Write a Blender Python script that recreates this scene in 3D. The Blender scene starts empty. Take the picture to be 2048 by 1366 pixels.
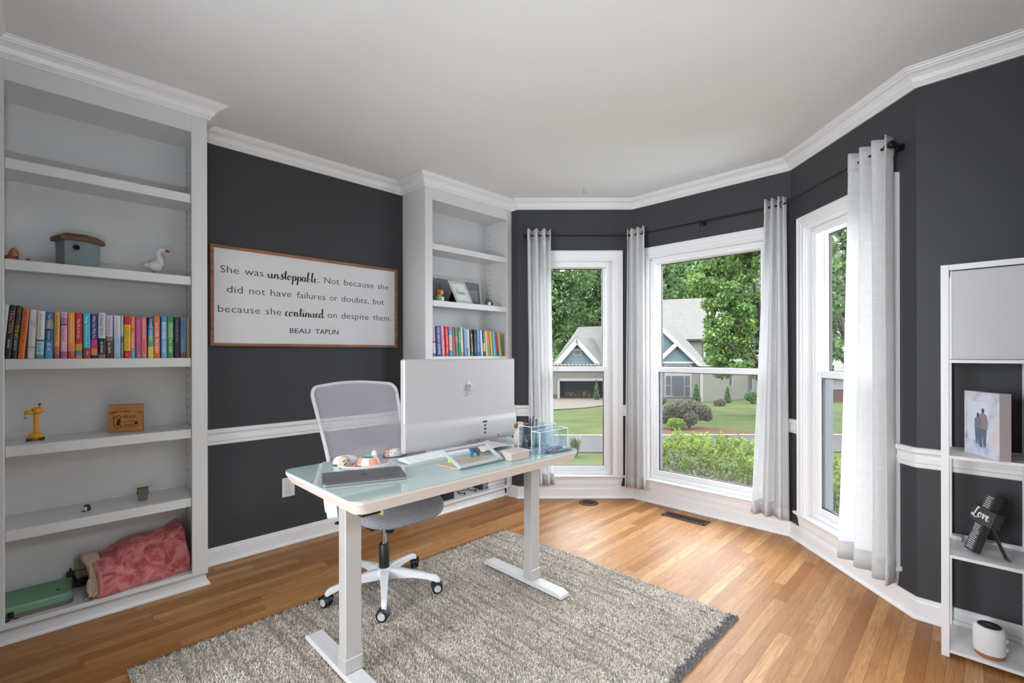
import bpy, math, random
import numpy as np
from mathutils import Vector, Matrix
random.seed(7)
R = math.radians
PI = math.pi
SC = bpy.context.scene
COL = SC.collection
S2 = math.sqrt(0.5)

# ------------------------------------------------------------------ camera
CAM = Vector((3.444, 0.0, 1.33))
VIEW = Vector((-S2, S2, 0)); RIGHT = Vector((S2, S2, 0)); UP = Vector((0, 0, 1))
cd = bpy.data.cameras.new('camera'); cam = bpy.data.objects.new('camera', cd); COL.objects.link(cam)
cd.sensor_width = 36.0; cd.lens = 938.14 / 2048 * 36; cd.shift_y = 25.03 / 2048; cd.shift_x = 0.0
cd.clip_start = 0.02; cd.clip_end = 400
ROLL = 0.0020
_r = RIGHT * math.cos(ROLL) - UP * math.sin(ROLL); _u = UP * math.cos(ROLL) + RIGHT * math.sin(ROLL)
cam.matrix_world = Matrix(((_r.x, _u.x, -VIEW.x, CAM.x), (_r.y, _u.y, -VIEW.y, CAM.y), (_r.z, _u.z, -VIEW.z, CAM.z), (0, 0, 0, 1)))
SC.camera = cam

# ------------------------------------------------------------------ world, lights, exposure
SKY_STRENGTH = 9.5
wd = bpy.data.worlds.new('overcast_sky'); SC.world = wd; wd.use_nodes = True
wn = wd.node_tree.nodes; wl = wd.node_tree.links; wn.clear()
w_out = wn.new('ShaderNodeOutputWorld'); w_bg = wn.new('ShaderNodeBackground')
w_tc = wn.new('ShaderNodeTexCoord'); w_sx = wn.new('ShaderNodeSeparateXYZ'); w_rp = wn.new('ShaderNodeValToRGB')
wl.new(w_tc.outputs['Generated'], w_sx.inputs[0]); wl.new(w_sx.outputs['Z'], w_rp.inputs[0])
w_rp.color_ramp.elements[0].position = 0.0; w_rp.color_ramp.elements[0].color = (0.70, 0.77, 0.86, 1)
w_rp.color_ramp.elements[1].position = 0.7; w_rp.color_ramp.elements[1].color = (0.94, 0.97, 1.0, 1)
wl.new(w_rp.outputs[0], w_bg.inputs['Color']); w_bg.inputs['Strength'].default_value = SKY_STRENGTH
wl.new(w_bg.outputs[0], w_out.inputs[0])

def area(name, loc, direction, sx, sy, power=1, portal=False, color=(1, 1, 1)):
    l = bpy.data.lights.new(name, 'AREA'); l.shape = 'RECTANGLE'; l.size = sx; l.size_y = sy; l.energy = power; l.color = color
    o = bpy.data.objects.new(name, l); COL.objects.link(o)
    o.rotation_euler = Vector(direction).to_track_quat('-Z', 'Y').to_euler(); o.location = loc
    if portal: l.cycles.is_portal = True
    return o
HALL_FILL = 112
UPLIGHT = 34
SIDE_FILL = 78
area('portal_bay_left', (0.418 + 0.53 * S2 - 0.2 * S2, 3.108 + 0.53 * S2 + 0.2 * S2, 1.18), (S2, -S2, 0), 0.62, 1.95, portal=True)
area('portal_bay_front', (1.8165, 4.06, 1.18), (0, -1, 0), 0.95, 1.95, portal=True)
area('portal_bay_right', (2.466 + 0.53 * S2 + 0.2 * S2, 3.857 - 0.53 * S2 + 0.2 * S2, 1.18), (-S2, -S2, 0), 0.62, 1.95, portal=True)
area('hall_fill_light', (2.2, -2.70, 1.55), (0.0, 1, 0), 1.7, 1.5, HALL_FILL, color=(0.90, 0.95, 1.0))  # unseen rear light added to brighten the bay curtains and tower shelf
area('side_fill_light', (4.9, 1.1, 2.62), (-0.15, 0, -1), 1.4, 1.4, SIDE_FILL, color=(0.86, 0.93, 1.0))  # unseen light added as frontal fill from the right side
area('added_uplight', (3.3, -0.115, 1.04), (0, 0, 1), 0.22, 0.10, UPLIGHT, color=(0.80, 0.90, 1.0))  # unseen uplight added to brighten the ceiling

vs = SC.view_settings
SC.display_settings.display_device = 'sRGB'
vs.view_transform = 'Standard'; vs.look = 'None'; vs.gamma = 1.0; vs.use_curve_mapping = False
vs.exposure = 0.38
try:
    cy = SC.cycles
    cy.max_bounces = 10; cy.diffuse_bounces = 5; cy.glossy_bounces = 4; cy.transmission_bounces = 6; cy.transparent_max_bounces = 24
    cy.caustics_reflective = False; cy.caustics_refractive = False; cy.sample_clamp_indirect = 6.0
    cy.use_denoising = True
except Exception: pass

# ------------------------------------------------------------------ materials
def lin(c):
    if isinstance(c, str):
        c = c.lstrip('#'); c = [int(c[i:i + 2], 16) / 255 for i in (0, 2, 4)]
    return tuple((x / 12.92 if x <= 0.04045 else ((x + 0.055) / 1.055) ** 2.4) for x in c) + (1.0,)

class NT:
    def __init__(s, name):
        s.m = bpy.data.materials.new(name); s.m.use_nodes = True
        s.t = s.m.node_tree; s.n = s.t.nodes; s.n.clear(); s.out = s.n.new('ShaderNodeOutputMaterial')
    def link(s, a, b): s.t.links.new(a, b)
    def node(s, typ, ins=None, **kw):
        n = s.n.new('ShaderNode' + typ)
        for k, v in kw.items(): setattr(n, k, v)
        for k, v in (ins or {}).items():
            if hasattr(v, 'is_output'): s.link(v, n.inputs[k])
            else: n.inputs[k].default_value = v
        return n
    def math(s, op, a, b=None, c=None):
        n = s.n.new('ShaderNodeMath'); n.operation = op
        for i, v in enumerate((a, b, c)):
            if v is None: continue
            if hasattr(v, 'is_output'): s.link(v, n.inputs[i])
            else: n.inputs[i].default_value = v
        return n.outputs[0]
    def comb(s, x, y, z):
        n = s.n.new('ShaderNodeCombineXYZ')
        for i, v in enumerate((x, y, z)):
            if hasattr(v, 'is_output'): s.link(v, n.inputs[i])
            else: n.inputs[i].default_value = v
        return n.outputs[0]
    def mix(s, f, a, b, mode='MIX'):
        n = s.n.new('ShaderNodeMix'); n.data_type = 'RGBA'; n.blend_type = mode
        for i, v in ((0, f), (6, a), (7, b)):
            if hasattr(v, 'is_output'): s.link(v, n.inputs[i])
            else: n.inputs[i].default_value = v
        return n.outputs[2]
    def ramp(s, f, stops):
        n = s.n.new('ShaderNodeValToRGB'); cr = n.color_ramp
        while len(cr.elements) < len(stops): cr.elements.new(0.5)
        for e, (p, c) in zip(cr.elements, stops):
            e.position = p; e.color = lin(c) if not isinstance(c, (int, float)) else (c, c, c, 1)
        s.link(f, n.inputs[0]); return n.outputs[0]
    def coord(s, which='Object'): return s.node('TexCoord').outputs[which]
    def bsdf(s, **ins):
        b = s.node('BsdfPrincipled', {k.replace('_', ' '): v for k, v in ins.items()}); return b
    def surf(s, sh): s.link(sh if hasattr(sh, 'is_output') else sh.outputs[0], s.out.inputs[0]); return s.m

MATS = {}
def pm(name, color, rough=0.5, metal=0.0, spec=0.5, bump=0.0, bscale=200, vary=0.0, vscale=8, coat=0.0, sheen=0.0):
    if name in MATS: return MATS[name]
    t = NT(name); c = lin(color)
    b = t.bsdf(Roughness=rough, Metallic=metal); b.inputs['Base Color'].default_value = c
    b.inputs['Specular IOR Level'].default_value = spec
    if coat: b.inputs['Coat Weight'].default_value = coat; b.inputs['Coat Roughness'].default_value = 0.05
    if sheen: b.inputs['Sheen Weight'].default_value = sheen
    if vary:
        nz = t.node('TexNoise', {'Vector': t.coord(), 'Scale': vscale, 'Detail': 4.0})
        f = t.math('MULTIPLY', t.math('SUBTRACT', nz.outputs[0], 0.5), vary * 2)
        v = t.math('ADD', f, 1.0)
        cc = t.node('VectorMath', {0: (c[0], c[1], c[2])}, operation='SCALE'); t.link(v, cc.inputs['Scale'])
        t.link(cc.outputs[0], b.inputs['Base Color'])
    if bump:
        nz = t.node('TexNoise', {'Vector': t.coord(), 'Scale': bscale, 'Detail': 3.0})
        bp = t.node('Bump', {'Height': nz.outputs[0], 'Strength': bump, 'Distance': 0.002}); t.link(bp.outputs[0], b.inputs['Normal'])
    MATS[name] = t.surf(b); return MATS[name]

WHITE = pm('white_trim_paint', '#ebebec', 0.38, bump=0.03, bscale=60)
CASE = pm('white_case_paint', '#d9d9d9', 0.42, bump=0.05, bscale=90)
CEIL = pm('ceiling_paint', '#e9e9ea', 0.85, bump=0.06, bscale=150)
WALLM = pm('charcoal_wall_paint', '#424346', 0.5, spec=0.22, bump=0.12, bscale=260, vary=0.05, vscale=3)
SASHM = pm('white_vinyl', '#eaeaec', 0.32)
BLACK = pm('black_metal', '#19191b', 0.4, metal=0.4)
BLKPL = pm('black_plastic', '#161618', 0.45)
WPL = pm('white_plastic', '#dcdcde', 0.35)
GREYM = pm('silver_grey_metal', '#b9b6b4', 0.42, metal=0.25)
CHROME = pm('chrome', '#d5d5d8', 0.12, metal=1.0)
TAUPE = pm('warm_white_metal', '#d3c8c0', 0.45)

def glass_mat(name, tint=(0.97, 0.985, 0.98, 1), rmin=0.03, rmax=0.55, rough=0.0):
    t = NT(name); tr = t.node('BsdfTransparent', {'Color': tint}); gl = t.node('BsdfGlossy', {'Color': (1, 1, 1, 1), 'Roughness': rough})
    lw = t.node('LayerWeight', {'Blend': 0.12})
    f = t.math('ADD', t.math('MULTIPLY', lw.outputs['Fresnel'], rmax), rmin)
    mx = t.node('MixShader', {0: f}); t.link(tr.outputs[0], mx.inputs[1]); t.link(gl.outputs[0], mx.inputs[2])
    return t.surf(mx)
PANE = glass_mat('window_glass', rmin=0.0, rmax=0.35)
ACRYL = glass_mat('clear_acrylic', tint=(0.93, 0.965, 0.985, 1), rmin=0.05, rmax=0.6, rough=0.02)
def part_clear(name, color, alpha):
    t = NT(name); d = t.node('BsdfDiffuse', {'Color': lin(color)}); tr = t.node('BsdfTransparent')
    mx = t.node('MixShader', {0: alpha}); t.link(tr.outputs[0], mx.inputs[1]); t.link(d.outputs[0], mx.inputs[2]); return t.surf(mx)
SCREEN = part_clear('insect_screen_mesh', '#75787c', 0.15)
EDGE = part_clear('acrylic_edge', '#f2fbff', 0.75)

def floor_mat():
    t = NT('oak_strip_floor'); sp = t.node('SeparateXYZ', {0: t.coord()})
    x, y = sp.outputs[0], sp.outputs[1]
    W = 0.0575
    xs = t.math('DIVIDE', x, W); xi = t.math('FLOOR', xs); xf = t.math('SUBTRACT', xs, xi)
    rn = t.node('TexWhiteNoise', {'W': xi}, noise_dimensions='1D')
    ln = t.math('ADD', 0.55, t.math('MULTIPLY', rn.outputs[0], 0.5))
    yo = t.math('ADD', y, t.math('MULTIPLY', rn.outputs[0], 37.0))
    ys = t.math('DIVIDE', yo, ln); yi = t.math('FLOOR', ys); yf = t.math('SUBTRACT', ys, yi)
    pr = t.node('TexWhiteNoise', {'Vector': t.comb(xi, yi, 0.0)}, noise_dimensions='2D')
    base = t.ramp(pr.outputs[0], [(0.0, '#986334'), (0.25, '#ad7743'), (0.55, '#b9834e'), (0.8, '#c28f5b'), (1.0, '#d0a26d')])
    off = t.math('MULTIPLY', pr.outputs[0], 50.0)
    gv = t.comb(t.math('MULTIPLY', x, 34.0), t.math('ADD', t.math('MULTIPLY', y, 2.3), off), off)
    g1 = t.node('TexNoise', {'Vector': gv, 'Scale': 1.0, 'Detail': 5.0, 'Roughness': 0.6, 'Distortion': 1.4})
    gv2 = t.comb(t.math('MULTIPLY', x, 150.0), t.math('ADD', t.math('MULTIPLY', y, 6.0), off), off)
    g2 = t.node('TexNoise', {'Vector': gv2, 'Scale': 1.0, 'Detail': 2.0})
    cn = t.node('TexNoise', {'Vector': t.comb(t.math('MULTIPLY', x, 20.0), t.math('ADD', t.math('MULTIPLY', y, 1.7), off), off), 'Scale': 1.0, 'Detail': 1.5, 'Roughness': 0.4})
    ct = t.math('FRACT', t.math('MULTIPLY', cn.outputs[0], 13.0))
    c = t.mix(t.ramp(g1.outputs[0], [(0.35, 0.0), (0.7, 0.55)]), base, lin('#8a5a30'), 'MIX')
    c = t.mix(t.ramp(ct, [(0.0, 0.42), (0.28, 0.10), (0.75, 0.0), (1.0, 0.30)]), c, lin('#86562c'))
    c = t.mix(t.ramp(g2.outputs[0], [(0.5, 0.0), (0.75, 0.22)]), c, lin('#6f4522'))
    ex = t.math('MINIMUM', xf, t.math('SUBTRACT', 1.0, xf)); ey = t.math('MULTIPLY', t.math('MINIMUM', yf, t.math('SUBTRACT', 1.0, yf)), t.math('DIVIDE', ln, W))
    ed = t.math('MINIMUM', ex, ey)
    seam = t.math('LESS_THAN', ed, 0.016)
    c = t.mix(t.math('MULTIPLY', seam, 0.6), c, lin('#4a2c14'))
    b = t.bsdf(Roughness=0.3); t.link(c, b.inputs['Base Color'])
    b.inputs['Specular IOR Level'].default_value = 0.38
    rr = t.math('ADD', 0.36, t.math('MULTIPLY', g1.outputs[0], 0.16)); t.link(rr, b.inputs['Roughness'])
    bp = t.node('Bump', {'Height': t.math('SUBTRACT', t.math('MULTIPLY', g2.outputs[0], 0.3), seam), 'Strength': 0.12, 'Distance': 0.001}); t.link(bp.outputs[0], b.inputs['Normal'])
    return t.surf(b)
OAK = floor_mat()

def wood_mat(name, a, bcol, scale=(3, 40, 40), rough=0.5):
    t = NT(name); mp = t.node('Mapping', {'Vector': t.coord(), 'Scale': scale})
    nz = t.node('TexNoise', {'Vector': mp.outputs[0], 'Scale': 1.0, 'Detail': 5.0, 'Distortion': 1.0})
    c = t.ramp(nz.outputs[0], [(0.3, a), (0.72, bcol)])
    b = t.bsdf(Roughness=rough); t.link(c, b.inputs['Base Color']); return t.surf(b)
FRAMEWD = wood_mat('walnut_frame_wood', '#7a4d33', '#a9724d', (30, 3, 30))
PLAQUEWD = wood_mat('amber_plaque_wood', '#a4672e', '#c98d4b', (30, 5, 40))
PALEWD = wood_mat('pale_wood', '#b9a68c', '#cbb99f', (4, 40, 40))

def curtain_mat():
    t = NT('white_linen_sheer'); co = t.coord()
    a = t.node('TexNoise', {'Vector': t.node('Mapping', {'Vector': co, 'Scale': (260, 260, 18)}).outputs[0], 'Scale': 1.0, 'Detail': 2.0})
    b2 = t.node('TexNoise', {'Vector': t.node('Mapping', {'Vector': co, 'Scale': (16, 16, 300)}).outputs[0], 'Scale': 1.0, 'Detail': 2.0})
    f = t.math('MULTIPLY', t.math('ADD', a.outputs[0], b2.outputs[0]), 0.5)
    c = t.ramp(f, [(0.3, '#e6e6e7'), (0.7, '#f6f6f7')])
    d = t.node('BsdfDiffuse'); t.link(c, d.inputs[0]); tl = t.node('BsdfTranslucent'); t.link(c, tl.inputs[0])
    tr = t.node('BsdfTransparent')
    m1 = t.node('MixShader', {0: 0.5}); t.link(d.outputs[0], m1.inputs[1]); t.link(tl.outputs[0], m1.inputs[2])
    m2 = t.node('MixShader', {0: 0.05}); t.link(m1.outputs[0], m2.inputs[1]); t.link(tr.outputs[0], m2.inputs[2])
    return t.surf(m2)
LINEN = curtain_mat()

def rug_mat():
    t = NT('cream_rug_pile'); co = t.coord(); sp = t.node('SeparateXYZ', {0: co}); x, y = sp.outputs[0], sp.outputs[1]
    at = t.node('Attribute', attribute_name='rnd')
    st = t.node('TexNoise', {'Vector': t.comb(t.math('MULTIPLY', x, 2.2), t.math('MULTIPLY', y, 34.0), 0.0), 'Scale': 1.0, 'Detail': 4.0, 'Distortion': 0.6})
    big = t.node('TexNoise', {'Vector': co, 'Scale': 3.0, 'Detail': 3.0})
    mot = t.node('TexNoise', {'Vector': t.node('Mapping', {'Vector': co, 'Scale': (10, 38, 1), 'Location': (3, 1, 0)}).outputs[0], 'Scale': 1.0, 'Detail': 4.0, 'Roughness': 0.75})
    c = t.ramp(at.outputs['Fac'], [(0.0, '#8a8076'), (0.3, '#bab0a3'), (0.7, '#cfc6b9'), (1.0, '#e0d9cd')])
    c = t.mix(t.ramp(st.outputs[0], [(0.50, 0.0), (0.64, 0.6)]), c, lin('#7d756f'))
    c = t.mix(t.ramp(big.outputs[0], [(0.45, 0.0), (0.75, 0.35)]), c, lin('#a0968c'))
    dk = t.math('MULTIPLY', t.ramp(mot.outputs[0], [(0.585, 0.0), (0.63, 0.8)]), t.math('GREATER_THAN', at.outputs['Fac'], 0.25))
    c = t.mix(dk, c, lin('#5d5855'))
    # charcoal binding at the two short ends and flecks along the long sides
    ex = t.math('MINIMUM', t.math('SUBTRACT', x, 0.90), t.math('SUBTRACT', 2.585, x))
    en = t.math('ADD', ex, t.math('MULTIPLY', t.math('SUBTRACT', mot.outputs[0], 0.5), 0.12))
    right = t.math('GREATER_THAN', x, 1.6)
    wide = t.math('ADD', 0.010, t.math('MULTIPLY', right, 0.03))
    c = t.mix(t.math('MULTIPLY', t.math('LESS_THAN', en, wide), 0.85), c, lin('#4a4b50'))
    b = t.bsdf(Roughness=0.95); t.link(c, b.inputs['Base Color']); b.inputs['Specular IOR Level'].default_value = 0.1
    return t.surf(b)
RUG = rug_mat()

def leaf_mat(name, cols, trans=0.35):
    t = NT(name); at = t.node('Attribute', attribute_name='rnd')
    nz = t.node('TexNoise', {'Vector': t.coord(), 'Scale': 0.8, 'Detail': 2.0})
    f = t.math('ADD', t.math('MULTIPLY', at.outputs['Fac'], 0.6), t.math('MULTIPLY', nz.outputs[0], 0.4))
    c = t.ramp(f, [(i / (len(cols) - 1), k) for i, k in enumerate(cols)])
    d = t.node('BsdfDiffuse'); t.link(c, d.inputs[0]); tl = t.node('BsdfTranslucent'); t.link(c, tl.inputs[0])
    m1 = t.node('MixShader', {0: trans}); t.link(d.outputs[0], m1.inputs[1]); t.link(tl.outputs[0], m1.inputs[2])
    return t.surf(m1)

# ------------------------------------------------------------------ geometry helpers
class G:
    def __init__(s): s.v = []; s.f = []; s.m = []; s.s = []
    def add(s, V, F, mat=0, smooth=False, M=None):
        o = len(s.v)
        for p in V:
            p = Vector(p)
            s.v.append(M @ p if M is not None else p)
        for f in F: s.f.append([i + o for i in f]); s.m.append(mat); s.s.append(smooth)
        return s
    def box(s, x0, y0, z0, x1, y1, z1, mat=0, bev=0.0, M=None):
        x0, x1 = min(x0, x1), max(x0, x1); y0, y1 = min(y0, y1), max(y0, y1); z0, z1 = min(z0, z1), max(z0, z1)
        b = min(bev, (x1 - x0) * .45, (y1 - y0) * .45, (z1 - z0) * .45)
        if b <= 0:
            V = [(x, y, z) for x in (x0, x1) for y in (y0, y1) for z in (z0, z1)]
            F = [(0, 1, 3, 2), (4, 6, 7, 5), (0, 4, 5, 1), (2, 3, 7, 6), (0, 2, 6, 4), (1, 5, 7, 3)]
            return s.add(V, F, mat, False, M)
        V = []; idx = {}
        for i in (0, 1):
            for j in (0, 1):
                for k in (0, 1):
                    X = (x0, x1)[i]; Y = (y0, y1)[j]; Z = (z0, z1)[k]; sx = (1, -1)[i] * b; sy = (1, -1)[j] * b; sz = (1, -1)[k] * b
                    for ax, p in enumerate(((X, Y + sy, Z + sz), (X + sx, Y, Z + sz), (X + sx, Y + sy, Z))):
                        idx[i, j, k, ax] = len(V); V.append(p)
        F = []
        for i in (0, 1): F.append([idx[i, j, k, 0] for j, k in ((0, 0), (0, 1), (1, 1), (1, 0))][::(1 if i == 0 else -1)])
        for j in (0, 1): F.append([idx[i, j, k, 1] for i, k in ((0, 0), (1, 0), (1, 1), (0, 1))][::(1 if j == 0 else -1)])
        for k in (0, 1): F.append([idx[i, j, k, 2] for i, j in ((0, 0), (0, 1), (1, 1), (1, 0))][::(1 if k == 0 else -1)])
        for i in (0, 1):
            for j in (0, 1): F.append([idx[i, j, 0, 0], idx[i, j, 1, 0], idx[i, j, 1, 1], idx[i, j, 0, 1]])
        for i in (0, 1):
            for k in (0, 1): F.append([idx[i, 0, k, 0], idx[i, 1, k, 0], idx[i, 1, k, 2], idx[i, 0, k, 2]])
        for j in (0, 1):
            for k in (0, 1): F.append([idx[0, j, k, 1], idx[1, j, k, 1], idx[1, j, k, 2], idx[0, j, k, 2]])
        for i in (0, 1):
            for j in (0, 1):
                for k in (0, 1): F.append([idx[i, j, k, a] for a in (0, 1, 2)])
        return s.add(V, F, mat, False, M)
    def tube(s, pts, r, n=10, mat=0, closed=False, M=None, caps=True):
        P = [Vector(p) for p in pts]; k = len(P)
        rs = r if isinstance(r, (list, tuple)) else [r] * k
        T = []
        for i in range(k):
            a = P[(i - 1) % k] if (closed or i > 0) else P[i]; b = P[(i + 1) % k] if (closed or i < k - 1) else P[i]
            T.append((b - a).normalized())
        up = Vector((0, 0, 1)) if abs(T[0].z) < 0.9 else Vector((1, 0, 0))
        N = (up - T[0] * up.dot(T[0])).normalized(); V = []
        for i in range(k):
            N = (N - T[i] * N.dot(T[i])).normalized(); B = T[i].cross(N)
            for j in range(n):
                a = 2 * PI * j / n; V.append(P[i] + (N * math.cos(a) + B * math.sin(a)) * rs[i])
        F = []
        for i in range(k if closed else k - 1):
            for j in range(n):
                F.append((i * n + j, i * n + (j + 1) % n, ((i + 1) % k) * n + (j + 1) % n, ((i + 1) % k) * n + j))
        s.add(V, F, mat, True, M)
        if caps and not closed:
            s.add(V[:n], [list(range(n))[::-1]], mat, False, M); s.add(V[-n:], [list(range(n))], mat, False, M)
        return s
    def lathe(s, prof, n=24, mat=0, M=None, smooth=True, cap=True, sx=1.0, sy=1.0):
        V = []
        for r, z in prof:
            for j in range(n): a = 2 * PI * j / n; V.append((r * math.cos(a) * sx, r * math.sin(a) * sy, z))
        F = []
        for i in range(len(prof) - 1):
            for j in range(n): F.append((i * n + j, i * n + (j + 1) % n, (i + 1) * n + (j + 1) % n, (i + 1) * n + j))
        s.add(V, F, mat, smooth, M)
        if cap:
            if prof[0][0] > 1e-5: s.add(V[:n], [list(range(n))[::-1]], mat, False, M)
            if prof[-1][0] > 1e-5: s.add(V[-n:], [list(range(n))], mat, False, M)
        return s
    def prism(s, poly, a, b, axis='z', mat=0, M=None):
        n = len(poly)
        def pt(p, h): return {'z': (p[0], p[1], h), 'y': (p[0], h, p[1]), 'x': (h, p[0], p[1])}[axis]
        V = [pt(p, a) for p in poly] + [pt(p, b) for p in poly]
        F = [list(range(n))[::-1], list(range(n, 2 * n))] + [(i, (i + 1) % n, n + (i + 1) % n, n + i) for i in range(n)]
        return s.add(V, F, mat, False, M)
    def ball(s, c, r, n=14, m=9, mat=0, M=None):
        rx, ry, rz = r if isinstance(r, (tuple, list)) else (r, r, r)
        V = []; F = []
        for i in range(m + 1):
            th = PI * i / m
            for j in range(n):
                ph = 2 * PI * j / n
                V.append((c[0] + rx * math.sin(th) * math.cos(ph), c[1] + ry * math.sin(th) * math.sin(ph), c[2] + rz * math.cos(th)))
        for i in range(m):
            for j in range(n): F.append((i * n + j, (i + 1) * n + j, (i + 1) * n + (j + 1) % n, i * n + (j + 1) % n))
        return s.add(V, F, mat, True, M)
    def surf(s, fn, nu, nv, mat=0, smooth=True, M=None, closed=False):
        V = [fn(i / nu, j / nv) for i in range(nu + (0 if closed else 1)) for j in range(nv + 1)]
        k = nv + 1; F = []; U = nu
        tot = nu if closed else nu + 1
        for i in range(U):
            for j in range(nv): F.append((i * k + j, ((i + 1) % tot) * k + j, ((i + 1) % tot) * k + j + 1, i * k + j + 1))
        return s.add(V, F, mat, smooth, M)
    def sweep(s, prof, path, closed=False, mat=0, M=None):
        # prof: (out, z) pairs, path: plan points; "out" is to the right of the travel direction
        P = [Vector((p[0], p[1])) for p in path]; k = len(P); V = []; n = len(prof)
        for i in range(k):
            d0 = (P[i] - P[i - 1]).normalized() if (closed or i > 0) else None
            d1 = (P[(i + 1) % k] - P[i]).normalized() if (closed or i < k - 1) else None
            d0 = d0 or d1; d1 = d1 or d0
            n0 = Vector((d0.y, -d0.x)); n1 = Vector((d1.y, -d1.x)); mt = (n0 + n1)
            mt = mt / max(1e-6, mt.dot(n0))
            for o, z in prof: V.append((P[i].x + mt.x * o, P[i].y + mt.y * o, z))
        F = []
        for i in range(k if closed else k - 1):
            for j in range(n): F.append((i * n + j, i * n + (j + 1) % n, ((i + 1) % k) * n + (j + 1) % n, ((i + 1) % k) * n + j))
        s.add(V, F, mat, False, M)
        if not closed:
            s.add(V[:n], [list(range(n))], mat, False, M); s.add(V[-n:], [list(range(n))[::-1]], mat, False, M)
        return s
    def text(s, string, size, M, mat=0, depth=0.0, width=None, align='LEFT', thin=0.0):
        V, F, w = text_geo(string, thin)
        sx = size
        if width: sx = width / max(w, 1e-6)
        ox = {'LEFT': 0.0, 'CENTER': -w * sx / 2, 'RIGHT': -w * sx}[align]
        return s.add([(v[0] * sx + ox, v[1] * size, 0.0) for v in V], F, mat, False, M)
    def build(s, name, mats, parent=None, local=False, loc=None):
        me = bpy.data.meshes.new(name)
        org = Vector((0, 0, 0))
        if parent is not None and not local: org = ORG.get(parent.name, Vector((0, 0, 0)))
        if loc is not None: org = Vector(loc)
        me.from_pydata([tuple(p - org) for p in s.v], [], s.f)
        for m in (mats if isinstance(mats, (list, tuple)) else [mats]): me.materials.append(m)
        me.polygons.foreach_set('material_index', s.m); me.polygons.foreach_set('use_smooth', s.s)
        me.update()
        o = bpy.data.objects.new(name, me); COL.objects.link(o)
        if parent is not None: o.parent = parent; ORG[o.name] = org
        else: o.location = org; ORG[o.name] = org
        return o
    def base(s):
        xs = [p.x for p in s.v]; ys = [p.y for p in s.v]; zs = [p.z for p in s.v]
        return ((min(xs) + max(xs)) / 2, (min(ys) + max(ys)) / 2, min(zs))
ORG = {}
_tx = {}
def text_geo(string, thin=0.0):
    key = (string, thin)
    if key in _tx: return _tx[key]
    c = bpy.data.curves.new('lettering', 'FONT'); c.body = string; c.size = 1.0; c.resolution_u = 2; c.offset = thin
    o = bpy.data.objects.new('lettering', c); COL.objects.link(o)
    dg = bpy.context.evaluated_depsgraph_get(); me = bpy.data.meshes.new_from_object(o.evaluated_get(dg))
    V = [tuple(v.co) for v in me.vertices]; F = [tuple(p.vertices) for p in me.polygons]
    x0 = min(v[0] for v in V); x1 = max(v[0] for v in V); V = [(v[0] - x0, v[1], 0) for v in V]
    bpy.data.objects.remove(o); bpy.data.curves.remove(c); bpy.data.meshes.remove(me)
    _tx[key] = (V, F, x1 - x0); return _tx[key]

def thing(name, label, cat, loc=(0, 0, 0), rotz=0.0, group=None):
    o = bpy.data.objects.new(name, None); COL.objects.link(o); o.empty_display_size = 0.05
    o.location = loc; o.rotation_euler = (0, 0, rotz); o['label'] = label; o['category'] = cat; o['kind'] = 'thing'
    if group: o['group'] = group
    ORG[o.name] = Vector(loc); return o
def solo(name, g, mats, label, cat, group=None):
    o = g.build(name, mats, loc=g.base()); o['label'] = label; o['category'] = cat; o['kind'] = 'thing'
    if group: o['group'] = group
    return o
def struct(name, g, mats, parent=None, label=None):
    o = g.build(name, mats, parent)
    if parent is None: o['kind'] = 'structure'
    if label: o['label'] = label
    return o
def axes(o, x, y, z):
    x, y, z = Vector(x), Vector(y), Vector(z)
    return Matrix(((x.x, y.x, z.x, o[0]), (x.y, y.y, z.y, o[1]), (x.z, y.z, z.z, o[2]), (0, 0, 0, 1)))
def cr(pts, n=6, closed=False):
    P = [Vector(p) for p in pts]; out = []; k = len(P)
    for i in range(k if closed else k - 1):
        g = lambda j: P[j % k] if closed else P[max(0, min(k - 1, j))]
        a, b, c, d = g(i - 1), g(i), g(i + 1), g(i + 2)
        for q in range(n):
            t = q / n
            out.append(0.5 * ((2 * b) + (c - a) * t + (2 * a - 5 * b + 4 * c - d) * t * t + (3 * b - a - 3 * c + d) * t ** 3))
    if not closed: out.append(P[-1])
    return out
def rrect(x0, y0, x1, y1, r, n=5):
    P = []
    for cx, cy, a0 in ((x1 - r, y1 - r, 0), (x0 + r, y1 - r, 90), (x0 + r, y0 + r, 180), (x1 - r, y0 + r, 270)):
        for i in range(n + 1): a = R(a0 + 90 * i / n); P.append((cx + r * math.cos(a), cy + r * math.sin(a)))
    return P
def dup(o, parent=None):
    c = o.copy(); COL.objects.link(c); c.parent = parent
    for ch in list(o.children): dup(ch, c)
    return c
# ================================================================== ROOM SHELL
CEILZ = 2.745; YF = 3.108; YB = 3.857; XR = 3.66; YR = -0.20
C_ = (0.418, YF); D_ = (1.167, YB); E_ = (2.466, YB); F_ = (3.215, YF)
SEG = math.hypot(D_[0] - C_[0], D_[1] - C_[1])
BAYP = [(F_[0] + 0.05, YF + .1), (E_[0] + .06, YB + .06), (D_[0] - .06, YB + .06), (C_[0] - .05, YF + .1)]
g = G().prism([(-0.14, YR - .11), (XR + 0.14, YR - .11), (XR + 0.14, YF + .1)] + BAYP + [(-0.14, YF + .1)], -0.1, 0.0, 'z')
struct('floor', g, OAK)
struct('floor_hall', G().box(-0.2, YR - 2.7, -0.1, XR + .2, YR - .11, 0.0), pm('hall_bounce_floor', '#d9d6d0', 0.5))  # unseen hall floor, made pale to bounce light into the room
struct('ceiling', G().box(-0.14, YR - 0.12, CEILZ, XR + 0.14, YB + 0.2, CEILZ + 0.1), CEIL)
struct('wall_left', G().box(-0.12, YR - 0.12, 0, 0, YF + 0.02, CEILZ), WALLM)
RY0, RY1 = 0.25, 2.25  # side opening added to let fill light in from the right
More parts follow.
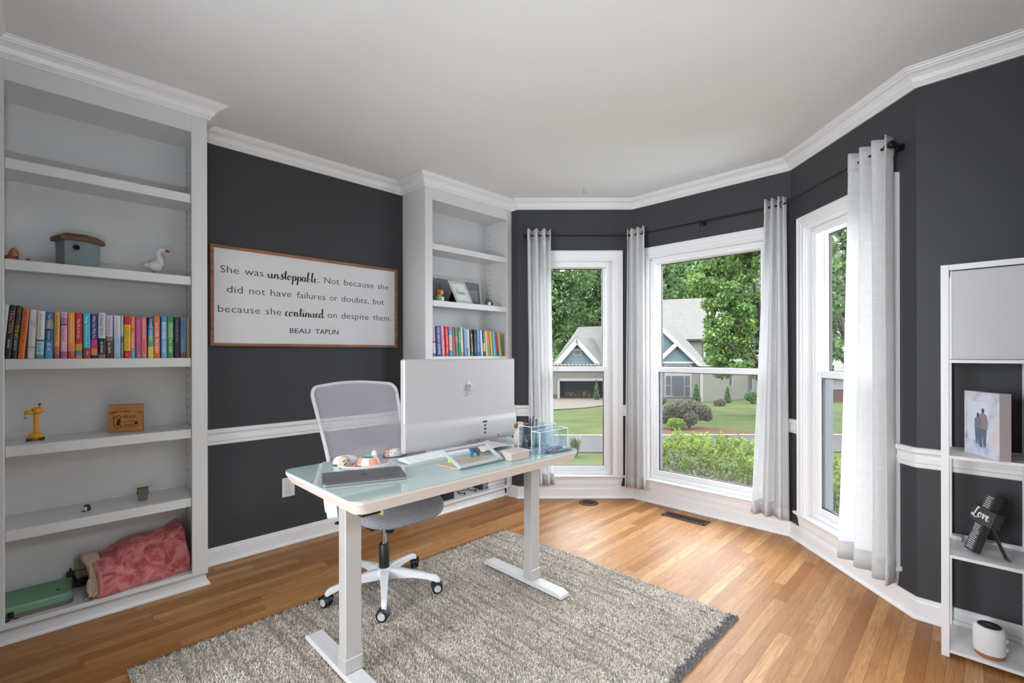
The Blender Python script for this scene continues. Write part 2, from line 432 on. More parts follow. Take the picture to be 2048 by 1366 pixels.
struct('wall_right', G().box(XR, YR - 0.12, 0, XR + 0.12, RY0, CEILZ).box(XR, RY1, 0, XR + 0.12, YF + 0.02, CEILZ).box(XR, RY0, 2.1, XR + 0.12, RY1, CEILZ), WALLM)
HALLW = pm('hall_wall_paint', '#d8d6d2', 0.7)
g = G().box(XR + 2.5, -.7, 0, XR + 2.6, 3.0, 2.745).box(XR + .12, -.8, 0, XR + 2.6, -.7, 2.745).box(XR + .12, 3.0, 0, XR + 2.6, 3.1, 2.745).box(XR + .12, -.8, 2.745, XR + 2.6, 3.1, 2.85)
struct('wall_added_side_hall', g, HALLW)  # unseen side hall added around the side fill light
struct('floor_added_side_hall', G().box(XR + .14, -.8, -.1, XR + 2.6, 3.1, 0), pm('hall_bounce_floor', '#d9d6d0', 0.5))  # pale floor added to bounce the side fill light
g = G()
for y0, y1 in ((RY0 - .09, RY0), (RY1, RY1 + .09)): g.box(XR - .02, y0, 0, XR + .14, y1, 2.19, bev=.004)
g.box(XR - .02, RY0, 2.1, XR + .14, RY1, 2.19, bev=.004)
struct('door_added_side', g, WHITE)
DX0, DX1, DZ = 1.30, 3.02, 2.10  # unseen rear opening, placed to keep hall fill light off the left bookcase
g = G().box(0, YR - 0.12, 0, DX0, YR, CEILZ).box(DX1, YR - 0.12, 0, XR, YR, CEILZ).box(DX0, YR - 0.12, DZ, DX1, YR, CEILZ)
struct('wall_rear', g, WALLM)
g = G()
for x0, x1 in ((DX0 - .09, DX0), (DX1, DX1 + .09)): g.box(x0, YR - 0.14, 0, x1, YR + .02, DZ + .09, bev=.004)
g.box(DX0, YR - 0.14, DZ, DX1, YR + .02, DZ + .09, bev=.004)
struct('door_1', g, WHITE)
HALLW = pm('hall_wall_paint', '#d8d6d2', 0.7)
g = G().box(-0.2, YR - 2.7, 0, 1.3, YR - 2.6, 2.745).box(3.1, YR - 2.7, 0, XR + .2, YR - 2.6, 2.745).box(1.3, YR - 2.7, 0, 3.1, YR - 2.6, .75).box(1.3, YR - 2.7, 2.35, 3.1, YR - 2.6, 2.745).box(-0.2, YR - 2.6, 0, -0.1, YR - .12, 2.745).box(XR + .1, YR - 2.6, 0, XR + .2, YR - .12, 2.745).box(-0.2, YR - 2.7, 2.745, XR + .2, YR - .12, 2.85)
struct('wall_hall', g, HALLW)  # unseen hall enclosing the added rear fill light
struct('wall_front_left', G().box(-0.12, YF, 0, C_[0], YF + .12, CEILZ), WALLM)
struct('wall_front_right', G().box(F_[0], YF, 0, XR + .12, YF + .12, CEILZ), WALLM)

def frame_axes(p0, d):
    d = Vector((d[0], d[1], 0)); n = Vector((-d.y, d.x, 0))      # n points out of the room
    return Matrix(((d.x, n.x, 0, p0[0]), (d.y, n.y, 0, p0[1]), (0, 0, 1, 0), (0, 0, 0, 1)))
WM = {'left': (frame_axes(C_, (S2, S2)), SEG, 0.096, 0.963),
      'front': (frame_axes(D_, (1, 0)), E_[0] - D_[0], 0.068, 1.231),
      'right': (frame_axes(E_, (S2, -S2)), SEG, 0.096, 0.957)}
CAS = 0.088; ZT = 2.281; ZS = 0.21
SASHLINE = pm('sash_dark_line', '#3a3a3d', 0.5)
for k, (side, (M, L, u0, u1)) in enumerate(WM.items()):
    a, b = u0 + CAS, u1 - CAS; zt = ZT - CAS; zb = 0.212
    e0 = 0.0 if side == 'left' else 0.06; e1 = 0.0 if side == 'right' else 0.06
    g = G().box(-e0, 0, 0, a, .12, CEILZ, M=M).box(b, 0, 0, L + e1, .12, CEILZ, M=M).box(a, 0, 0, b, .12, zb, M=M).box(a, 0, zt, b, .12, CEILZ, M=M)
    struct('wall_bay_' + side, g, WALLM)
    win = bpy.data.objects.new('window_%d' % (k + 1), None); COL.objects.link(win); win['kind'] = 'structure'
    win.location = M @ Vector(((u0 + u1) / 2, 0, zb)); ORG[win.name] = Vector(win.location)
    # moulded casing: three stepped bands around the opening, mitred
    g = G()
    prof = [(0.0, 0.002), (0.0, -0.022), (0.012, -0.026), (0.016, -0.020), (0.046, -0.022), (0.052, -0.016), (0.070, -0.016), (0.074, -0.024), (0.086, -0.024), (0.088, -0.018), (0.088, 0.002)]
    V = []; n = len(prof); pts = []
    for (t, w) in prof:
        pts.append([(u0 + t, w, zb), (u0 + t, w, ZT - t), (u1 - t, w, ZT - t), (u1 - t, w, zb)])
    for q in range(4): V += [pts[i][q] for i in range(n)]
    F = [(q * n + i, q * n + i + 1, (q + 1) * n + i + 1, (q + 1) * n + i) for q in range(3) for i in range(n - 1)]
    g.add(V, F, 0, False, M); struct('casing', g, WHITE, win)
    # jamb liner with inner stop
    g = G()
    g.box(a, -0.014, zb, a + .006, .13, zt, M=M).box(b - .006, -0.014, zb, b, .13, zt, M=M).box(a, -0.014, zt - .006, b, .13, zt, M=M)
    j = .056; fr = .026
    g.box(a + .006, fr, zb, a + j, .13, zt - .006, M=M, bev=.003).box(b - j, fr, zb, b - .006, .13, zt - .006, M=M, bev=.003)
    g.box(a + j, fr, zt - j, b - j, .13, zt - .006, M=M, bev=.003).box(a + j, fr, zb, b - j, .13, .246, M=M, bev=.003)
    g.box(a + .022, fr - .008, zb, a + .032, fr, zt - .02, M=M).box(b - .032, fr - .008, zb, b - .022, fr, zt - .02, M=M).box(a + .022, fr - .008, zt - .03, b - .022, fr, zt - .02, M=M)
    struct('jamb', g, WHITE, win)
    A, B = a + j, b - j
    # upper sash (outer), lower sash (inner)
    st = .052; gz = .048
    def sash(name, w0, w1, z0, z1, bt, tp):
        g = G()
        g.box(A - .004, w0, z0, A + st, w1, z1, bev=.004, M=M).box(B - st, w0, z0, B + .004, w1, z1, bev=.004, M=M)
        g.box(A + st - .002, w0, z0, B - st + .002, w1, z0 + bt, bev=.004, M=M).box(A + st - .002, w0, z1 - tp, B - st + .002, w1, z1, bev=.004, M=M)
        # glazing bead and dark edge line
        for (x0, x1, q0, q1) in ((A + st, A + st + .006, z0 + bt, z1 - tp), (B - st - .006, B - st, z0 + bt, z1 - tp), (A + st, B - st, z0 + bt, z0 + bt + .006), (A + st, B - st, z1 - tp - .006, z1 - tp)):
            g.box(x0, w0 + .016, q0, x1, w1 - .002, q1, mat=1, M=M)
        o = struct(name, g, [SASHM, SASHLINE], win)
        gp = G().box(A + st - .01, (w0 + w1) / 2 + .003, z0 + bt - .01, B - st + .01, (w0 + w1) / 2 + .005, z1 - tp + .01, M=M)
        struct('pane', gp, PANE, o)
        return o
    st = .020
    sash('upper_sash', .086, .120, 1.172, zt - j + .01, .036, .012)
    sash('lower_sash', .034, .070, .244, 1.212, .042, .046)
    g = G().box(A + .012, .124, .25, B - .012, .125, 1.19, M=M); sc = struct('insect_screen', g, SCREEN, win)
    g = G().box(A, .072, .246, A + .014, .130, 1.19, M=M).box(B - .014, .072, .246, B, .130, 1.19, M=M).box(A, .121, .246, B, .129, .262, M=M)
    struct('screen_track', g, pm('screen_track_grey', '#6f7073', .6), sc)
    # stool (inner sill) and apron
    g = G()
    sp = [(-.046, .203), (-.046, .209), (-.040, .214), (.03, .214), (.03, .192), (-.036, .192)]
    lo, hi = u0 - .012, u1 + .012
    V = [(lo, p[0], p[1]) for p in sp] + [(hi, p[0], p[1]) for p in sp]; n = len(sp)
    g.add(V, [list(range(n))[::-1], list(range(n, 2 * n))] + [(i, (i + 1) % n, n + (i + 1) % n, n + i) for i in range(n)], 0, False, M)
    g.box(u0 - .012, -.0455, .203, u0 - .05 if side != 'x' else 0, 0.0, .2135, M=M) if False else None
    struct('stool', g, WHITE, win)
    ap = [(0, .192), (-.016, .192), (-.024, .186), (-.024, .176), (-.018, .170), (-.018, .128), (-.014, .122), (-.014, .108), (0, .108)]
    V = [(u0 + (.004 if p[1] > .15 else .016), p[0], p[1]) for p in ap] + [(u1 - (.004 if p[1] > .15 else .016), p[0], p[1]) for p in ap]; n = len(ap)
    g = G().add(V, [list(range(n))[::-1], list(range(n, 2 * n))] + [(i, (i + 1) % n, n + (i + 1) % n, n + i) for i in range(n)], 0, False, M)
    struct('apron', g, WHITE, win)

# ------------------------------------------------------------------ crown, chair rail, baseboards
XC = 0.335; LY0, LY1 = -0.195, 0.662; FY0, FY1 = 2.140, YF
z = CEILZ
crown = [(0, z), (0, z - .083), (.012, z - .083), (.013, z - .076), (.019, z - .072), (.019, z - .066), (.026, z - .062), (.030, z - .054), (.036, z - .042), (.048, z - .030), (.064, z - .022), (.068, z - .016), (.076, z - .016), (.080, z - .008), (.086, z - .006), (.086, z)]
path = [(XC, YR), (XC, LY1), (0, LY1), (0, FY0), (XC, FY0), (XC, FY1), C_, D_, E_, F_, (XR, YF), (XR, YR)]
struct('trim_1', G().sweep(crown, path, closed=True), WHITE)
rail = [(0, .757), (.014, .757), (.018, .762), (.018, .778), (.024, .784), (.024, .800), (.020, .806), (.020, .822), (.026, .830), (.034, .836), (.034, .850), (.028, .858), (0, .858)]
P_ = lambda M, u: tuple((M @ Vector((u, 0, 0)))[:2])
ML, MF, MR = WM['left'][0], WM['front'][0], WM['right'][0]
segs = [[(0, LY1), (0, FY0)], [(XC, YF), C_, P_(ML, .096)], [P_(ML, .963), D_, P_(MF, .068)], [P_(MF, 1.231), E_, P_(MR, .096)], [P_(MR, .963), F_, (XR, YF), (XR, 2.34)]]
for i, s_ in enumerate(segs): struct('trim_%d' % (i + 2), G().sweep(rail, s_), WHITE)
bbp = [(0, 0), (.026, 0), (.026, .008), (.021, .017), (.014, .020), (.014, .084), (.011, .092), (.011, .098), (.006, .106), (0, .106)]
for nm, s_ in (('left', [(0, LY1), (0, FY0)]), ('front_left', [(.27, YF), C_, D_, E_, F_, (XR, YF)]), ('right', [(XR, YF), (XR, 2.34)])):
    struct('baseboard_' + nm, G().sweep(bbp, s_), WHITE)

# ------------------------------------------------------------------ built-in bookcases
SHZ = [2.226, 1.767, 1.312, 0.914, 0.531]
BZ = 0.112
def bookcase(name, label, y0, y1, i0, i1):
    t = thing(name, label, 'bookcase', (XC / 2, (y0 + y1) / 2, 0), group=None)
    p0, p1 = i0 - .028, i1 + .028
    g = G()
    g.box(.004, y0 + .002, BZ - .03, .020, y1 - .002, CEILZ - .004)                                  # back
    g.box(.020, y0, BZ - .03, XC - .016, y0 + .018, CEILZ - .004).box(.020, y1 - .018, BZ - .03, XC - .016, y1, CEILZ - .004)
    g.box(.020, p0 - .016, BZ, XC - .018, p0, 2.60).box(.020, p1, BZ, XC - .018, p1 + .016, 2.60)     # inner sides
    g.box(.020, p0, 2.585, XC - .018, p1, 2.60)
    g.build('carcass', CASE, t)
    g = G()
    g.box(XC - .018, y0, BZ - .022, XC, i0, CEILZ - .004, bev=.0025).box(XC - .018, i1, BZ - .022, XC, y1, CEILZ - .004, bev=.0025)
    g.box(XC - .018, i0 - .001, 2.572, XC - .0005, i1 + .001, CEILZ - .004)
    g.build('face_frame', CASE, t)
    for zt in SHZ:
        g = G().box(.021, p0 + .002, zt - .026, XC - .03, p1 - .002, zt).box(XC - .030, i0 + .0015, zt - .049, XC - .010, i1 - .0015, zt, bev=.002)
        g.build('shelf', CASE, t)
    # shelf pin strips near the back corners
    g = G()
    for yy in (p0 + .0005, p1 - .0005):
        for q in range(46):
            zz = 0.35 + q * .047
            g.box(.060, yy - .0012, zz, .067, yy + .0012, zz + .011)
    g.build('pin_holes', pm('pin_hole_shadow', '#6f6f70', 0.8), t)
    g = G().box(.021, p0, BZ - .022, XC - .018, p1, BZ).box(XC - .0185, i0 - .001, BZ - .022, XC, i1 + .001, BZ, bev=.002)
    g.build('bottom_shelf', CASE, t)
    g = G().box(.01, y0 + .006, 0, .262, y1 - (.03 if y1 > 2 else 0.004), BZ - .022)
    g.build('plinth', CASE, t)
    sh = [(0, 0), (.022, 0), (.022, .008), (.016, .018), (.006, .024), (.006, .046), (0, .05)]
    pth = [(.262, y0), (.262, y1 + .0), (.06, y1)] if y1 < 2 else [(.03, y0), (.262, y0), (.262, y1 - .028)]
    g = G().sweep(sh, pth); g.build('shoe_moulding', WHITE, t)
    return t
bookcase('built_in_bookcase', 'white built-in bookcase with blanket and long paperback row beside the framed sign', LY0, LY1, -0.123, 0.586)
bookcase('built_in_bookcase', 'white built-in bookcase in the corner beside the bay window, behind the monitor', FY0, FY1, 2.212, 3.046)

# outlet plate on the left wall, floor registers, hook
t = thing('wall_outlet', 'white wall plate on the charcoal wall below the chair rail', 'outlet', (0, 1.217, 0.333))
G().box(0, 1.174, .333, .007, 1.260, .466, bev=.003).build('cover_plate', WPL, t)
G().box(.007, 1.199, .352, .0085, 1.235, .447, bev=.001).build('socket_face', pm('socket_white', '#cfcfd1', .4), t)
BRONZE = pm('bronze_register', '#4a3629', 0.45, metal=0.5)
t = thing('floor_register', 'rectangular bronze floor vent with scroll lattice by the front window', 'vent', (1.755, 3.66, 0))
g = G()
x0, x1, y0, y1 = 1.575, 1.935, 3.602, 3.722
for a_ in ((x0, y0, x1, y0 + .018), (x0, y1 - .018, x1, y1), (x0, y0, x0 + .022, y1), (x1 - .022, y0, x1, y1)): g.box(a_[0], a_[1], 0, a_[2], a_[3], .005, bev=.0015)
g.build('rim', BRONZE, t)
g = G()
for i in range(12):
    cx = x0 + .034 + i * .0266
    g.tube([(cx + .013 * math.cos(a), 3.662 + .038 * math.sin(a), .003) for a in [2 * PI * q / 14 for q in range(14)]], .0022, 5, closed=True)
for yy in (3.642, 3.662, 3.682): g.box(x0 + .02, yy - .0015, .001, x1 - .02, yy + .0015, .004)
g.build('lattice', BRONZE, t)
G().box(x0 + .015, y0 + .012, 0.0003, x1 - .015, y1 - .012, .001).build('duct_opening', pm('vent_dark', '#120d0a', .8), t)
t = thing('round_floor_grille', 'round bronze floor plate in front of the narrow left window', 'vent', (.966, 3.442, 0))
g = G().lathe([(.052, .003), (.056, .0055), (.078, .0055), (.086, .003), (.087, 0)], 32, M=Matrix.Translation((.966, 3.442, 0)), cap=False); g.build('rim', BRONZE, t)
g = G().lathe([(.0, .002), (.053, .002)], 24, M=Matrix.Translation((.966, 3.442, 0)), cap=False)
for i in range(10):
    a = R(36 * i); g.tube([(.966 + .018 * math.cos(a), 3.442 + .018 * math.sin(a), .004), (.966 + .052 * math.cos(a + .3), 3.442 + .052 * math.sin(a + .3), .004)], .003, 5)
g.ball((.966, 3.442, .002), (.016, .016, .005)); g.build('grille', BRONZE, t)
g = G().tube(cr([(1.05, 3.262, 2.745), (1.05, 3.262, 2.728), (1.046, 3.260, 2.715), (1.050, 3.263, 2.702), (1.058, 3.268, 2.706), (1.061, 3.270, 2.717)]), .0016, 6)
solo('ceiling_hook', g, pm('hook_grey', '#77777a', .4), 'tiny grey screw hook in the ceiling above the bay', 'hook')
# unseen uplight on a stand, added to fill the room with light
t = thing('fill_uplight_stand', 'added unseen uplight stand near the rear wall, for fill light', 'lamp', (3.3, -.115, 0))
G().box(3.18, -.18, 0.0005, 3.42, -.05, .02, bev=.004).build('base', BLACK, t)
G().tube([(3.3, -.115, .02), (3.3, -.115, .965)], .011, 12).build('pole', BLACK, t)
g = G(); g.box(3.18, -.178, .965, 3.42, -.052, .975).box(3.18, -.178, .975, 3.42, -.172, 1.06).box(3.18, -.058, .975, 3.42, -.052, 1.06).box(3.18, -.172, .975, 3.186, -.058, 1.06).box(3.414, -.172, .975, 3.42, -.058, 1.06)
g.build('bowl', BLACK, t)
# ================================================================== SIGN
INK = pm('sign_ink', '#26262a', 0.7)
SIGNW = pm('sign_white_board', '#e0e0e2', 0.6)
SCRIPT = {
 'u': (1.0, [[(0, .85), (.1, .2), (.28, 0), (.5, .3), (.62, 1)], [(.62, 1), (.62, .2), (.78, 0), (1.0, .35)]]),
 'n': (1.0, [[(0, .35), (.14, 1), (.12, .0)], [(.12, .1), (.3, .75), (.5, 1), (.64, .75), (.64, .15), (.78, 0), (1.0, .35)]]),
 's': (.75, [[(0, .25), (.28, .7), (.42, 1.25), (.44, .85), (.58, .35), (.42, 0), (.12, -.05), (.05, .15)], [(.42, 0), (.75, .35)]]),
 't': (.62, [[(0, .3), (.25, 1.2), (.33, 1.95), (.26, .8), (.32, .05), (.62, .3)], [(-.08, 1.3), (.3, 1.45), (.75, 1.5)]]),
 'o': (.85, [[(.4, 1), (.12, .8), (.06, .3), (.3, 0), (.58, .25), (.6, .75), (.4, 1), (.55, .8), (.85, .9)]]),
 'p': (.9, [[(0, .35), (.16, 1), (.14, .2), (.02, -1.05)], [(.14, .2), (.3, .85), (.55, .98), (.68, .6), (.55, .08), (.28, .05), (.6, .1), (.9, .35)]]),
 'a': (.95, [[(.58, .9), (.3, 1), (.08, .6), (.1, .1), (.32, 0), (.56, .45), (.62, 1)], [(.62, 1), (.6, .2), (.74, 0), (.95, .35)]]),
 'b': (.8, [[(0, .3), (.35, 1.4), (.42, 2.1), (.3, 2.2), (.16, 1.5), (.12, .4), (.2, .03), (.44, 0), (.6, .35), (.5, .8), (.3, .7)], [(.58, .5), (.8, .55)]]),
 'l': (.55, [[(0, .3), (.32, 1.4), (.4, 2.1), (.28, 2.2), (.16, 1.5), (.12, .5), (.22, .02), (.55, .3)]]),
 'e': (.68, [[(0, .35), (.3, .5), (.42, .85), (.28, 1), (.1, .7), (.1, .2), (.28, 0), (.5, .1), (.68, .35)]]),
 'c': (.68, [[(.5, .85), (.3, 1), (.08, .65), (.1, .15), (.3, 0), (.68, .35)]]),
 'i': (.5, [[(0, .35), (.14, 1), (.14, .2), (.26, 0), (.5, .35)], [(.18, 1.4), (.22, 1.48), (.24, 1.42)]]),
 'd': (1.0, [[(.58, .9), (.3, 1), (.08, .6), (.1, .1), (.32, 0), (.56, .5), (.72, 2.2)], [(.72, 2.2), (.62, .8), (.64, .1), (.8, 0), (1.0, .35)]]),
 'L': (1.25, [[(1.0, 1.95), (.86, 2.25), (.66, 1.9), (.5, 1.0), (.34, .25), (.08, .02), (-.14, .2), (.0, .42), (.3, .2), (.7, -.12), (1.1, -.02), (1.2, .15)]]),
 'v': (.8, [[(0, .85), (.14, .95), (.24, .05), (.44, .6), (.5, 1.0), (.58, .8), (.8, .85)]]),
 'N': (1.3, [[(-.1, .1), (.05, .0), (.2, .9), (.3, 2.1)], [(.3, 2.1), (.5, 1.0), (.78, .0)], [(.78, .0), (.9, 1.2), (1.1, 2.2), (1.3, 2.1)]]),
}
def script(g, word, M, width, xh, mat=0, wt=.11, slant=0.0, gap=0.0):
    tot = sum(SCRIPT[c][0] for c in word) + gap * (len(word) - 1); sx = width / tot; x = 0
    for c in word:
        adv, strokes = SCRIPT[c]
        for st in strokes:
            P = cr([(x + p[0], p[1], 0) for p in st], 5); V = []; F = []
            for i, p in enumerate(P):
                a = P[max(0, i - 1)]; b = P[min(len(P) - 1, i + 1)]; d = (b - a); d = Vector((d.x * sx, d.y * xh, 0)).normalized()
                w = wt * xh * (0.45 + 1.0 * max(0, -d.y)); q = Vector((-d.y, d.x, 0)) * w
                c0 = Vector(((p.x + slant * p.y) * sx, p.y * xh, 0)); V += [c0 + q, c0 - q]
            F = [(2 * i, 2 * i + 1, 2 * i + 3, 2 * i + 2) for i in range(len(P) - 1)]
            g.add(V, F, mat, False, M)
        x += adv + gap
def wallM(y, zz, x): return axes((x, y, zz), (0, 1, 0), (0, 0, 1), (1, 0, 0))     # text facing +x
t = thing('framed_sign', 'wide white quote board in a walnut frame on the charcoal wall', 'sign', (0.0, 1.405, 1.385))
sy0, sy1, sz0, sz1 = 0.742, 2.072, 1.384, 2.028
g = G(); fw = .019
g.box(.002, sy0, sz0, .036, sy0 + fw, sz1, bev=.0015).box(.002, sy1 - fw, sz0, .036, sy1, sz1, bev=.0015).box(.002, sy0 + fw, sz0, .036, sy1 - fw, sz0 + fw, bev=.0015).box(.002, sy0 + fw, sz1 - fw, .036, sy1 - fw, sz1, bev=.0015)
g.build('frame', FRAMEWD, t)
G().box(.003, sy0 + fw, sz0 + fw, .022, sy1 - fw, sz1 - fw).build('board', SIGNW, t)
g = G(); X = .0226
def word(w, y0, y1, base, size, thin=-.007): g.text(w, size, wallM(y0, base, X), 0, width=y1 - y0, thin=thin)
B1, B2, B3, B4 = 1.855, 1.730, 1.602, 1.480; sz = .0655
for w, a_, b_ in (('She', .798, .905), ('was', .939, 1.052), ('Not', 1.468, 1.580), ('because', 1.619, 1.865), ('she', 1.899, 1.995)): word(w, a_, b_, B1, sz)
for w, a_, b_ in (('did', .835, .927), ('not', .966, 1.063), ('have', 1.097, 1.235), ('failures', 1.271, 1.473), ('or', 1.507, 1.566), ('doubts,', 1.598, 1.821), ('but', 1.858, 1.956)): word(w, a_, b_, B2, sz)
for w, a_, b_ in (('because', .785, 1.031), ('she', 1.066, 1.166), ('on', 1.492, 1.562), ('despite', 1.598, 1.819), ('them.', 1.858, 2.016)): word(w, a_, b_, B3, sz)
word('BEAU', 1.222, 1.364, B4, .050, .004); word('TAPLIN', 1.401, 1.574, B4, .050, .004)
script(g, 'unstoppable', wallM(1.082, B1 - .004, X), .335, .030, 0, .115)
g.ball((X, 1.428, B1 + .003), (.001, .0045, .0045))
script(g, 'continued', wallM(1.193, B3 - .004, X), .272, .030, 0, .115)
g.build('lettering', INK, t)

# ================================================================== CURTAIN RODS AND CURTAINS
RZ = 2.402; RO_ = 0.085
def off_pt(M, u, w=-RO_): return M @ Vector((u, w, 0))
d_ = RO_ * math.tan(R(22.5))
RODS = [('left', .085, SEG - d_ - .005), ('front', d_ + .005, (E_[0] - D_[0]) - d_ - .005), ('right', d_ + .005, .985)]
def rodlabel(s): return {'left': 'thin black curtain rod over the narrow left window', 'front': 'thin black curtain rod over the wide middle window', 'right': 'thin black curtain rod over the narrow right window'}[s]
for side, ua, ub in RODS:
    M = WM[side][0]
    a = off_pt(M, ua); b = off_pt(M, ub); a.z = b.z = RZ
    t = thing('curtain_rod', rodlabel(side), 'curtain rod', ((a + b) / 2)[:], group='black rods around the bay')
    mid = (a + b) / 2
    G().tube([a, mid], .0062, 10).tube([mid, b], .0078, 10).build('rod', BLACK, t)
    dirv = (b - a).normalized()
    if side == 'left':
        g = G().tube([a + dirv * .004, a - dirv * .008, a - dirv * .018, a - dirv * .034, a - dirv * .040], [.008, .014, .019, .019, .012], 12); g.build('finial', BLACK, t)
    if side == 'right':
        g = G().tube([b - dirv * .004, b + dirv * .008, b + dirv * .018, b + dirv * .034, b + dirv * .040], [.008, .014, .019, .019, .012], 12); g.build('finial', BLACK, t)
    nrm = M.to_3x3() @ Vector((0, 1, 0))
    ups = {'left': [ua + .012], 'front': [(ua + ub) / 2 + .02], 'right': [ub - .012]}[side]
    for u in ups:
        p = off_pt(M, u); p.z = RZ
        g = G().tube([p + nrm * (RO_ - .004), p + nrm * .01], .006, 8).tube([p + nrm * (RO_ - .001), p + nrm * (RO_ - .012)], .02, 12)
        g.tube([p + Vector((0, 0, -.012)), p + Vector((0, 0, .012))], .010, 10).box(p.x - .004, p.y - .004, RZ - .045, p.x + .004, p.y + .004, RZ - .01)
        g.build('bracket', BLACK, t)

def curtain(label, ptop, pbot, waves, ztop, zbot, amp_t, amp_b, phase=0.0, gro=None, seed=0):
    """ptop / pbot: plan polylines of the panel's centre line at the rod and at the hem."""
    rnd = random.Random(seed)
    def sample(pl, t):
        P = [Vector((p[0], p[1])) for p in pl]; L = [(P[i + 1] - P[i]).length for i in range(len(P) - 1)]; s = t * sum(L)
        for i, l in enumerate(L):
            if s <= l or i == len(L) - 1:
                d = (P[i + 1] - P[i]).normalized(); return P[i] + d * s, Vector((d.y, -d.x))
            s -= l
    NU, NV = waves * 16, 40
    jit = [rnd.uniform(-.35, .35) for _ in range(waves * 2 + 3)]; am = [rnd.uniform(.65, 1.2) for _ in range(waves * 2 + 3)]
    def fn(u, v):
        v2 = v ** 1.2
        pt, nt = sample(ptop, u); pb, nb = sample(pbot, u)
        p = pt.lerp(pb, v2); n = nt.lerp(nb, v2).normalized()
        w = u * waves * 2; k = int(w); f = w - k; jj = jit[k] * (1 - f) + jit[min(k + 1, len(jit) - 1)] * f; aa = am[k] * (1 - f) + am[min(k + 1, len(am) - 1)] * f
        ph = PI * w + phase + jj * v * 1.6
        a = (amp_t * (1 - v) + amp_b * v * aa)
        o = a * math.sin(ph) + .25 * a * v * math.sin(2 * ph + 1 + 2 * v)
        zz = ztop + (zbot - ztop) * v + (0.004 * math.sin(ph * 1.0 + 1) if v > .97 else 0)
        if v == 0: zz += .004 * math.sin(ph)
        return (p.x + n.x * o, p.y + n.y * o, zz)
    c0 = sample(pbot, .5)[0]
    t = thing('curtain', label, 'curtain', (c0.x, c0.y, zbot), group='white linen curtains of the bay')
    g = G().surf(fn, NU, NV); o = g.build('panel', LINEN, t)
    md = o.modifiers.new('thick', 'SOLIDIFY'); md.thickness = .0016; md.offset = 0
    # hem and header bands: doubled cloth
    g = G().surf(lambda u, v: tuple(Vector(fn(u, .955 + .045 * v)) + Vector((0, 0, 0))), NU, 2)
    md = g.build('hem', LINEN, t).modifiers.new('thick', 'SOLIDIFY'); md.thickness = .005; md.offset = 0
    g = G().surf(lambda u, v: fn(u, .042 * v), NU, 2)
    md = g.build('header', LINEN, t).modifiers.new('thick', 'SOLIDIFY'); md.thickness = .005; md.offset = 0
    for gu in (gro or []):
        p, n = sample(ptop, gu)
        w = gu * waves * 2
        d = Vector((n.y, -n.x)) * -1
        sl = Vector(fn(min(1, gu + .01), .02)) - Vector(fn(max(0, gu - .01), .02)); sl.z = 0; ax = Vector((-sl.y, sl.x, 0)).normalized(); s1 = sl.normalized()
        c = Vector(fn(gu, .02)); c.z = RZ
        g = G().tube([c + (s1 * math.cos(a) + UP * math.sin(a)) * .021 for a in [2 * PI * q / 18 for q in range(18)]], .0048, 8, closed=True)
        g.build('grommet', BLACK, t)
    return t
def bp(side, u, w): p = WM[side][0] @ Vector((u, w, 0)); return (p.x, p.y)
curtain('white linen curtain panel at the left end of the narrow left window, beside the bookcase',
        [bp('left', .082, -.085), bp('left', .292, -.085)], [bp('left', .110, -.075), bp('left', .325, -.065)], 3, 2.455, .132, .038, .030, .6, gro=[.13, .46, .8], seed=1)
curtain('narrow white curtain gathered at the corner between the left and middle windows',
        [bp('left', .985, -.088), bp('left', 1.018, -.088), bp('front', .045, -.088), bp('front', .178, -.088)], [bp('left', .965, -.078), bp('left', 1.018, -.085), bp('front', .045, -.085), bp('front', .180, -.075)], 3, 2.455, .118, .026, .026, 2.4, gro=[.9, .55], seed=2)
curtain('white curtain panel hanging at the right end of the wide middle window',
        [bp('front', 1.150, -.088), bp('front', 1.262, -.088), bp('right', .055, -.088)], [bp('front', 1.05, -.080), bp('front', 1.262, -.080), bp('right', .075, -.075)], 3, 2.455, .135, .030, .034, .2, gro=[.82], seed=3)
curtain('broad white curtain panel at the right end of the bay beside the charcoal wall',
        [bp('right', .752, -.088), bp('right', 1.000, -.080)], [bp('right', .640, -.085), bp('right', 1.018, -.078)], 3, 2.455, .135, .040, .048, .9, gro=[.86], seed=4)

# ================================================================== RUG
t = thing('area_rug', 'cream and grey shaggy rug with charcoal edge under the desk', 'rug', (1.74, 1.36, 0))
rx0, rx1, ry0, ry1 = .905, 2.582, .25, 2.468
G().box(rx0, ry0, .0005, rx1, ry1, .006).build('rug_backing', pm('rug_backing_jute', '#8d857c', .95), t)
rng = np.random.default_rng(3); sp_ = .0088
gx = np.arange(rx0 + .002, rx1 - .001, sp_); gy = np.arange(ry0 + .002, ry1 - .001, sp_ * .92)
X_, Y_ = np.meshgrid(gx, gy); X_ = X_.ravel() + rng.uniform(-.003, .003, X_.size); Y_ = Y_.ravel() + rng.uniform(-.002, .002, Y_.size)
nT = X_.size; rad = rng.uniform(.0046, .0066, nT); hh = rng.uniform(.007, .0125, nT); a0 = rng.uniform(0, 2 * PI, nT)
lx = rng.normal(0, .0032, nT); ly = rng.normal(.0012, .0028, nT)
VV = np.zeros((nT, 4, 3))
for i in range(3):
    VV[:, i, 0] = X_ + rad * np.cos(a0 + i * 2 * PI / 3); VV[:, i, 1] = Y_ + rad * np.sin(a0 + i * 2 * PI / 3); VV[:, i, 2] = .005
VV[:, 3, 0] = X_ + lx; VV[:, 3, 1] = Y_ + ly; VV[:, 3, 2] = .005 + hh
org = np.array(ORG[t.name]); VV -= org
me = bpy.data.meshes.new('pile'); me.vertices.add(nT * 4); me.vertices.foreach_set('co', VV.ravel())
base = (np.arange(nT) * 4)[:, None]
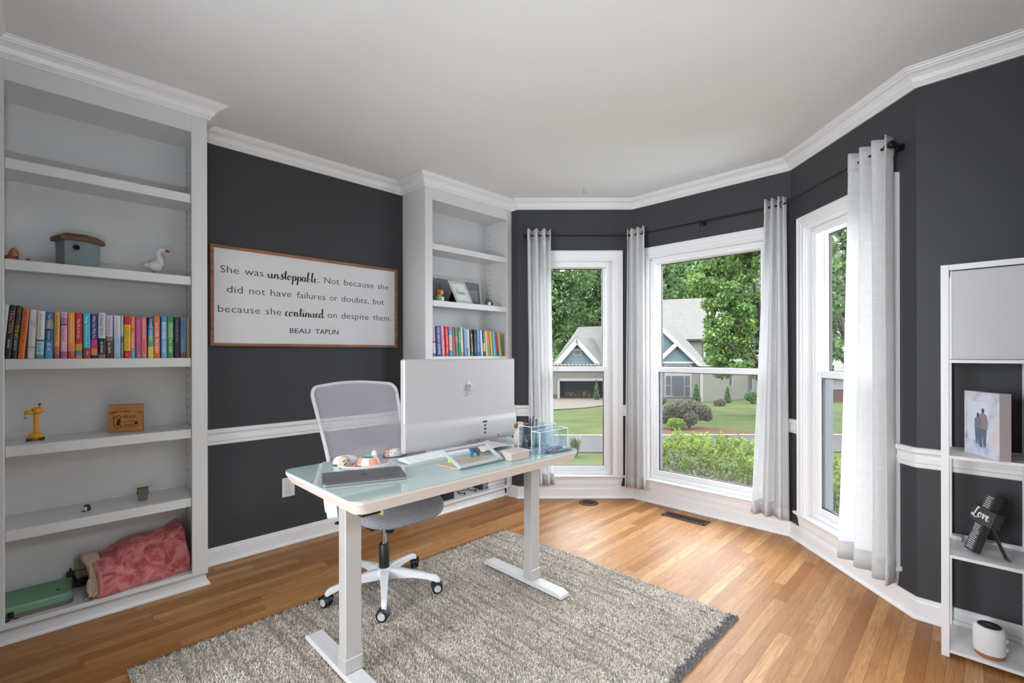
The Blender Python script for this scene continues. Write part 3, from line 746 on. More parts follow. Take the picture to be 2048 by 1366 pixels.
tri = np.concatenate([base + np.array([[0, 1, 3]]), base + np.array([[1, 2, 3]]), base + np.array([[2, 0, 3]])], axis=1).reshape(-1)
me.loops.add(nT * 9); me.loops.foreach_set('vertex_index', tri.astype(np.int32))
me.polygons.add(nT * 3); me.polygons.foreach_set('loop_start', np.arange(0, nT * 9, 3, dtype=np.int32)); me.polygons.foreach_set('loop_total', np.full(nT * 3, 3, dtype=np.int32))
me.update(); me.validate()
at = me.attributes.new('rnd', 'FLOAT', 'FACE'); rv = np.repeat(rng.uniform(0, 1, nT), 3); at.data.foreach_set('value', rv.astype(np.float32))
me.materials.append(RUG)
# the rug's shader reads room coordinates: keep the mesh at the world origin
VV += org; me.vertices.foreach_set('co', VV.ravel()); me.update()
o = bpy.data.objects.new('pile', me); COL.objects.link(o); o.parent = t; o.location = -Vector(ORG[t.name]); o['kind'] = 'stuff'

# ================================================================== STANDING DESK
TOPZ = .80; dx0, dx1, dy0, dy1 = 1.172, 1.868, .778, 2.112
t = thing('standing_desk', 'height-adjustable desk with pale aqua glass top and grey metal legs', 'desk', (1.54, 1.44, .015))
AQUA = pm('aqua_back_painted_glass', '#b2c3c0', 0.04, spec=0.6, coat=0.3)
g = G(); P = rrect(dx0, dy0, dx1, dy1, .045, 6); g.prism(P, TOPZ - .006, TOPZ, 'z'); g.build('glass_top', AQUA, t)
g = G(); P2 = rrect(dx0 + .012, dy0 + .022, dx1 - .012, dy1 - .022, .045, 6); n = len(P)
Q = [(1, TOPZ - .0062), (1, TOPZ - .012)]
V = [(p[0], p[1], TOPZ - .0062) for p in rrect(dx0 + .001, dy0 + .001, dx1 - .001, dy1 - .001, .044, 6)] + [(p[0], p[1], TOPZ - .014) for p in P] + [(p[0], p[1], TOPZ - .054) for p in P2]
F = [(k * n + i, k * n + (i + 1) % n, (k + 1) * n + (i + 1) % n, (k + 1) * n + i) for k in (0, 1) for i in range(n)] + [list(range(2 * n, 3 * n))[::-1], list(range(n))]
g.add(V, F, 0, False); g.build('apron', TAUPE, t)
for y0, lab in ((.8535, 'desk leg with its foot nearest the camera'), (1.950, 'desk leg on the window side')):
    yc = y0 + .035
    g = G().box(1.586, y0, .047, 1.646, y0 + .070, TOPZ - .053, bev=.003); lg = g.build('leg', GREYM, t)
    g = G().box(1.583, y0 - .004, .046, 1.649, y0 + .074, .105, bev=.003); g.build('lower_column', GREYM, lg)
    g = G()
    pr = [(1.236, .018), (1.236, .030), (1.262, .044), (1.825, .044), (1.856, .032), (1.860, .018)]
    g.prism(pr, yc - .034, yc + .034, 'y'); g.build('foot', pm('white_metal_foot', '#c6c4c4', .4), lg)
    g = G().box(1.255, yc - .012, TOPZ - .075, 1.80, yc + .012, TOPZ - .0535); g.build('bracket', GREYM, t)
G().box(1.56, .95, TOPZ - .085, 1.66, 1.93, TOPZ - .0535, bev=.003).build('crossbar', GREYM, t)
g = G().box(1.735, .845, TOPZ - .085, 1.80, .925, TOPZ - .0545, bev=.003); o = g.build('control_box', BLKPL, t)
G().box(1.732, .9252, TOPZ - .094, 1.803, .936, TOPZ - .0545, bev=.002).build('end_cap', pm('tan_end_cap', '#d6b27c', .5), o)
g = G(); sx = 1.6465
for q, zz in enumerate(np.linspace(.56, .70, 22)):
    g.box(1.594, 1.9492, zz, 1.594 + (.030 if q % 3 else .018) * (1 - .2 * (q % 2)), 1.9497, zz + .0022)
g.build('specification_label', pm('label_grey_print', '#8b8b90', .6), t)

# hanging cloth pouch under the back corner
g = G().surf(lambda u, v: (1.462 + .112 * u, .842 + .016 * math.sin(u * 9) * (1 - .3 * v) + .012 * v, TOPZ - .0545 - (.088 + .012 * math.sin(u * 3)) * v), 14, 8)
o = g.build('cloth_pouch', pm('pale_grey_cloth', '#b9b9bc', .9), loc=(1.518, .862, TOPZ - .155))
o['label'] = 'pale grey cloth with dark hem hanging under the desk back corner'; o['category'] = 'cloth'; o['kind'] = 'thing'
md = o.modifiers.new('thick', 'SOLIDIFY'); md.thickness = .006

# ================================================================== OFFICE CHAIR
CH = Vector((1.10, 1.338, .016)); ca = R(-4)
t = thing('office_chair', 'white and grey mesh-back swivel office chair behind the desk', 'chair', CH[:], rotz=ca)
CW = pm('chair_white_plastic', '#d3d3d6', 0.4)
def lb(g, name, m, par=t): return g.build(name, m, par, local=True)
g = G().lathe([(.02, .082), (.05, .085), (.052, .115), (.036, .135), (.026, .135)], 24); lb(g, 'hub', CW)
for k in range(5):
    a = R(42 - 72 * k) - ca
    c, s = math.cos(a), math.sin(a); Mr = Matrix(((c, -s, 0, 0), (s, c, 0, 0), (0, 0, 1, 0), (0, 0, 0, 1)))
    # arched tapering arm
    secs = [(.030, .024, .080, .132), (.08, .021, .082, .130), (.16, .018, .086, .119), (.24, .015, .078, .104), (.285, .0145, .066, .096), (.302, .013, .058, .086), (.312, .009, .056, .072)]
    V = []; F = []
    for r, hw, z0, z1 in secs:
        V += [(r, -hw, z0), (r, -hw * .95, z1 - .006), (r, -hw * .55, z1), (r, hw * .55, z1), (r, hw * .95, z1 - .006), (r, hw, z0)]
    for i in range(len(secs) - 1):
        for j in range(6): F.append((i * 6 + j, i * 6 + (j + 1) % 6, (i + 1) * 6 + (j + 1) % 6, (i + 1) * 6 + j))
    F += [list(range(6))[::-1], list(range(len(V) - 6, len(V)))]
    g = G().add(V, F, 0, False, Mr); lg = lb(g, 'leg', CW)
    tw = R(20 + 50 * k)
    g = G(); Mc = Mr @ Matrix.Translation((.302, 0, .030)) @ Matrix.Rotation(tw, 4, 'Z')
    for s_ in (-1, 1):
        Mw = Mc @ Matrix.Translation((-.006, s_ * .0135, 0)) @ Matrix.Rotation(PI / 2, 4, 'X')
        g.lathe([(.006, -.010), (.025, -.010), (.029, -.006), (.029, .006), (.025, .010), (.006, .010)], 20, M=Mw)
        g.lathe([(.0, .0), (.019, .0)], 16, mat=1, M=Mc @ Matrix.Translation((-.006, s_ * .0240, 0)) @ Matrix.Rotation(PI / 2, 4, 'X'), cap=False)
    g.box(-.010, -.003, -.004, .010, .003, .036, M=Mc).tube([Mc @ Vector((0, 0, .02)), Mc @ Vector((0, 0, .046))], .007, 8)
    g.surf(lambda u, v: (-.006 + .033 * math.cos(R(20 + 150 * u)), -.027 + .054 * v, .033 * math.sin(R(20 + 150 * u))), 8, 2, mat=0, M=Mc)
    lb(g, 'caster', [BLKPL, pm('caster_grey_disc', '#aeaeb2', .4)], lg)
g = G().lathe([(.026, .132), (.028, .14), (.028, .262), (.024, .268), (.02, .268)], 20); lb(g, 'gas_lift_sleeve', BLKPL)
g = G().lathe([(.0145, .26), (.0145, .44)], 16); lb(g, 'gas_lift_rod', CHROME)
g = G().box(-.10, -.06, .425, .12, .06, .470, bev=.008); lb(g, 'tilt_mechanism', BLKPL)
g = G().lathe([(.012, 0), (.022, .006), (.027, .04), (.026, .072), (.012, .076)], 14, M=Matrix.Translation((.135, -.035, .372)) @ Matrix.Rotation(R(8), 4, 'Y')); lb(g, 'tension_knob', BLKPL)
g = G().tube([(.0, -.05, .452), (.02, -.22, .448), (.02, -.255, .446)], .006, 8).ball((.02, -.262, .446), (.012, .02, .008)); lb(g, 'height_lever', BLKPL)
SEATF = None
tt = NT('heather_grey_upholstery'); nz = tt.node('TexNoise', {'Vector': tt.node('Mapping', {'Vector': tt.coord(), 'Scale': (340, 340, 340)}).outputs[0], 'Scale': 1.0, 'Detail': 3.0})
bb = tt.bsdf(Roughness=.95); tt.link(tt.ramp(nz.outputs[0], [(.3, '#64656a'), (.7, '#a2a3a8')]), bb.inputs['Base Color']); bb.inputs['Specular IOR Level'].default_value = .15
SEATF = tt.surf(bb)
def seatfn(rad, th):
    def fn(u, v):
        a = 2 * PI * u; ph = (v - .5) * PI
        k = 2.0 / 3.6; cx = math.copysign(abs(math.cos(a)) ** k, math.cos(a)); sy_ = math.copysign(abs(math.sin(a)) ** k, math.sin(a))
        rr = math.cos(ph) ** .42 if abs(ph) < PI / 2 - 1e-6 else 0
        x = .07 + .255 * cx * rr; y = .262 * sy_ * rr * (1 - .06 * max(0, cx)); z = .500 + th * math.sin(ph) * (1.0)
        z -= .035 * max(0, (x - .16) / .17) ** 2; z += .012 * (y / .26) ** 2 * (1 if ph > 0 else .3)
        return (x, y, z)
    return fn
g = G().surf(seatfn(.26, .043), 44, 16, closed=True); lb(g, 'seat', SEATF)
g = G().box(-.14, -.20, .455, .27, .20, .464, bev=.003); lb(g, 'seat_pan', BLKPL)
# backrest: v = 0 bottom, 1 top
def bx(v): return -.235 - .245 * max(0.0, v) ** .8 + .055 * math.sin(PI * v) * (1 - v) - .03 * max(0, v - .75)
def bw(v): return .235 + .010 * math.sin(v * 2) + .043 * max(0, v - .25) ** 1.25
def bz(v): return .592 + .545 * v
def back(u, v, off=0):   # u in -1..1
    return Vector((bx(v) + .045 * u * u + off, u * bw(v) + .018, bz(v)))
loop = []
for i in range(25): loop.append((-1, i / 24 * .86))
for i in range(1, 9): a = R(90 * i / 8); loop.append((-1 + .17 * (1 - math.cos(a)), .86 + .14 * math.sin(a) * (.78)))
for i in range(1, 12): f = i / 12; loop.append((-.83 + 1.66 * f, .969 + .031 * math.sin(PI * f)))
for i in range(0, 9): a = R(90 * (1 - i / 8)); loop.append((1 - .17 * (1 - math.cos(a)), .86 + .14 * math.sin(a) * .78))
for i in range(24, -1, -1): loop.append((1, i / 24 * .86))
for i in range(1, 16): loop.append((1 - 2 * i / 16, -.02 * math.sin(PI * i / 16)))
g = G().tube([back(u, v) for u, v in loop], .0105, 10, closed=True); lb(g, 'back_frame', CW)
mt = NT('striped_chair_mesh'); spx = mt.node('SeparateXYZ', {0: mt.coord()})
wv = mt.math('SINE', mt.math('MULTIPLY', spx.outputs[2], 2 * PI / .0105)); fac = mt.ramp(mt.math('ADD', mt.math('MULTIPLY', wv, .5), .5), [(.15, .46), (.6, .72)])
df = mt.node('BsdfDiffuse', {'Color': lin('#c7c3ca')}); trn = mt.node('BsdfTransparent'); mx = mt.node('MixShader', {0: fac}); mt.link(trn.outputs[0], mx.inputs[1]); mt.link(df.outputs[0], mx.inputs[2]); MESHM = mt.surf(mx)
def meshfn(u, v):
    U_ = (u * 2 - 1); vt = v
    lim = 1.0
    vv = v * (1.0 - .0)
    top = .969 + .03 * math.cos(U_ * PI / 2) if abs(U_) < .83 else .86 + .109 * math.sqrt(max(0, 1 - ((abs(U_) - .83) / .17) ** 2))
    return tuple(back(U_ * .985, vv * top, 0))
g = G().surf(meshfn, 36, 30); lb(g, 'mesh_back', MESHM)
# rear frame seen through the mesh: inner border straps and lumbar pad
for s_ in (-1, 1):
    g = G().surf(lambda u, v: tuple(back(s_ * (.80 - .05 * u), .06 + .80 * v, -.012)), 1, 20); lb(g, 'side_strap', part_clear('strap_grey', '#b4b2b8', .55))
g = G().surf(lambda u, v: tuple(back(-.30 + .82 * u, .02 + .27 * v - .02 * math.sin(PI * u) * (1 - v), -.020)), 14, 8); lb(g, 'lumbar_pad', pm('lumbar_plastic', '#bdb6b6', .6))
g = G().tube([(-.245, .022, .60), (-.29, .022, .545), (-.26, .015, .475), (-.12, .0, .448), (.0, 0, .448)], [.030, .028, .026, .026, .026], 10); lb(g, 'back_support', CW)
for s_ in (-1, 1):
    g = G().tube([(-.02, s_ * .215 + .01, .452), (-.05, s_ * .27 + .01, .47), (-.075, s_ * .285 + .015, .54), (-.10, s_ * .255 + .012, .690)], [.016, .017, .016, .014], 10); ar = lb(g, 'armrest', CW)
    g = G().surf(lambda u, v: (-.255 + .235 * (1 - (1 - math.cos(PI * v)) / 2), s_ * .250 + .012 + .032 * math.cos(2 * PI * u) * max(0.0, math.sin(PI * v)) ** .45, .702 + .016 * math.sin(2 * PI * u) * max(0.0, math.sin(PI * v)) ** .45), 16, 12, closed=True)
    lb(g, 'arm_pad', CW, ar)
# ================================================================== ALL-IN-ONE COMPUTER
MONM = pm('monitor_silver_shell', '#bcb8b9', 0.42, metal=0.15, bump=.05, bscale=900)
T0 = TOPZ + .0006
mx0, my0, my1, mz0, mz1 = 1.400, 1.279, 2.069, .826, 1.303
t = thing('desktop_computer', 'large silver all-in-one computer seen from behind on the desk', 'computer', (1.38, 1.70, TOPZ))
g = G().box(1.362, my0, mz0, mx0, my1, mz1, bev=.006); g.build('display_shell', MONM, t)
g = G().box(1.358, my0 + .004, mz0 + .004, 1.3635, my1 - .004, mz1 - .004); g.build('screen', pm('dark_screen', '#0b0b0d', .08), t)
# lower rear housing, bulging out below a soft ledge
pr = [(mx0 - .004, .978), (mx0 + .003, .973), (mx0 + .010, .958), (mx0 + .013, .925), (mx0 + .012, .86), (mx0 + .007, .832), (mx0 - .004, .828)]
g = G(); V = [(p[0], my0 + .001, p[1]) for p in pr] + [(p[0], my1 - .001, p[1]) for p in pr]; n = len(pr)
g.add(V, [(i, i + 1, n + i + 1, n + i) for i in range(n - 1)], 0, True); g.add(V, [list(range(n)), list(range(n, 2 * n))[::-1]], 0)
hs = g.build('rear_housing', MONM, t)
DK = pm('port_black', '#0f0f12', .5)
g = G(); px_ = mx0 + .0125
g.box(px_ - .004, 1.792, .934, px_ + .0012, 1.828, .944, bev=.002); g.build('display_port', DK, hs)
for zz in (.914, .893): G().box(px_ - .004, 1.802, zz, px_ + .0012, 1.819, zz + .009, bev=.001).build('data_port', DK, hs)
G().tube([(px_ - .004, 1.810, .876), (px_ + .0008, 1.810, .876)], .0058, 14).build('power_socket', DK, hs)
G().tube([(px_ - .004, 1.810, .861), (px_, 1.810, .861)], .0018, 8).build('indicator', DK, hs)
for yy, zz in ((1.916, .848), (1.762, .838)): G().tube([(px_ - .010, yy, zz), (px_ - .001, yy, zz)], .0042, 10).build('screw', DK, hs)
# round embossed emblem: disc with slanted cut letters
g = G(); Mx = axes((mx0 + .0003, 1.683, 1.139), (0, 1, 0), (0, 0, 1), (1, 0, 0)); er = .046
g.lathe([(0, .0012), (er - .002, .0012), (er, .0004), (er, 0)], 40, M=Mx, cap=False)
sl = .36
def slab(x, y0, y1, w=.0075, h=.0026):
    g.prism([(x + sl * y0 - w / 2, y0), (x + sl * y0 + w / 2, y0), (x + sl * y1 + w / 2, y1), (x + sl * y1 - w / 2, y1)], .0012, h, 'z', 1, Mx)
def arch(P, w=.0075, h=.0026):
    for a_, b_ in zip(P, P[1:]):
        d = Vector((b_[0] - a_[0], b_[1] - a_[1])); q = Vector((-d.y, d.x)).normalized() * w / 2
        g.prism([(a_[0] - q.x, a_[1] - q.y), (b_[0] - q.x, b_[1] - q.y), (b_[0] + q.x, b_[1] + q.y), (a_[0] + q.x, a_[1] + q.y)], .0012, h, 'z', 1, Mx)
slab(-.015, -.016, .044); arch([(-.009, .016), (.002, .017), (.001, .010), (-.007, -.016)])
slab(.010, -.044, .018); arch([(.016, .017), (.027, .016), (.026, .006), (.019, -.013), (.007, -.014)])
g.build('emblem', [MONM, pm('emblem_edge', '#a09d9f', .35, metal=.3)], t)
g = G().box(1.30, 1.685, T0, 1.475, 1.985, T0 + .006, bev=.002)  .box(1.375, 1.69, T0 + .005, 1.392, 1.86, .84, bev=.003).box(1.43, 1.975, T0, 1.475, 1.985, T0 + .028, bev=.002)
g.build('stand', pm('stand_aluminium', '#c9cbcf', .3, metal=.5), t)

# ================================================================== THINGS ON THE DESK
t = thing('laptop', 'closed space-grey laptop at the near left corner of the desk', 'laptop', (1.578, .966, TOPZ))
A_ = Vector((1.597, .783, T0)); ex = Vector((1.722, 1.090, T0)) - A_; L_ = ex.length; ex.normalize(); ey = Vector((-ex.y, ex.x, 0))
Ml = axes(A_, ex, ey, (0, 0, 1)); Dl = .185
LAPM = pm('space_grey_aluminium', '#68686d', .34, metal=.55)
g = G(); P = rrect(0, 0, L_, Dl, .012, 4); g.prism(P, .0012, .0085, 'z', 0, Ml); g.build('base', pm('laptop_base_metal', '#9c9796', .38, metal=.5), t)
g = G(); P = rrect(.0, .0, L_, Dl, .012, 4); g.prism(P, .0092, .0158, 'z', 0, Ml); ld = g.build('lid', LAPM, t)
g = G()
ap = [(0, -.010), (-.004, -.0115), (-.009, -.008), (-.0115, 0), (-.010, .007), (-.006, .0098), (0, .0085), (.006, .0098), (.0085, .008), (.0075, .004), (.0078, 0), (.011, -.0035), (.0085, -.008), (.004, -.0115)]
c_ = (L_ * .5, Dl * .5)
g.prism([(c_[0] - p[0] * 1.15, c_[1] - p[1] * 1.15) for p in ap], .0158, .0161, 'z', 0, Ml)
g.prism([(c_[0] - p[0] * 1.15, c_[1] - p[1] * 1.15) for p in [(0, .0105), (.0005, .014), (.0045, .0165), (.004, .012)]], .0158, .0161, 'z', 0, Ml)
g.build('lid_emblem', pm('dark_mirror_emblem', '#1d1d26', .2, metal=.4), ld)
G().prism([(.004, .003), (L_ - .004, .003), (L_ - .004, .009), (.004, .009)], .0082, .0094, 'z', 0, Ml).build('hinge_gap', BLKPL, t)

t = thing('mouse_pad', 'round pink and white scalloped mouse pad with tan stripes', 'mouse pad', (1.335, 1.095, TOPZ))
c0 = (1.336, 1.097); ra, rb_ = .122, .088; an = R(55)
Mp = Matrix.Translation((c0[0], c0[1], T0)) @ Matrix.Rotation(an, 4, 'Z')
def scal(f): return [((ra * f) * math.cos(a) * (1 + .02 * math.cos(26 * a)), (rb_ * f) * math.sin(a) * (1 + .02 * math.cos(26 * a))) for a in [2 * PI * i / 104 for i in range(104)]]
G().prism(scal(1), 0, .004, 'z', 0, Mp).build('pad', pm('pad_white_cloth', '#dcd5da', .8), t)
g = G(); g.prism([(p[0], p[1]) for p in scal(.93) if p[0] > .015], .004, .0046, 'z', 0, Mp); g.build('pink_print', pm('pad_pink', '#d9b6bd', .8), t)
g = G()
for i, xx in enumerate((-.100, -.084, -.068, -.052)):
    hw = rb_ * .93 * math.sqrt(max(0, 1 - (xx / (ra * .95)) ** 2)); g.prism([(xx, -hw), (xx + .007, -hw), (xx + .007, hw * .4), (xx, hw * .4)], .004, .0048, 'z', 0, Mp)
g.prism([(-.04, -.078), (-.005, -.080), (.0, -.01), (-.035, -.01)], .004, .0046, 'z', 0, Mp)
g.build('tan_stripes', pm('pad_tan', '#b98358', .8), t)
Mm = Matrix.Translation((1.372, 1.100, T0 + .005)) @ Matrix.Rotation(R(40), 4, 'Z')
t = thing('computer_mouse', 'pink and white patterned mouse with a green patch on the pad', 'mouse', (1.372, 1.100, TOPZ + .005))
def half(a_, b_, h, z0=0):
    return lambda u, v: (a_ * math.cos(2 * PI * u) * math.cos(v * PI / 2) ** .6 if v < 1 else 0, b_ * math.sin(2 * PI * u) * math.cos(v * PI / 2) ** .6 if v < 1 else 0, z0 + h * math.sin(v * PI / 2) * (1 if v > 0 else 0))
g = G().surf(half(.054, .040, .040), 28, 10, closed=True, M=Mm).prism([(.054 * math.cos(2 * PI * i / 28), .040 * math.sin(2 * PI * i / 28)) for i in range(28)], 0.0003, .001, 'z', 0, Mm); g.build('shell', pm('mouse_cream', '#e6d8d0', .45), t)
def patch(c1, r1, col, nm):
    g = G(); fn = half(.0546, .0406, .0406)
    g.surf(lambda u, v: fn(c1[0] + (u - .5) * r1[0], min(.985, c1[1] + (v - .5) * r1[1])), 10, 6, M=Mm); g.build(nm, pm(nm + '_paint', col, .45), t)
patch((.62, .34), (.13, .56), '#d68f76', 'coral_panel'); patch((.88, .30), (.16, .5), '#dd9d86', 'coral_panel'); patch((.74, .74), (.34, .30), '#3d8271', 'green_patch'); patch((.36, .4), (.1, .5), '#e2b1a2', 'blush_panel')
Mb = Matrix.Translation((1.272, 1.035, T0 + .0056)) @ Matrix.Rotation(R(60), 4, 'Z')
t = thing('wrist_cushion', 'small white plush wrist cushion with a dotted tan face', 'cushion', (1.272, 1.035, TOPZ + .005))
g = G().surf(half(.060, .036, .036), 28, 10, closed=True, M=Mb); g.build('body', pm('plush_white', '#d9d5d8', .95), t)
Mf = Matrix.Translation((1.320, 1.005, T0 + .0056)) @ Matrix.Rotation(R(60), 4, 'Z')
g = G().surf(half(.026, .024, .044), 20, 8, closed=True, M=Mf); hd = g.build('head', pm('plush_tan', '#b7ab97', .95), t)
for dy, dz in ((-.010, .026), (.010, .026), (0, .014), (-.006, .009)):
    G().ball((1.343, 1.001 + dy, T0 + .005 + dz), .0035, 8, 6).build('spot', DK, hd)
G().surf(half(.020, .018, .040), 16, 6, closed=True, M=Matrix.Translation((1.275, 1.185, T0 + .0056))).build('tail', pm('plush_pink', '#e3cfcf', .95), t)
t = thing('dotted_desk_toy', 'white polka-dotted hump-shaped desk toy with tan nose by the monitor', 'toy', (1.292, 1.30, TOPZ))
Md = Matrix.Translation((1.288, 1.293, T0)) @ Matrix.Rotation(R(74), 4, 'Z')
G().prism([(.064 * math.cos(2 * PI * i / 28), .027 * math.sin(2 * PI * i / 28)) for i in range(28)], .0, .003, 'z', 0, Md).build('base', pm('toy_base_dark', '#4b3b36', .6), t)
g = G().surf(half(.060, .025, .038, .003), 28, 10, closed=True, M=Md); g.build('body', pm('toy_white', '#dfdadb', .5), t)
fnd = half(.0606, .0256, .0384, .003); g = G()
for i in range(26):
    u = random.random(); v = random.uniform(.05, .85); p = Vector(fnd(u, v)); g.ball(Md @ p, (.0028, .0028, .0022), 8, 5)
g.build('dots', DK, t)
g = G().surf(lambda u, v: fnd(.36 + .28 * u, v * .8), 8, 6, M=Md); g.build('nose', pm('toy_tan', '#c09a77', .6), t)
t = thing('keyboard', 'slim white keyboard in front of the monitor', 'keyboard', (1.42, 1.44, TOPZ))
Mk = axes((1.512, 1.238, T0), Vector((-.035, .43, 0)).normalized(), Vector((-.43, -.035, 0)).normalized(), (0, 0, 1))
KW = .425; KD = .096
kp = [(0, .004), (KD, .016), (KD, .010), (.0, .0)]
V = [(x, p[0], p[1]) for x in (0, KW) for p in kp]
G().add(V, [(0, 1, 2, 3), (7, 6, 5, 4), (0, 4, 5, 1), (1, 5, 6, 2), (2, 6, 7, 3), (3, 7, 4, 0)], 0, False, Mk).build('body', pm('keyboard_white', '#dcdee0', .4), t)
KEY = pm('keycap_white', '#e6e7e9', .45)
for r in range(5):
    x = .008; row = []
    while x < KW - .02:
        w = .021 if r < 4 or not (.08 < x < .2) else .11
        row.append((x, min(w, KW - .008 - x))); x += w + .0035
    g = G()
    for x, w in row:
        y0 = .006 + r * .0175; zz = lambda y: .0044 + .0107 * y / KD * 1.05
        g.add([(x, y0, zz(y0)), (x + w, y0, zz(y0)), (x + w, y0 + .0150, zz(y0 + .0150)), (x, y0 + .0150, zz(y0 + .0150)), (x + .001, y0 + .001, zz(y0) + .003), (x + w - .001, y0 + .001, zz(y0) + .003), (x + w - .001, y0 + .0140, zz(y0 + .0140) + .003), (x + .001, y0 + .0140, zz(y0 + .0140) + .003)],
              [(4, 5, 6, 7), (0, 1, 5, 4), (1, 2, 6, 5), (2, 3, 7, 6), (3, 0, 4, 7)], 0, False, Mk)
    g.build('key_row', KEY, t)
# leaning silver frame stand with pale base
t = thing('photo_frame_stand', 'empty silver frame leaning on a pale base at the desk front edge', 'frame', (1.72, 1.48, TOPZ))
SF = pm('frame_silver', '#b4bcc0', .4, metal=.2)
o0 = Vector((1.772, 1.342, T0 + .011)); wv_ = Vector((0, 1, 0)); lean = Vector((-.085, -.060, .092)); LL = .124
tilt = lean.normalized(); nn = wv_.cross(tilt).normalized() * 1
Mfz = axes(o0, wv_, tilt, nn)
W_, b_, dp = .272, .014, .016
g = G(); g.box(0, 0, -dp, b_, LL, 0, bev=.002, M=Mfz).box(W_ - b_, 0, -dp, W_, LL, 0, bev=.002, M=Mfz).box(b_, 0, -dp, W_ - b_, b_ * 1.3, 0, bev=.002, M=Mfz).box(b_, LL - b_, -dp, W_ - b_, LL, 0, bev=.002, M=Mfz)
g.build('frame', SF, t)
g = G().prism([(1.600, 1.330), (1.752, 1.344), (1.752, 1.612), (1.600, 1.600)], T0, T0 + .004, 'z'); g.build('base_plate', PALEWD, t)
g = G().lathe([(.009, 0), (.011, .012), (.007, .024), (.003, .030)], 10, M=Matrix.Translation((1.626, 1.392, T0 + .0045)))
solo('eraser_cap', g, pm('lime_plastic', '#a7d02f', .4), 'tiny lime green cone on the pale base of the frame', 'cap')
# blue horse figurine
BLUE = pm('horse_blue', '#1f6f8e', .5)
t = thing('horse_figurine', 'small blue horse figurine with a red blanket inside the frame', 'figurine', (1.62, 1.552, TOPZ + .005))
hz = T0 + .0045
def skin(name, verts, edges, radii, m, par, lv=2):
    me = bpy.data.meshes.new(name); me.from_pydata([tuple(Vector(v) - ORG[par.name]) for v in verts], edges, []); me.materials.append(m)
    o = bpy.data.objects.new(name, me); COL.objects.link(o); o.parent = par; ORG[o.name] = ORG[par.name]
    md = o.modifiers.new('skin', 'SKIN'); md.use_smooth_shade = True
    for i, r in enumerate(radii): me.skin_vertices[0].data[i].radius = (r, r)
    me.skin_vertices[0].data[0].use_root = True
    sb = o.modifiers.new('sub', 'SUBSURF'); sb.levels = lv; sb.render_levels = lv
    return o
hx = 1.62; hy = 1.535
vv = [(hx, hy + .022, hz + .036), (hx, hy + .038, hz + .037), (hx, hy + .004, hz + .037), (hx, hy - .010, hz + .054), (hx, hy - .016, hz + .064), (hx, hy - .028, hz + .058),
      (hx - .006, hy + .004, hz + .020), (hx - .006, hy + .003, hz + .002), (hx + .006, hy + .002, hz + .020), (hx + .006, hy - .002, hz + .002),
      (hx - .006, hy + .040, hz + .022), (hx - .006, hy + .043, hz + .002), (hx + .006, hy + .040, hz + .022), (hx + .006, hy + .046, hz + .002), (hx, hy + .050, hz + .036), (hx, hy + .056, hz + .020)]
ee = [(0, 1), (0, 2), (2, 3), (3, 4), (4, 5), (2, 6), (6, 7), (2, 8), (8, 9), (1, 10), (10, 11), (1, 12), (12, 13), (1, 14), (14, 15)]
rr = [.012, .011, .011, .008, .007, .0045, .0045, .003, .0045, .003, .005, .003, .005, .003, .003, .003]
skin('body', vv, ee, rr, BLUE, t)
G().surf(lambda u, v: (hx + .0145 * math.cos(PI * u), hy + .010 + .022 * v, hz + .036 + .0145 * math.sin(PI * u)), 10, 2).build('blanket', pm('horse_red', '#a03a3c', .6), t)
# note box and curled sheets
t = thing('note_box', 'beige lidded box at the desk front edge right of the frame', 'box', (1.775, 1.70, TOPZ))
BOXM = pm('beige_card', '#b9aca4', .7, bump=.1, bscale=300)
Mbx = Matrix.Translation((1.768, 1.690, T0)) @ Matrix.Rotation(R(-3), 4, 'Z')
G().box(-.046, -.062, 0, .046, .062, .037, bev=.002, M=Mbx).build('box_body', BOXM, t)
G().box(-.0475, -.0635, .033, .0475, .0635, .041, bev=.002, M=Mbx).build('box_lid', pm('beige_card_lid', '#c1b6b2', .7), t)
g = G().surf(lambda u, v: (1.445 + .13 * u, 1.655 + .22 * v, T0 + .002 + .030 * math.sin(PI * (.15 + .7 * v)) * (1 - .35 * u)), 8, 14)
o = g.build('curled_sheet', pm('cream_paper', '#d3c9c3', .8), loc=(1.51, 1.765, TOPZ)); o['label'] = 'curled cream paper sheet lying between the monitor and the beige box'; o['category'] = 'paper'; o['kind'] = 'thing'
o.modifiers.new('thick', 'SOLIDIFY').thickness = .001
# acrylic organiser
def acrylic_box(name, label, x0, y0, x1, y1, h, rot=0, hb=None):
    t = thing(name, label, 'organizer', ((x0 + x1) / 2, (y0 + y1) / 2, TOPZ)); w = .003; hb = hb or h
    M = Matrix.Translation(((x0 + x1) / 2, (y0 + y1) / 2, T0)) @ Matrix.Rotation(R(rot), 4, 'Z'); a, b = (x1 - x0) / 2, (y1 - y0) / 2
    g = G().box(-a, -b, 0, a, b, w, M=M).box(-a, -b, w, a, -b + w, hb, M=M).box(-a, b - w, w, a, b, h, M=M).box(-a, -b + w, w, -a + w, b - w, h, M=M).box(a - w, -b + w, w, a, b - w, h * .97, M=M)
    g.box(-a + w, -.0015, w, a - w, .0015, h * .9, M=M)
    g.build('clear_walls', ACRYL, t)
    g = G(); e = .0016
    for cx, cy in ((-a, -b), (a, -b), (a, b), (-a, b)): g.box(cx - e, cy - e, 0, cx + e, cy + e, h, M=M)
    for zz in (.0015, h):
        g.box(-a, -b - e, zz - e, a, -b + e, zz + e, M=M).box(-a, b - e, zz - e, a, b + e, zz + e, M=M).box(-a - e, -b, zz - e, -a + e, b, zz + e, M=M).box(a - e, -b, zz - e, a + e, b, zz + e, M=M)
    g.build('polished_edges', EDGE, t); return t
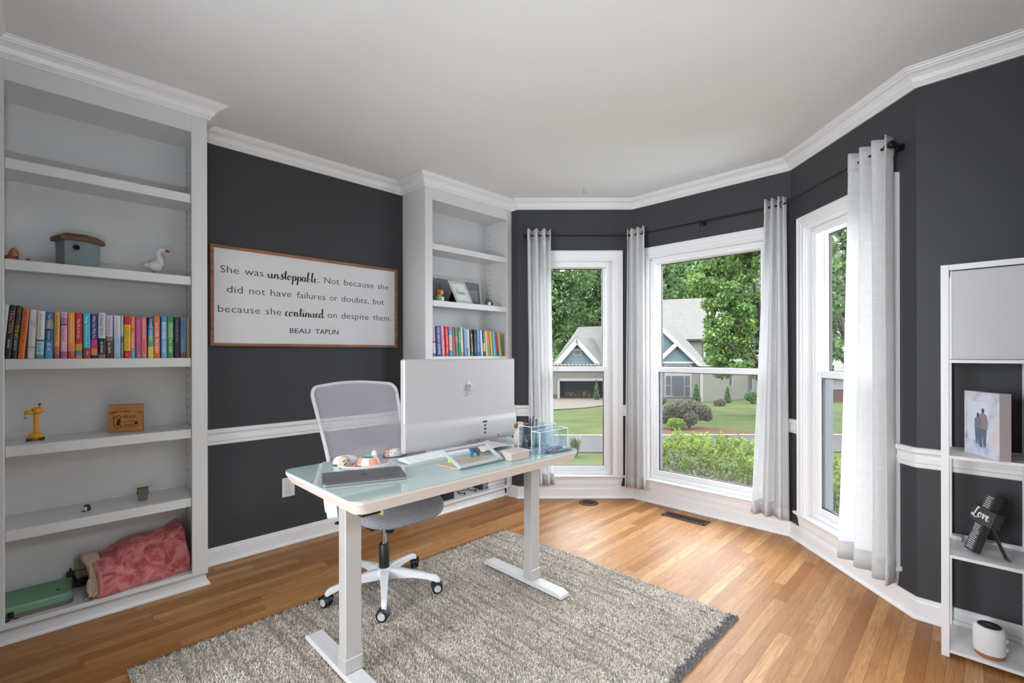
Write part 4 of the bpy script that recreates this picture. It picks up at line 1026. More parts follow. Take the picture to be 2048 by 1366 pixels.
acrylic_box('acrylic_organizer', 'tall clear acrylic organizer holding pens at the desk right end', 1.600, 1.895, 1.700, 2.095, .128)
acrylic_box('acrylic_organizer', 'lower clear acrylic tray standing in front of the tall organizer', 1.742, 1.850, 1.800, 2.085, .115)
PENC = ['#1c2a4d', '#22343a', '#2e2a2e', '#27476b', '#202025', '#284f4a', '#1d2233']
PNAM = ['navy', 'slate', 'charcoal', 'steel blue', 'black', 'dark teal', 'midnight']
for i, c in enumerate(PENC):
    x = 1.618 + .06 * (i % 3) / 2; y = 1.915 + .022 * i if i < 4 else 1.925 + .02 * (i - 4); b0 = Vector((x, y, T0 + .0045)); d = Vector((random.uniform(-.08, .08), random.uniform(-.05, .14), 1)).normalized()
    tp = thing('marker_pen', '%s capped pen standing in the tall acrylic organizer' % PNAM[i], 'pen', b0[:], group='pens in the acrylic organizer')
    ln = .135 + .012 * (i % 4)
    G().tube([b0 + d * .002, b0 + d * ln * .72], .0048, 8).build('barrel', pm('pen_' + PNAM[i].replace(' ', '_'), c, .35), tp)
    G().tube([b0 + d * ln * .70, b0 + d * ln * .96, b0 + d * ln], [.0058, .0056, .003], 8).build('pen_cap', pm('pen_cap_' + PNAM[i].replace(' ', '_'), c, .3), tp)
g = G().surf(lambda u, v: (1.656 + .010 * math.sin(3 * u), 2.008 + .062 * u, T0 + .005 + .11 * v + .02 * math.sin(4 * u)), 10, 4)
o = g.build('folded_note', pm('grey_blue_note', '#a9b0c4', .8), loc=(1.664, 2.04, TOPZ + .004)); o['label'] = 'grey-blue folded note standing inside the tall acrylic organizer'; o['category'] = 'paper'; o['kind'] = 'thing'
o.modifiers.new('thick', 'SOLIDIFY').thickness = .001
# plush figurine behind
t = thing('stuffed_toy', 'brown-eared cream stuffed toy sitting between monitor and organizer', 'toy', (1.552, 1.952, TOPZ))
CR = pm('toy_cream_fur', '#b9aea3', .95); BRF = pm('toy_brown_fur', '#8a5330', .95)
G().lathe([(.026, 0), (.036, .018), (.036, .05), (.028, .085), (.018, .10)], 16, M=Matrix.Translation((1.552, 1.952, T0))).build('body', CR, t)
hd = G().ball((1.553, 1.955, T0 + .112), (.030, .034, .026)).build('head', CR, t)
for yy in (1.922, 1.992): G().ball((1.556, yy, T0 + .118), (.010, .018, .015)).build('ear', BRF, hd)
for yy in (1.930, 1.975): G().ball((1.576, yy, T0 + .016), (.022, .013, .014)).build('foot', CR, t)
# loose pens / glasses at the front right
for i, (a_, b_, c, nm, lb_) in enumerate((((1.812, 1.868), (1.822, 2.075), '#30343f', 'pen', 'long dark pen lying along the desk front right edge'), ((1.826, 1.90), (1.846, 2.06), '#565f77', 'pen', 'slate-blue pen lying nearest the desk front right edge'))):
    P0 = Vector((a_[0], a_[1], T0 + .0052)); P1 = Vector((b_[0], b_[1], T0 + .0052)); d = P1 - P0
    tp = thing('pen', lb_, 'pen', P0[:], group='pens lying at the right end')
    G().tube([P0 + d * .08, P0 + d * .7], .0046, 8).build('barrel', pm('lying_pen_%d' % i, c, .35), tp)
    G().tube([P0, P0 + d * .08], [.001, .004], 8).build('tip', CHROME, tp); G().tube([P0 + d * .69, P1], .005, 8).build('pen_cap', pm('lying_cap_%d' % i, c, .25), tp)
t = thing('reading_glasses', 'folded lilac reading glasses lying in front of the acrylic tray', 'glasses', (1.815, 1.93, TOPZ))
g = G(); LM = pm('lilac_frame', '#7d7899', .35)
for yy in (1.875, 1.925): g.tube([(1.808, yy + .021 * math.cos(a), T0 + .016 + .013 * math.sin(a)) for a in [2 * PI * q / 16 for q in range(16)]], .0022, 6, closed=True)
g.build('rims', LM, t)
G().tube([(1.806, 1.946, T0 + .018), (1.792 + .012, 1.99, T0 + .022), (1.806, 2.03, T0 + .026)], .0024, 6).build('temple', LM, t)
G().tube([(1.804, 1.854, T0 + .018), (1.803, 1.90, T0 + .008), (1.805, 1.97, T0 + .006)], .0024, 6).build('temple', LM, t)
# ================================================================== BOOKS
def book(name, label, cat_group, y0, y1, zb, zt, segs, xf=.305, depth=.125, lean=0.0, titles=(), page=True):
    """one paperback standing spine-out: spine at x = xf facing +x; segs: (top fraction, bottom fraction, colour) from the top down."""
    h = zt - zb; w = y1 - y0
    piv = Vector((xf, y1 if lean > 0 else y0, zb))
    M = Matrix.Translation(piv) @ Matrix.Rotation(-lean, 4, 'X') @ Matrix.Translation(-piv)
    mats = []; g = G()
    def mi(c):
        m = pm('book_' + c.strip('#'), c, .45)
        if m not in mats: mats.append(m)
        return mats.index(m)
    rd = min(.004, w * .25)
    for a, b, c in segs:
        k = mi(c); z1 = zt - a * h; z0 = zt - b * h
        prof = [(xf - depth, y0), (xf - .003, y0), (xf - .0006, y0 + rd), (xf, (y0 + y1) / 2), (xf - .0006, y1 - rd), (xf - .003, y1), (xf - depth, y1)]
        g.prism(prof, z0, z1, 'z', k, M)
    if page:
        pg = pm('page_edges', '#d8d2c4', .9)
        if pg not in mats: mats.append(pg)
        g.box(xf - depth + .002, y0 + .0012, zt - .001, xf - .005, y1 - .0012, zt + .0004, mats.index(pg), M=M)
    for (s, f0, f1, col, hf, *yo) in titles:
        k = mi(col); length = (f1 - f0) * h; yc = (y0 + y1) / 2 + (yo[0] if yo else 0)
        Mt = M @ axes((xf + .0006, yc - .36 * hf * w, zt - f0 * h), (0, 0, -1), (0, 1, 0), (1, 0, 0))
        g.text(s, hf * w, Mt, k, width=length)
    o = g.build(name, mats, loc=(xf - depth / 2, (y0 + y1) / 2, zb)); o['label'] = label; o['category'] = 'book'; o['kind'] = 'thing'; o['group'] = cat_group
    return o
Z3 = SHZ[2] + .0007
LG = 'paperbacks on the long shelf of the left bookcase'
def LB(lab, y0, y1, zt, segs, lean=0.0, titles=(), xf=.305): book('paperback_book', lab, LG, y0, y1 - .0006, Z3, zt, segs, xf=xf + random.uniform(-.004, .004), lean=R(lean), titles=titles)
f = lambda c: [(0, 1, c)]
K = '#17181b'
LB('pale blue-white leaning book half hidden at the left end of the long book row', -.1475, -.127, 1.560, f('#b9c4c6'), 4.6, [('the daily reader', .1, .55, '#5f7d94', .5)])
LB('black leaning book with TRACTION in orange-red letters down its spine', -.1265, -.1055, 1.559, f(K), 4.6, [('TRACTION', .10, .52, '#d77a56', .92), ('WICKMAN', .64, .80, '#d8d8d8', .5)])
LB('black leaning book with yellow-green spine lettering right of the TRACTION one', -.105, -.086, 1.558, f('#1d1a15'), 4.6, [('GIRLS THAT', .03, .38, '#84653a', .75), ('TO BE NICE', .38, .62, '#b5c437', .85), ('HOW TO', .65, .84, '#d2d2d0', .6)])
LB('orange leaning book with dark block capitals along its spine', -.083, -.061, 1.547, f('#d2691f'), 4.4, [('WHAT THE HECK DO I EAT', .06, .70, '#4b1f0c', .6)])
LB('white book with a red word on its spine, beside the orange leaning one', -.052, -.027, 1.542, [(0, .76, '#d5d3d3'), (.76, .78, '#8a8688'), (.78, 1, '#d2d0d1')], 2.5, [('GRIT', .22, .36, '#b5304a', .75), ('the power of passion', .40, .74, '#8e8b8d', .35), ('Duckworth', .80, .86, '#6e6b70', .4)])
LB('white and pale teal book with red script and a black bar low on its spine', -.024, .002, 1.537, [(0, .60, '#d0d9d8'), (.60, .63, '#20262a'), (.63, .92, '#9cc3d3'), (.92, 1, '#4e8d83')], 1.6, [('Emily Lovewells', .06, .56, '#c46a62', .62), ('the novel', .68, .86, '#3e7fa8', .5)])
LB('blue book with yellow script title and white author name', .006, .033, 1.536, [(0, .19, '#1f6aa6'), (.19, .37, '#7e93a5'), (.37, .39, '#14294a'), (.39, .62, '#1c5f9c'), (.62, .85, '#2a80c0'), (.85, 1, '#3a95c2')], 1.3, [('The Wedding', .05, .36, '#e3cf6b', .6), ('Lovers', .42, .60, '#cfd58c', .55), ('ABBY LANE', .66, .84, '#e8eef4', .7)])
LB('amber yellow book with dark script and a brick-red foot', .036, .056, 1.536, [(0, .74, '#d99c45'), (.74, .9, '#c26548'), (.9, 1, '#8c4844')], .6, [('A Love Without', .08, .62, '#54421f', .6)])
LB('pink book with white script divided by a purple stripe', .060, .083, 1.537, [(0, .12, '#d5b4cb'), (.12, .26, '#b57dab'), (.26, .29, '#5c3b66'), (.29, .85, '#dda2bd'), (.85, 1, '#9a5f84')], .3, [('Part of', .04, .26, '#8e4f97', .7), ('Your Tour', .32, .62, '#b64f86', .7), ('Abby', .65, .82, '#f0e3ec', .5)])
LB('light orange book with white lettering and a red floral foot', .086, .111, 1.537, [(0, .74, '#e6953c'), (.74, .85, '#d98268'), (.85, 1, '#b83a2d')], 0, [('Reminders of Happiness', .07, .66, '#f3e2c4', .42), ('* *', .86, .96, '#f2d6b4', .6)])
LB('red book with white script and a yellow floral foot', .1125, .138, 1.537, [(0, .68, '#c71f33'), (.68, .82, '#d8a441'), (.82, .93, '#3f8b93'), (.93, 1, '#c99b38')], 0, [('Meet Me at the Lake', .14, .56, '#f1d9cf', .55), ('* *', .70, .80, '#bf2d39', .8)])
LB('cyan book with white lettering and a dark red foot', .1405, .167, 1.536, [(0, .77, '#35b4cb'), (.77, 1, '#9e3035')], 0, [('Things You Save in a Fire', .06, .74, '#e4f5f8', .5), ('*', .84, .93, '#efe1e4', .7)])
LB('navy book with pale lettering and magenta and orange blooms', .169, .1955, 1.5355, [(0, .58, '#2a3c7c'), (.58, .78, '#c4317f'), (.78, .93, '#d98a3f'), (.93, 1, '#262748')], 0, [('What You Wish For', .05, .56, '#dfe3f0', .6)])
LB('tall white book with black lower half and bold white initials', .1965, .2250, 1.5425, [(0, .56, '#c9c8ce'), (.56, .92, '#17181a'), (.92, 1, '#7d735f')], 0, [('a Simple Wish', .05, .50, '#4b4a55', .6), ('B.A. PACARO', .64, .88, '#ececec', .5)])
LB('pale grey book fading into a maroon lower part', .2262, .2535, 1.5325, [(0, .50, '#bcbcc4'), (.50, .60, '#8f6f6c'), (.60, 1, '#43232a')], 0, [('Wildest Song', .10, .46, '#a9606b', .6), ('B.A. GRAVE', .64, .88, '#e6e3e6', .5)])
LB('white book with slanting pale blue lower half', .2572, .2845, 1.5315, [(0, .50, '#d3d5dd'), (.50, .56, '#b4c6da'), (.56, 1, '#9abdd8')], 0, [('Lovely Light', .08, .50, '#7fa3c0', .6), ('Sandra', .68, .88, '#cfe0ee', .4)])
LB('very thin white and slate book left of the red and yellow one', .2860, .2965, 1.5300, [(0, .48, '#cdd5d4'), (.48, .66, '#6f8088'), (.66, 1, '#8d9a96')], 0, [('B. JAMES', .64, .88, '#dfe5e2', .7)])
LB('red book with a wide yellow band and a small yellow logo', .2980, .3235, 1.5305, [(0, .20, '#b9121f'), (.20, .82, '#ecc51c'), (.82, 1, '#bb1420')], 0, [('ICEBREAKER', .23, .80, '#8a7512', .85), ('o', .88, .95, '#e9c63a', .5)])
LB('thin orange book with a teal foot', .3245, .3425, 1.5305, [(0, .78, '#e2704a'), (.78, 1, '#64a9a8')], 0, [('GIRL', .08, .28, '#f3c4a8', .5), ('THE NOVEL READ', .38, .76, '#f8ece2', .8), ('x', .84, .92, '#d8ecec', .5)])
LB('magenta book with pale lettering beside the thin orange one', .3440, .3675, 1.5305, [(0, .93, '#b04c86'), (.93, 1, '#86716f')], 0, [('Beach Wedding Proposal', .08, .88, '#d99abf', .45), ('*', .90, .97, '#efd7da', .8)])
LB('salmon pink book with white lettering', .3685, .3915, 1.5305, [(0, 1, '#dd7478')], 0, [('Just for the Summer', .06, .52, '#f6dcd7', .5), ('Abby', .58, .84, '#b83c4e', .5), ('*', .90, .97, '#f4cfcd', .7)])
LB('book shading from navy through green to yellow with white capitals', .3962, .4195, 1.530, [(0, .20, '#16426f'), (.20, .46, '#1f83b0'), (.46, .72, '#5aa468'), (.72, 1, '#d6cb58')], 0, [('FUNNY CHASERLY', .05, .60, '#eef4f2', .7)])
LB('bright orange book with white condensed capitals', .4215, .4485, 1.537, [(0, .16, '#dd7440'), (.16, 1, '#dc6531')], 0, [('BOOK LOVERS', .16, .50, '#f7eee6', .75), ('EMILY HENRY', .54, .88, '#f7eee6', .7)])
LB('light blue book with white condensed capitals', .4535, .4785, 1.538, [(0, .14, '#4790cf'), (.14, 1, '#76a7d3')], 0, [('BEACH READ', .14, .55, '#eaf2f9', .8), ('EMILY HENRY', .60, .88, '#dfeaf5', .55)])
LB('green book with white condensed capitals', .4812, .5075, 1.539, [(0, .14, '#2f8f3f'), (.14, .55, '#5ba35c'), (.55, 1, '#3f9146')], 0, [('PEOPLE WE MEET', .16, .52, '#eaf4ea', .5, .004), ('ON VACATION', .2, .5, '#cfe6cf', .32, -.006), ('EMILY HENRY', .55, .88, '#e4f1e4', .6)])
LB('dark aubergine book with lilac lettering', .5105, .5370, 1.5365, [(0, 1, '#2c2136')], 0, [('The Invisible Woman', .05, .62, '#9c8fae', .5), ('*', .92, .97, '#86789a', .5)])
LB('steel blue book with a rust-red foot', .5395, .5670, 1.5375, [(0, .88, '#577f9e'), (.88, 1, '#7b4149')], 0, [('Happy Place', .08, .46, '#2b5a8a', .7), ('Emily', .60, .84, '#86a9c2', .5)])
LB('tan brown book at the right end of the long book row', .5685, .5855, 1.5355, [(0, 1, '#a3826c')], 0, [('Twisted Love', .05, .40, '#7a5847', .6)])

RG = 'paperbacks on the far bookcase shelf'
Tt = [2.231, 2.264, 2.266, 2.313, 2.317, 2.351, 2.357, 2.389, 2.397, 2.43, 2.432, 2.463, 2.465, 2.492, 2.496, 2.524, 2.525, 2.55, 2.562, 2.582, 2.584, 2.601, 2.602, 2.621, 2.628, 2.67, 2.675, 2.697, 2.704, 2.736, 2.74, 2.77, 2.773, 2.798, 2.8, 2.824, 2.826, 2.852, 2.857, 2.886, 2.891, 2.922, 2.927, 2.952, 2.954, 2.984]
Bb = [2.242, 2.271, 2.277, 2.328, 2.332, 2.364, 2.370, 2.398, 2.409, 2.441, 2.448, 2.475, 2.479, 2.506, 2.508, 2.536, 2.538, 2.56, 2.577, 2.596, 2.598, 2.610, 2.612, 2.632, 2.645, 2.676, 2.683, 2.705, 2.71, 2.749, 2.756, 2.783, 2.786, 2.811, 2.816, 2.84, 2.844, 2.868, 2.878, 2.902, 2.912, 2.941, 2.946, 2.973, 2.98, 3.01]
FB = [('pink-white book with red script and a teal foot, leftmost on the far shelf', 1.562, [(0, .5, '#dcb9c0'), (.5, .56, '#b04a44'), (.56, .9, '#d9d4dc'), (.9, 1, '#5f7f80')], [('Sweet Summer', .08, .48, '#a3424f', .6)]),
 ('navy book with white spine lettering on the far shelf', 1.560, [(0, 1, '#27408c')], [('ONE GREAT SUMMER', .05, .94, '#d3d6e8', .6)]),
 ('rose pink book with white capitals on the far shelf', 1.560, [(0, 1, '#dd6f87')], [('HAPPILY EVER AFTER', .04, .92, '#f7dfe3', .75)]),
 ('red book with pale spine lettering on the far shelf', 1.560, [(0, 1, '#cf3238')], [('THE STORY GIRL', .08, .9, '#f5d5c9', .65)]),
 ('book with cyan head and foot around a cream spine', 1.559, [(0, .14, '#cf6f97'), (.14, .28, '#43b0c0'), (.28, .80, '#d9c3ab'), (.80, 1, '#2f9dc0')], [('novel', .38, .7, '#8a7d70', .5)]),
 ('purple book turning red at its foot', 1.559, [(0, .55, '#83557f'), (.55, 1, '#b6506a')], [('mystery', .1, .5, '#a77aa2', .5)]),
 ('green and pink leafy book on the far shelf', 1.558, [(0, .32, '#6d8f5c'), (.32, .55, '#cf7f8f'), (.55, 1, '#4f8f57')], []),
 ('emerald green book with white capitals on the far shelf', 1.557, [(0, 1, '#178757')], [('LEAVES', .16, .56, '#eaf6ef', .6)]),
 ('cream white book right of the emerald one', 1.558, [(0, .85, '#ddd8c4'), (.85, 1, '#cf9fa0')], []),
 ('pale steel blue book in the middle of the far shelf', 1.553, [(0, 1, '#8fa9cb')], []),
 ('thin white and blue book in the middle of the far shelf', 1.548, [(0, .7, '#bcd3df'), (.7, 1, '#4d83a8')], []),
 ('thin ivory book left of the black one', 1.546, [(0, 1, '#dcdacb')], []),
 ('black book with white capitals on the far shelf', 1.543, [(0, .9, '#22282a'), (.9, 1, '#3d5d6d')], [('BILLY SUMMERS', .18, .86, '#e6e4dc', .7)]),
 ('dark violet book with cream capitals on the far shelf', 1.543, [(0, 1, '#3c3650')], [('OUT OF SIGHT', .18, .9, '#e0d2bd', .7)]),
 ('mid blue book with pale lettering on the far shelf', 1.542, [(0, .85, '#4f79a5'), (.85, 1, '#2f5a7f')], [('DRIVE YOU', .05, .8, '#b5cde2', .5)]),
 ('lavender white book right of the mid blue one', 1.542, [(0, 1, '#cfd0e4')], []),
 ('book with navy head over a mustard spine', 1.540, [(0, .5, '#34527a'), (.5, .82, '#c9b368'), (.82, 1, '#2b3f63')], [('LOVE & OTHER', .08, .46, '#e4e9f0', .6)]),
 ('cream yellow book right of the navy and mustard one', 1.539, [(0, 1, '#dcc98e')], []),
 ('orange book with grey lower half on the far shelf', 1.538, [(0, .45, '#e0713f'), (.45, 1, '#8f9a92')], []),
 ('golden yellow book tilted near the right end of the far row', 1.536, [(0, 1, '#e0b13c')], []),
 ('turquoise book tilted near the right end of the far row', 1.532, [(0, 1, '#5fc0cf')], []),
 ('magenta book with blue foot near the right end of the far row', 1.529, [(0, .8, '#b8386c'), (.8, 1, '#2f76a5')], []),
 ('yellow-green book at the right end of the far row', 1.528, [(0, 1, '#bdb85e')], [('days', .1, .8, '#8a8a3c', .5)])]
for i, (lab, zt, segs, tl) in enumerate(FB):
    b0, b1, t0_, t1_ = Bb[2 * i], Bb[2 * i + 1], Tt[2 * i], Tt[2 * i + 1]
    lean = math.atan2((b0 - t0_), zt - Z3); w = (b1 - b0)
    if i == 15: b0 += .0035; w -= .0035
    book('paperback_book', lab, RG, b0, b0 + w - .001, Z3, zt, segs, xf=.300 + random.uniform(-.004, .004), lean=-lean, titles=tl)

# ================================================================== ORNAMENTS, LEFT BOOKCASE
Z2, Z4, Z5 = SHZ[1], SHZ[3], SHZ[4]
t = thing('birdhouse', 'grey-blue hexagonal birdhouse with brown lid on the upper shelf', 'birdhouse', (.19, .13, Z2))
BH = pm('birdhouse_blue_grey', '#7f8d90', .7, vary=.08, vscale=30); BR = wood_mat('birdhouse_lid_wood', '#54382a', '#79543d', (30, 8, 30))
cx, cy = .19, .128
def hexa(r, rot=0): return [(cx + r * math.cos(R(60 * i + rot)) * .95, cy + r * math.sin(R(60 * i + rot))) for i in range(6)]
ro = 22
b_ = hexa(.082, ro); tp_ = hexa(.085, ro)
g = G(); V = [(p[0], p[1], Z2 + .0005) for p in b_] + [(p[0], p[1], Z2 + .135) for p in tp_]
g.add(V, [list(range(6))[::-1], list(range(6, 12))] + [(i, (i + 1) % 6, 6 + (i + 1) % 6, 6 + i) for i in range(6)]); bd = g.build('body', BH, t)
g = G(); a1 = hexa(.104, ro); a2 = hexa(.104, ro); a3 = hexa(.075, ro)
V = [(p[0], p[1], Z2 + .131) for p in a1] + [(p[0], p[1], Z2 + .148) for p in a2] + [(p[0], p[1], Z2 + .168) for p in a3]
g.add(V, [list(range(6))[::-1], list(range(12, 18))] + [(k * 6 + i, k * 6 + (i + 1) % 6, (k + 1) * 6 + (i + 1) % 6, (k + 1) * 6 + i) for k in (0, 1) for i in range(6)]); g.build('roof', BR, t)
fn_ = Vector((math.cos(R(-8)), math.sin(R(-8)), 0)); fc = Vector((cx, cy, Z2 + .098)) + fn_ * .0708
Mh = axes(fc, fn_.cross(UP) * -1, UP, fn_)
G().lathe([(0, .0018), (.0135, .0018)], 20, M=Mh, cap=False, sx=1.0).build('entrance_hole', pm('hole_black', '#0c0c0d', .9), bd)
G().lathe([(.0135, .0018), (.0145, .0035), (.0165, .0035), (.017, 0)], 20, M=Mh, cap=False).build('hole_rim', BH, bd)

t = thing('goose_figurine', 'white goose figurine with red beak on the upper shelf', 'figurine', (.21, .448, Z2))
GW = pm('goose_white', '#dcdadc', .35); RED = pm('goose_red', '#b8272b', .4)
gx0, gy0 = .21, .440
g = G().ball((gx0, gy0, Z2 + .052), (.030, .036, .030), 18, 12).ball((gx0, gy0 - .030, Z2 + .054), (.014, .024, .013), 12, 8)
g.tube(cr([(gx0, gy0 + .016, Z2 + .060), (gx0, gy0 + .022, Z2 + .090), (gx0, gy0 + .014, Z2 + .118), (gx0, gy0 + .018, Z2 + .140), (gx0, gy0 + .030, Z2 + .150)], 4), [.026, .025, .023, .021, .019, .017, .0155, .014, .0125, .0115, .011, .011, .0115, .012, .012, .012, .011], 14)
g.ball((gx0, gy0 + .032, Z2 + .149), (.013, .017, .0125), 14, 9); g.build('body', GW, t)
G().tube([(gx0, gy0 + .046, Z2 + .147), (gx0, gy0 + .058, Z2 + .143), (gx0, gy0 + .068, Z2 + .141)], [.0075, .006, .002], 10).build('beak', RED, t)
for xx in (-.010, .010):
    G().tube([(gx0 + xx, gy0 - .006, Z2 + .024), (gx0 + xx, gy0 - .006, Z2 + .004)], .003, 8).ball((gx0 + xx, gy0 + .002, Z2 + .0042), (.007, .013, .003), 10, 6).build('foot', RED, t)
for xx in (-.011, .011): G().ball((gx0 + xx, gy0 + .034, Z2 + .152), .0022, 8, 6).build('eye', DK, t)
AMB = pm('amber_glass_orange', '#a9601f', .25, coat=.4); RUST = pm('rust_glaze', '#7d3a1e', .3, coat=.3)
t = thing('pumpkin_figurine', 'rust pumpkin figurine with amber pointed top at the shelf left end', 'figurine', (.19, -.108, Z2))
g = G(); M_ = Matrix.Translation((.19, -.112, Z2 + .0005))
g.surf(lambda u, v: ((.030 + .003 * math.cos(8 * 2 * PI * u)) * math.cos(2 * PI * u) * max(0.0, math.sin(PI * v)) ** .6, (.030 + .003 * math.cos(8 * 2 * PI * u)) * math.sin(2 * PI * u) * max(0.0, math.sin(PI * v)) ** .6, .017 - .017 * math.cos(PI * v)), 48, 10, closed=True, M=M_); g.build('body', RUST, t)
G().lathe([(.016, .03), (.019, .042), (.014, .060), (.004, .073)], 14, M=Matrix.Translation((.19, -.098, Z2))).build('stem', AMB, t)
t = thing('pumpkin_figurine', 'tiny amber pumpkin figurine, right one of the orange pair', 'figurine', (.19, -.052, Z2))
M_ = Matrix.Translation((.19, -.052, Z2 + .0005)); g = G()
g.surf(lambda u, v: ((.016 + .002 * math.cos(7 * 2 * PI * u)) * math.cos(2 * PI * u) * max(0.0, math.sin(PI * v)) ** .6, (.016 + .002 * math.cos(7 * 2 * PI * u)) * math.sin(2 * PI * u) * max(0.0, math.sin(PI * v)) ** .6, .010 - .010 * math.cos(PI * v)), 42, 8, closed=True, M=M_); g.build('body', AMB, t)
G().lathe([(.007, .019), (.008, .024), (.003, .030)], 10, M=Matrix.Translation((.19, -.050, Z2))).build('stem', RUST, t)
# giraffe
t = thing('giraffe_figurine', 'orange giraffe figurine with big head and long neck on the middle shelf', 'figurine', (.19, -.028, Z4))
OR = pm('giraffe_orange', '#e09a2c', .5); gx0, gy0 = .19, -.026
G().ball((gx0, gy0, Z4 + .022), (.026, .029, .019)).build('body', OR, t)
G().lathe([(.011, .03), (.0095, .06), (.0095, .10), (.0115, .13)], 14, M=Matrix.Translation((gx0, gy0 + .002, Z4))).build('neck', OR, t)
g = G().ball((gx0, gy0 + .006, Z4 + .145), (.020, .024, .018)).ball((gx0 + .006, gy0 - .022, Z4 + .139), (.014, .019, .011)); hd = g.build('head', OR, t)
for s_ in (-1, 1):
    G().tube([(gx0 + s_ * .010, gy0 + .012, Z4 + .158), (gx0 + s_ * .012, gy0 + .014, Z4 + .172)], .003, 8).ball((gx0 + s_ * .012, gy0 + .014, Z4 + .174), .006, 10, 6, 1).build('horn', [OR, pm('horn_slate', '#4d5a68', .5)], hd)
    G().ball((gx0 + .014, gy0 - .010 + s_ * .0001 + (0 if s_ > 0 else .020), Z4 + .148), .003, 8, 6).build('eye', DK, hd)
G().tube(cr([(gx0 + .010, gy0 - .034, Z4 + .131), (gx0 + .012, gy0 - .038, Z4 + .118), (gx0 + .010, gy0 - .034, Z4 + .108), (gx0 + .010, gy0 - .030, Z4 + .120)]), .0012, 5).build('hanging_wire', DK, hd)
for a_ in ((-.018, -.022), (.018, -.022), (-.018, .022), (.018, .022)):
    G().ball((gx0 + a_[0], gy0 + a_[1], Z4 + .007), (.010, .012, .0065), 10, 6).build('foot', pm('giraffe_hoof', '#3d3a36', .6), t)
# plaque
t = thing('wooden_plaque', 'amber wooden block plaque with burnt owl and lettering on the middle shelf', 'plaque', (.165, .312, Z4))
A_ = Vector((.172, .245, Z4 + .0006)); ex = Vector((.05, .135, 0)).normalized(); nn = Vector((ex.y, -ex.x, 0)); PW, PH = .146, .150
Mq = axes(A_, ex, UP, nn)
G().box(0, 0, -.024, PW, PH, 0, bev=.002, M=Mq).build('block', PLAQUEWD, t)
g = G(); BURN = pm('burnt_brown', '#4a2614', .8)
def arc_text(s, cx_, cy_, r, a0, a1, size):
    n = len(s)
    for i, ch in enumerate(s):
        if ch == ' ': continue
        a = R(a0 + (a1 - a0) * i / (n - 1)); p = Vector((cx_ + r * math.cos(a), cy_ + r * math.sin(a), .0006)); xd = Vector((math.sin(a), -math.cos(a), 0)); yd = Vector((math.cos(a), math.sin(a), 0))
        g.text(ch, size, Mq @ axes(p, xd, yd, (0, 0, 1)), 0, align='CENTER')
arc_text("THAT'S WHAT I DO", PW * .5, -.10, .207, 108, 72, .016)
ft = lambda s, x, y, sz, w: g.text(s, sz, Mq @ axes((x, y, .0006), (1, 0, 0), (0, 1, 0), (0, 0, 1)), 0, width=w)
ft('I READ', .054, .074, .025, .062); ft('& I KNOW', .064, .054, .014, .044); ft('THINGS', .064, .032, .016, .046)
P = cr([(.020, .088, 0), (.022, .055, 0), (.026, .036, 0), (.036, .026, 0), (.046, .030, 0)]); g.tube([Mq @ Vector((p.x, p.y, .0006)) for p in P], .0011, 5)
P = cr([(.020, .088, 0), (.030, .080, 0), (.036, .084, 0), (.044, .090, 0), (.054, .086, 0)]); g.tube([Mq @ Vector((p.x, p.y, .0006)) for p in P], .0016, 5)
g.prism([(.043 + .008 * math.cos(a) + .003 * math.sin(a), .056 + .020 * math.sin(a)) for a in [2 * PI * i / 16 for i in range(16)]], .0003, .0009, 'z', 0, Mq)
g.prism([(.045, .040), (.050, .042), (.056, .026), (.053, .025)], .0003, .0009, 'z', 0, Mq)
g.prism([(.118 + .008 * math.cos(a), .048 + .009 * math.sin(a)) for a in [2 * PI * i / 16 for i in range(16)]], .0003, .0009, 'z', 0, Mq)
g.build('burnt_design', BURN, t)
# small bracket-like ornament and stone owl
t = thing('penguin_figurine', 'tiny black and white curled animal figurine on the lower shelf', 'figurine', (.21, .158, Z5)); x_, y_ = .21, .158
G().ball((x_, y_ + .004, Z5 + .012), (.010, .013, .012), 12, 8).tube(cr([(x_, y_ + .010, Z5 + .016), (x_, y_ + .006, Z5 + .027), (x_, y_ - .003, Z5 + .030), (x_, y_ - .008, Z5 + .024)]), [.006, .006, .006, .006, .006, .006, .006, .0055, .0055, .005, .005, .005, .005, .005, .005, .005, .0045, .004, .003], 8).build('body', pm('figurine_black', '#22242a', .4), t)
G().ball((x_ + .005, y_ - .004, Z5 + .013), (.006, .006, .010), 10, 6).build('belly', WPL, t)
G().ball((x_ + .002, y_ - .014, Z5 + .003), (.007, .009, .003), 8, 5).build('foot', pm('figurine_black', '#22242a', .4), t)
t = thing('origami_owl', 'brown folded paper owl-like figurine on the lower shelf', 'figurine', (.172, .388, Z5)); x_, y_, z_ = .172, .388, Z5 + .0005
STN = pm('kraft_brown', '#776a58', .85)
def poly(pts, fs, name, m=STN, M=Matrix.Translation((x_, y_, z_))):
    G().add(pts, fs, 0, False, M).build(name, m, t)
poly([(-.020, -.020, 0), (.024, -.022, 0), (.026, .018, 0), (-.018, .020, 0), (-.014, -.014, .036), (.016, -.020, .036), (.018, .022, .036), (-.012, .020, .036)], [(3, 2, 1, 0), (4, 5, 6, 7), (0, 1, 5, 4), (1, 2, 6, 5), (2, 3, 7, 6), (3, 0, 4, 7)], 'body')
poly([(-.018, -.024, .034), (.018, -.026, .032), (.020, .028, .034), (-.016, .026, .036), (-.012, -.020, .066), (.012, -.016, .064), (.012, .018, .066), (-.012, .022, .068), (.026, .002, .044)], [(3, 2, 1, 0), (4, 5, 6, 7), (0, 1, 5, 4), (2, 3, 7, 6), (3, 0, 4, 7), (1, 8, 5), (5, 8, 6), (6, 8, 2), (2, 8, 1)], 'head')
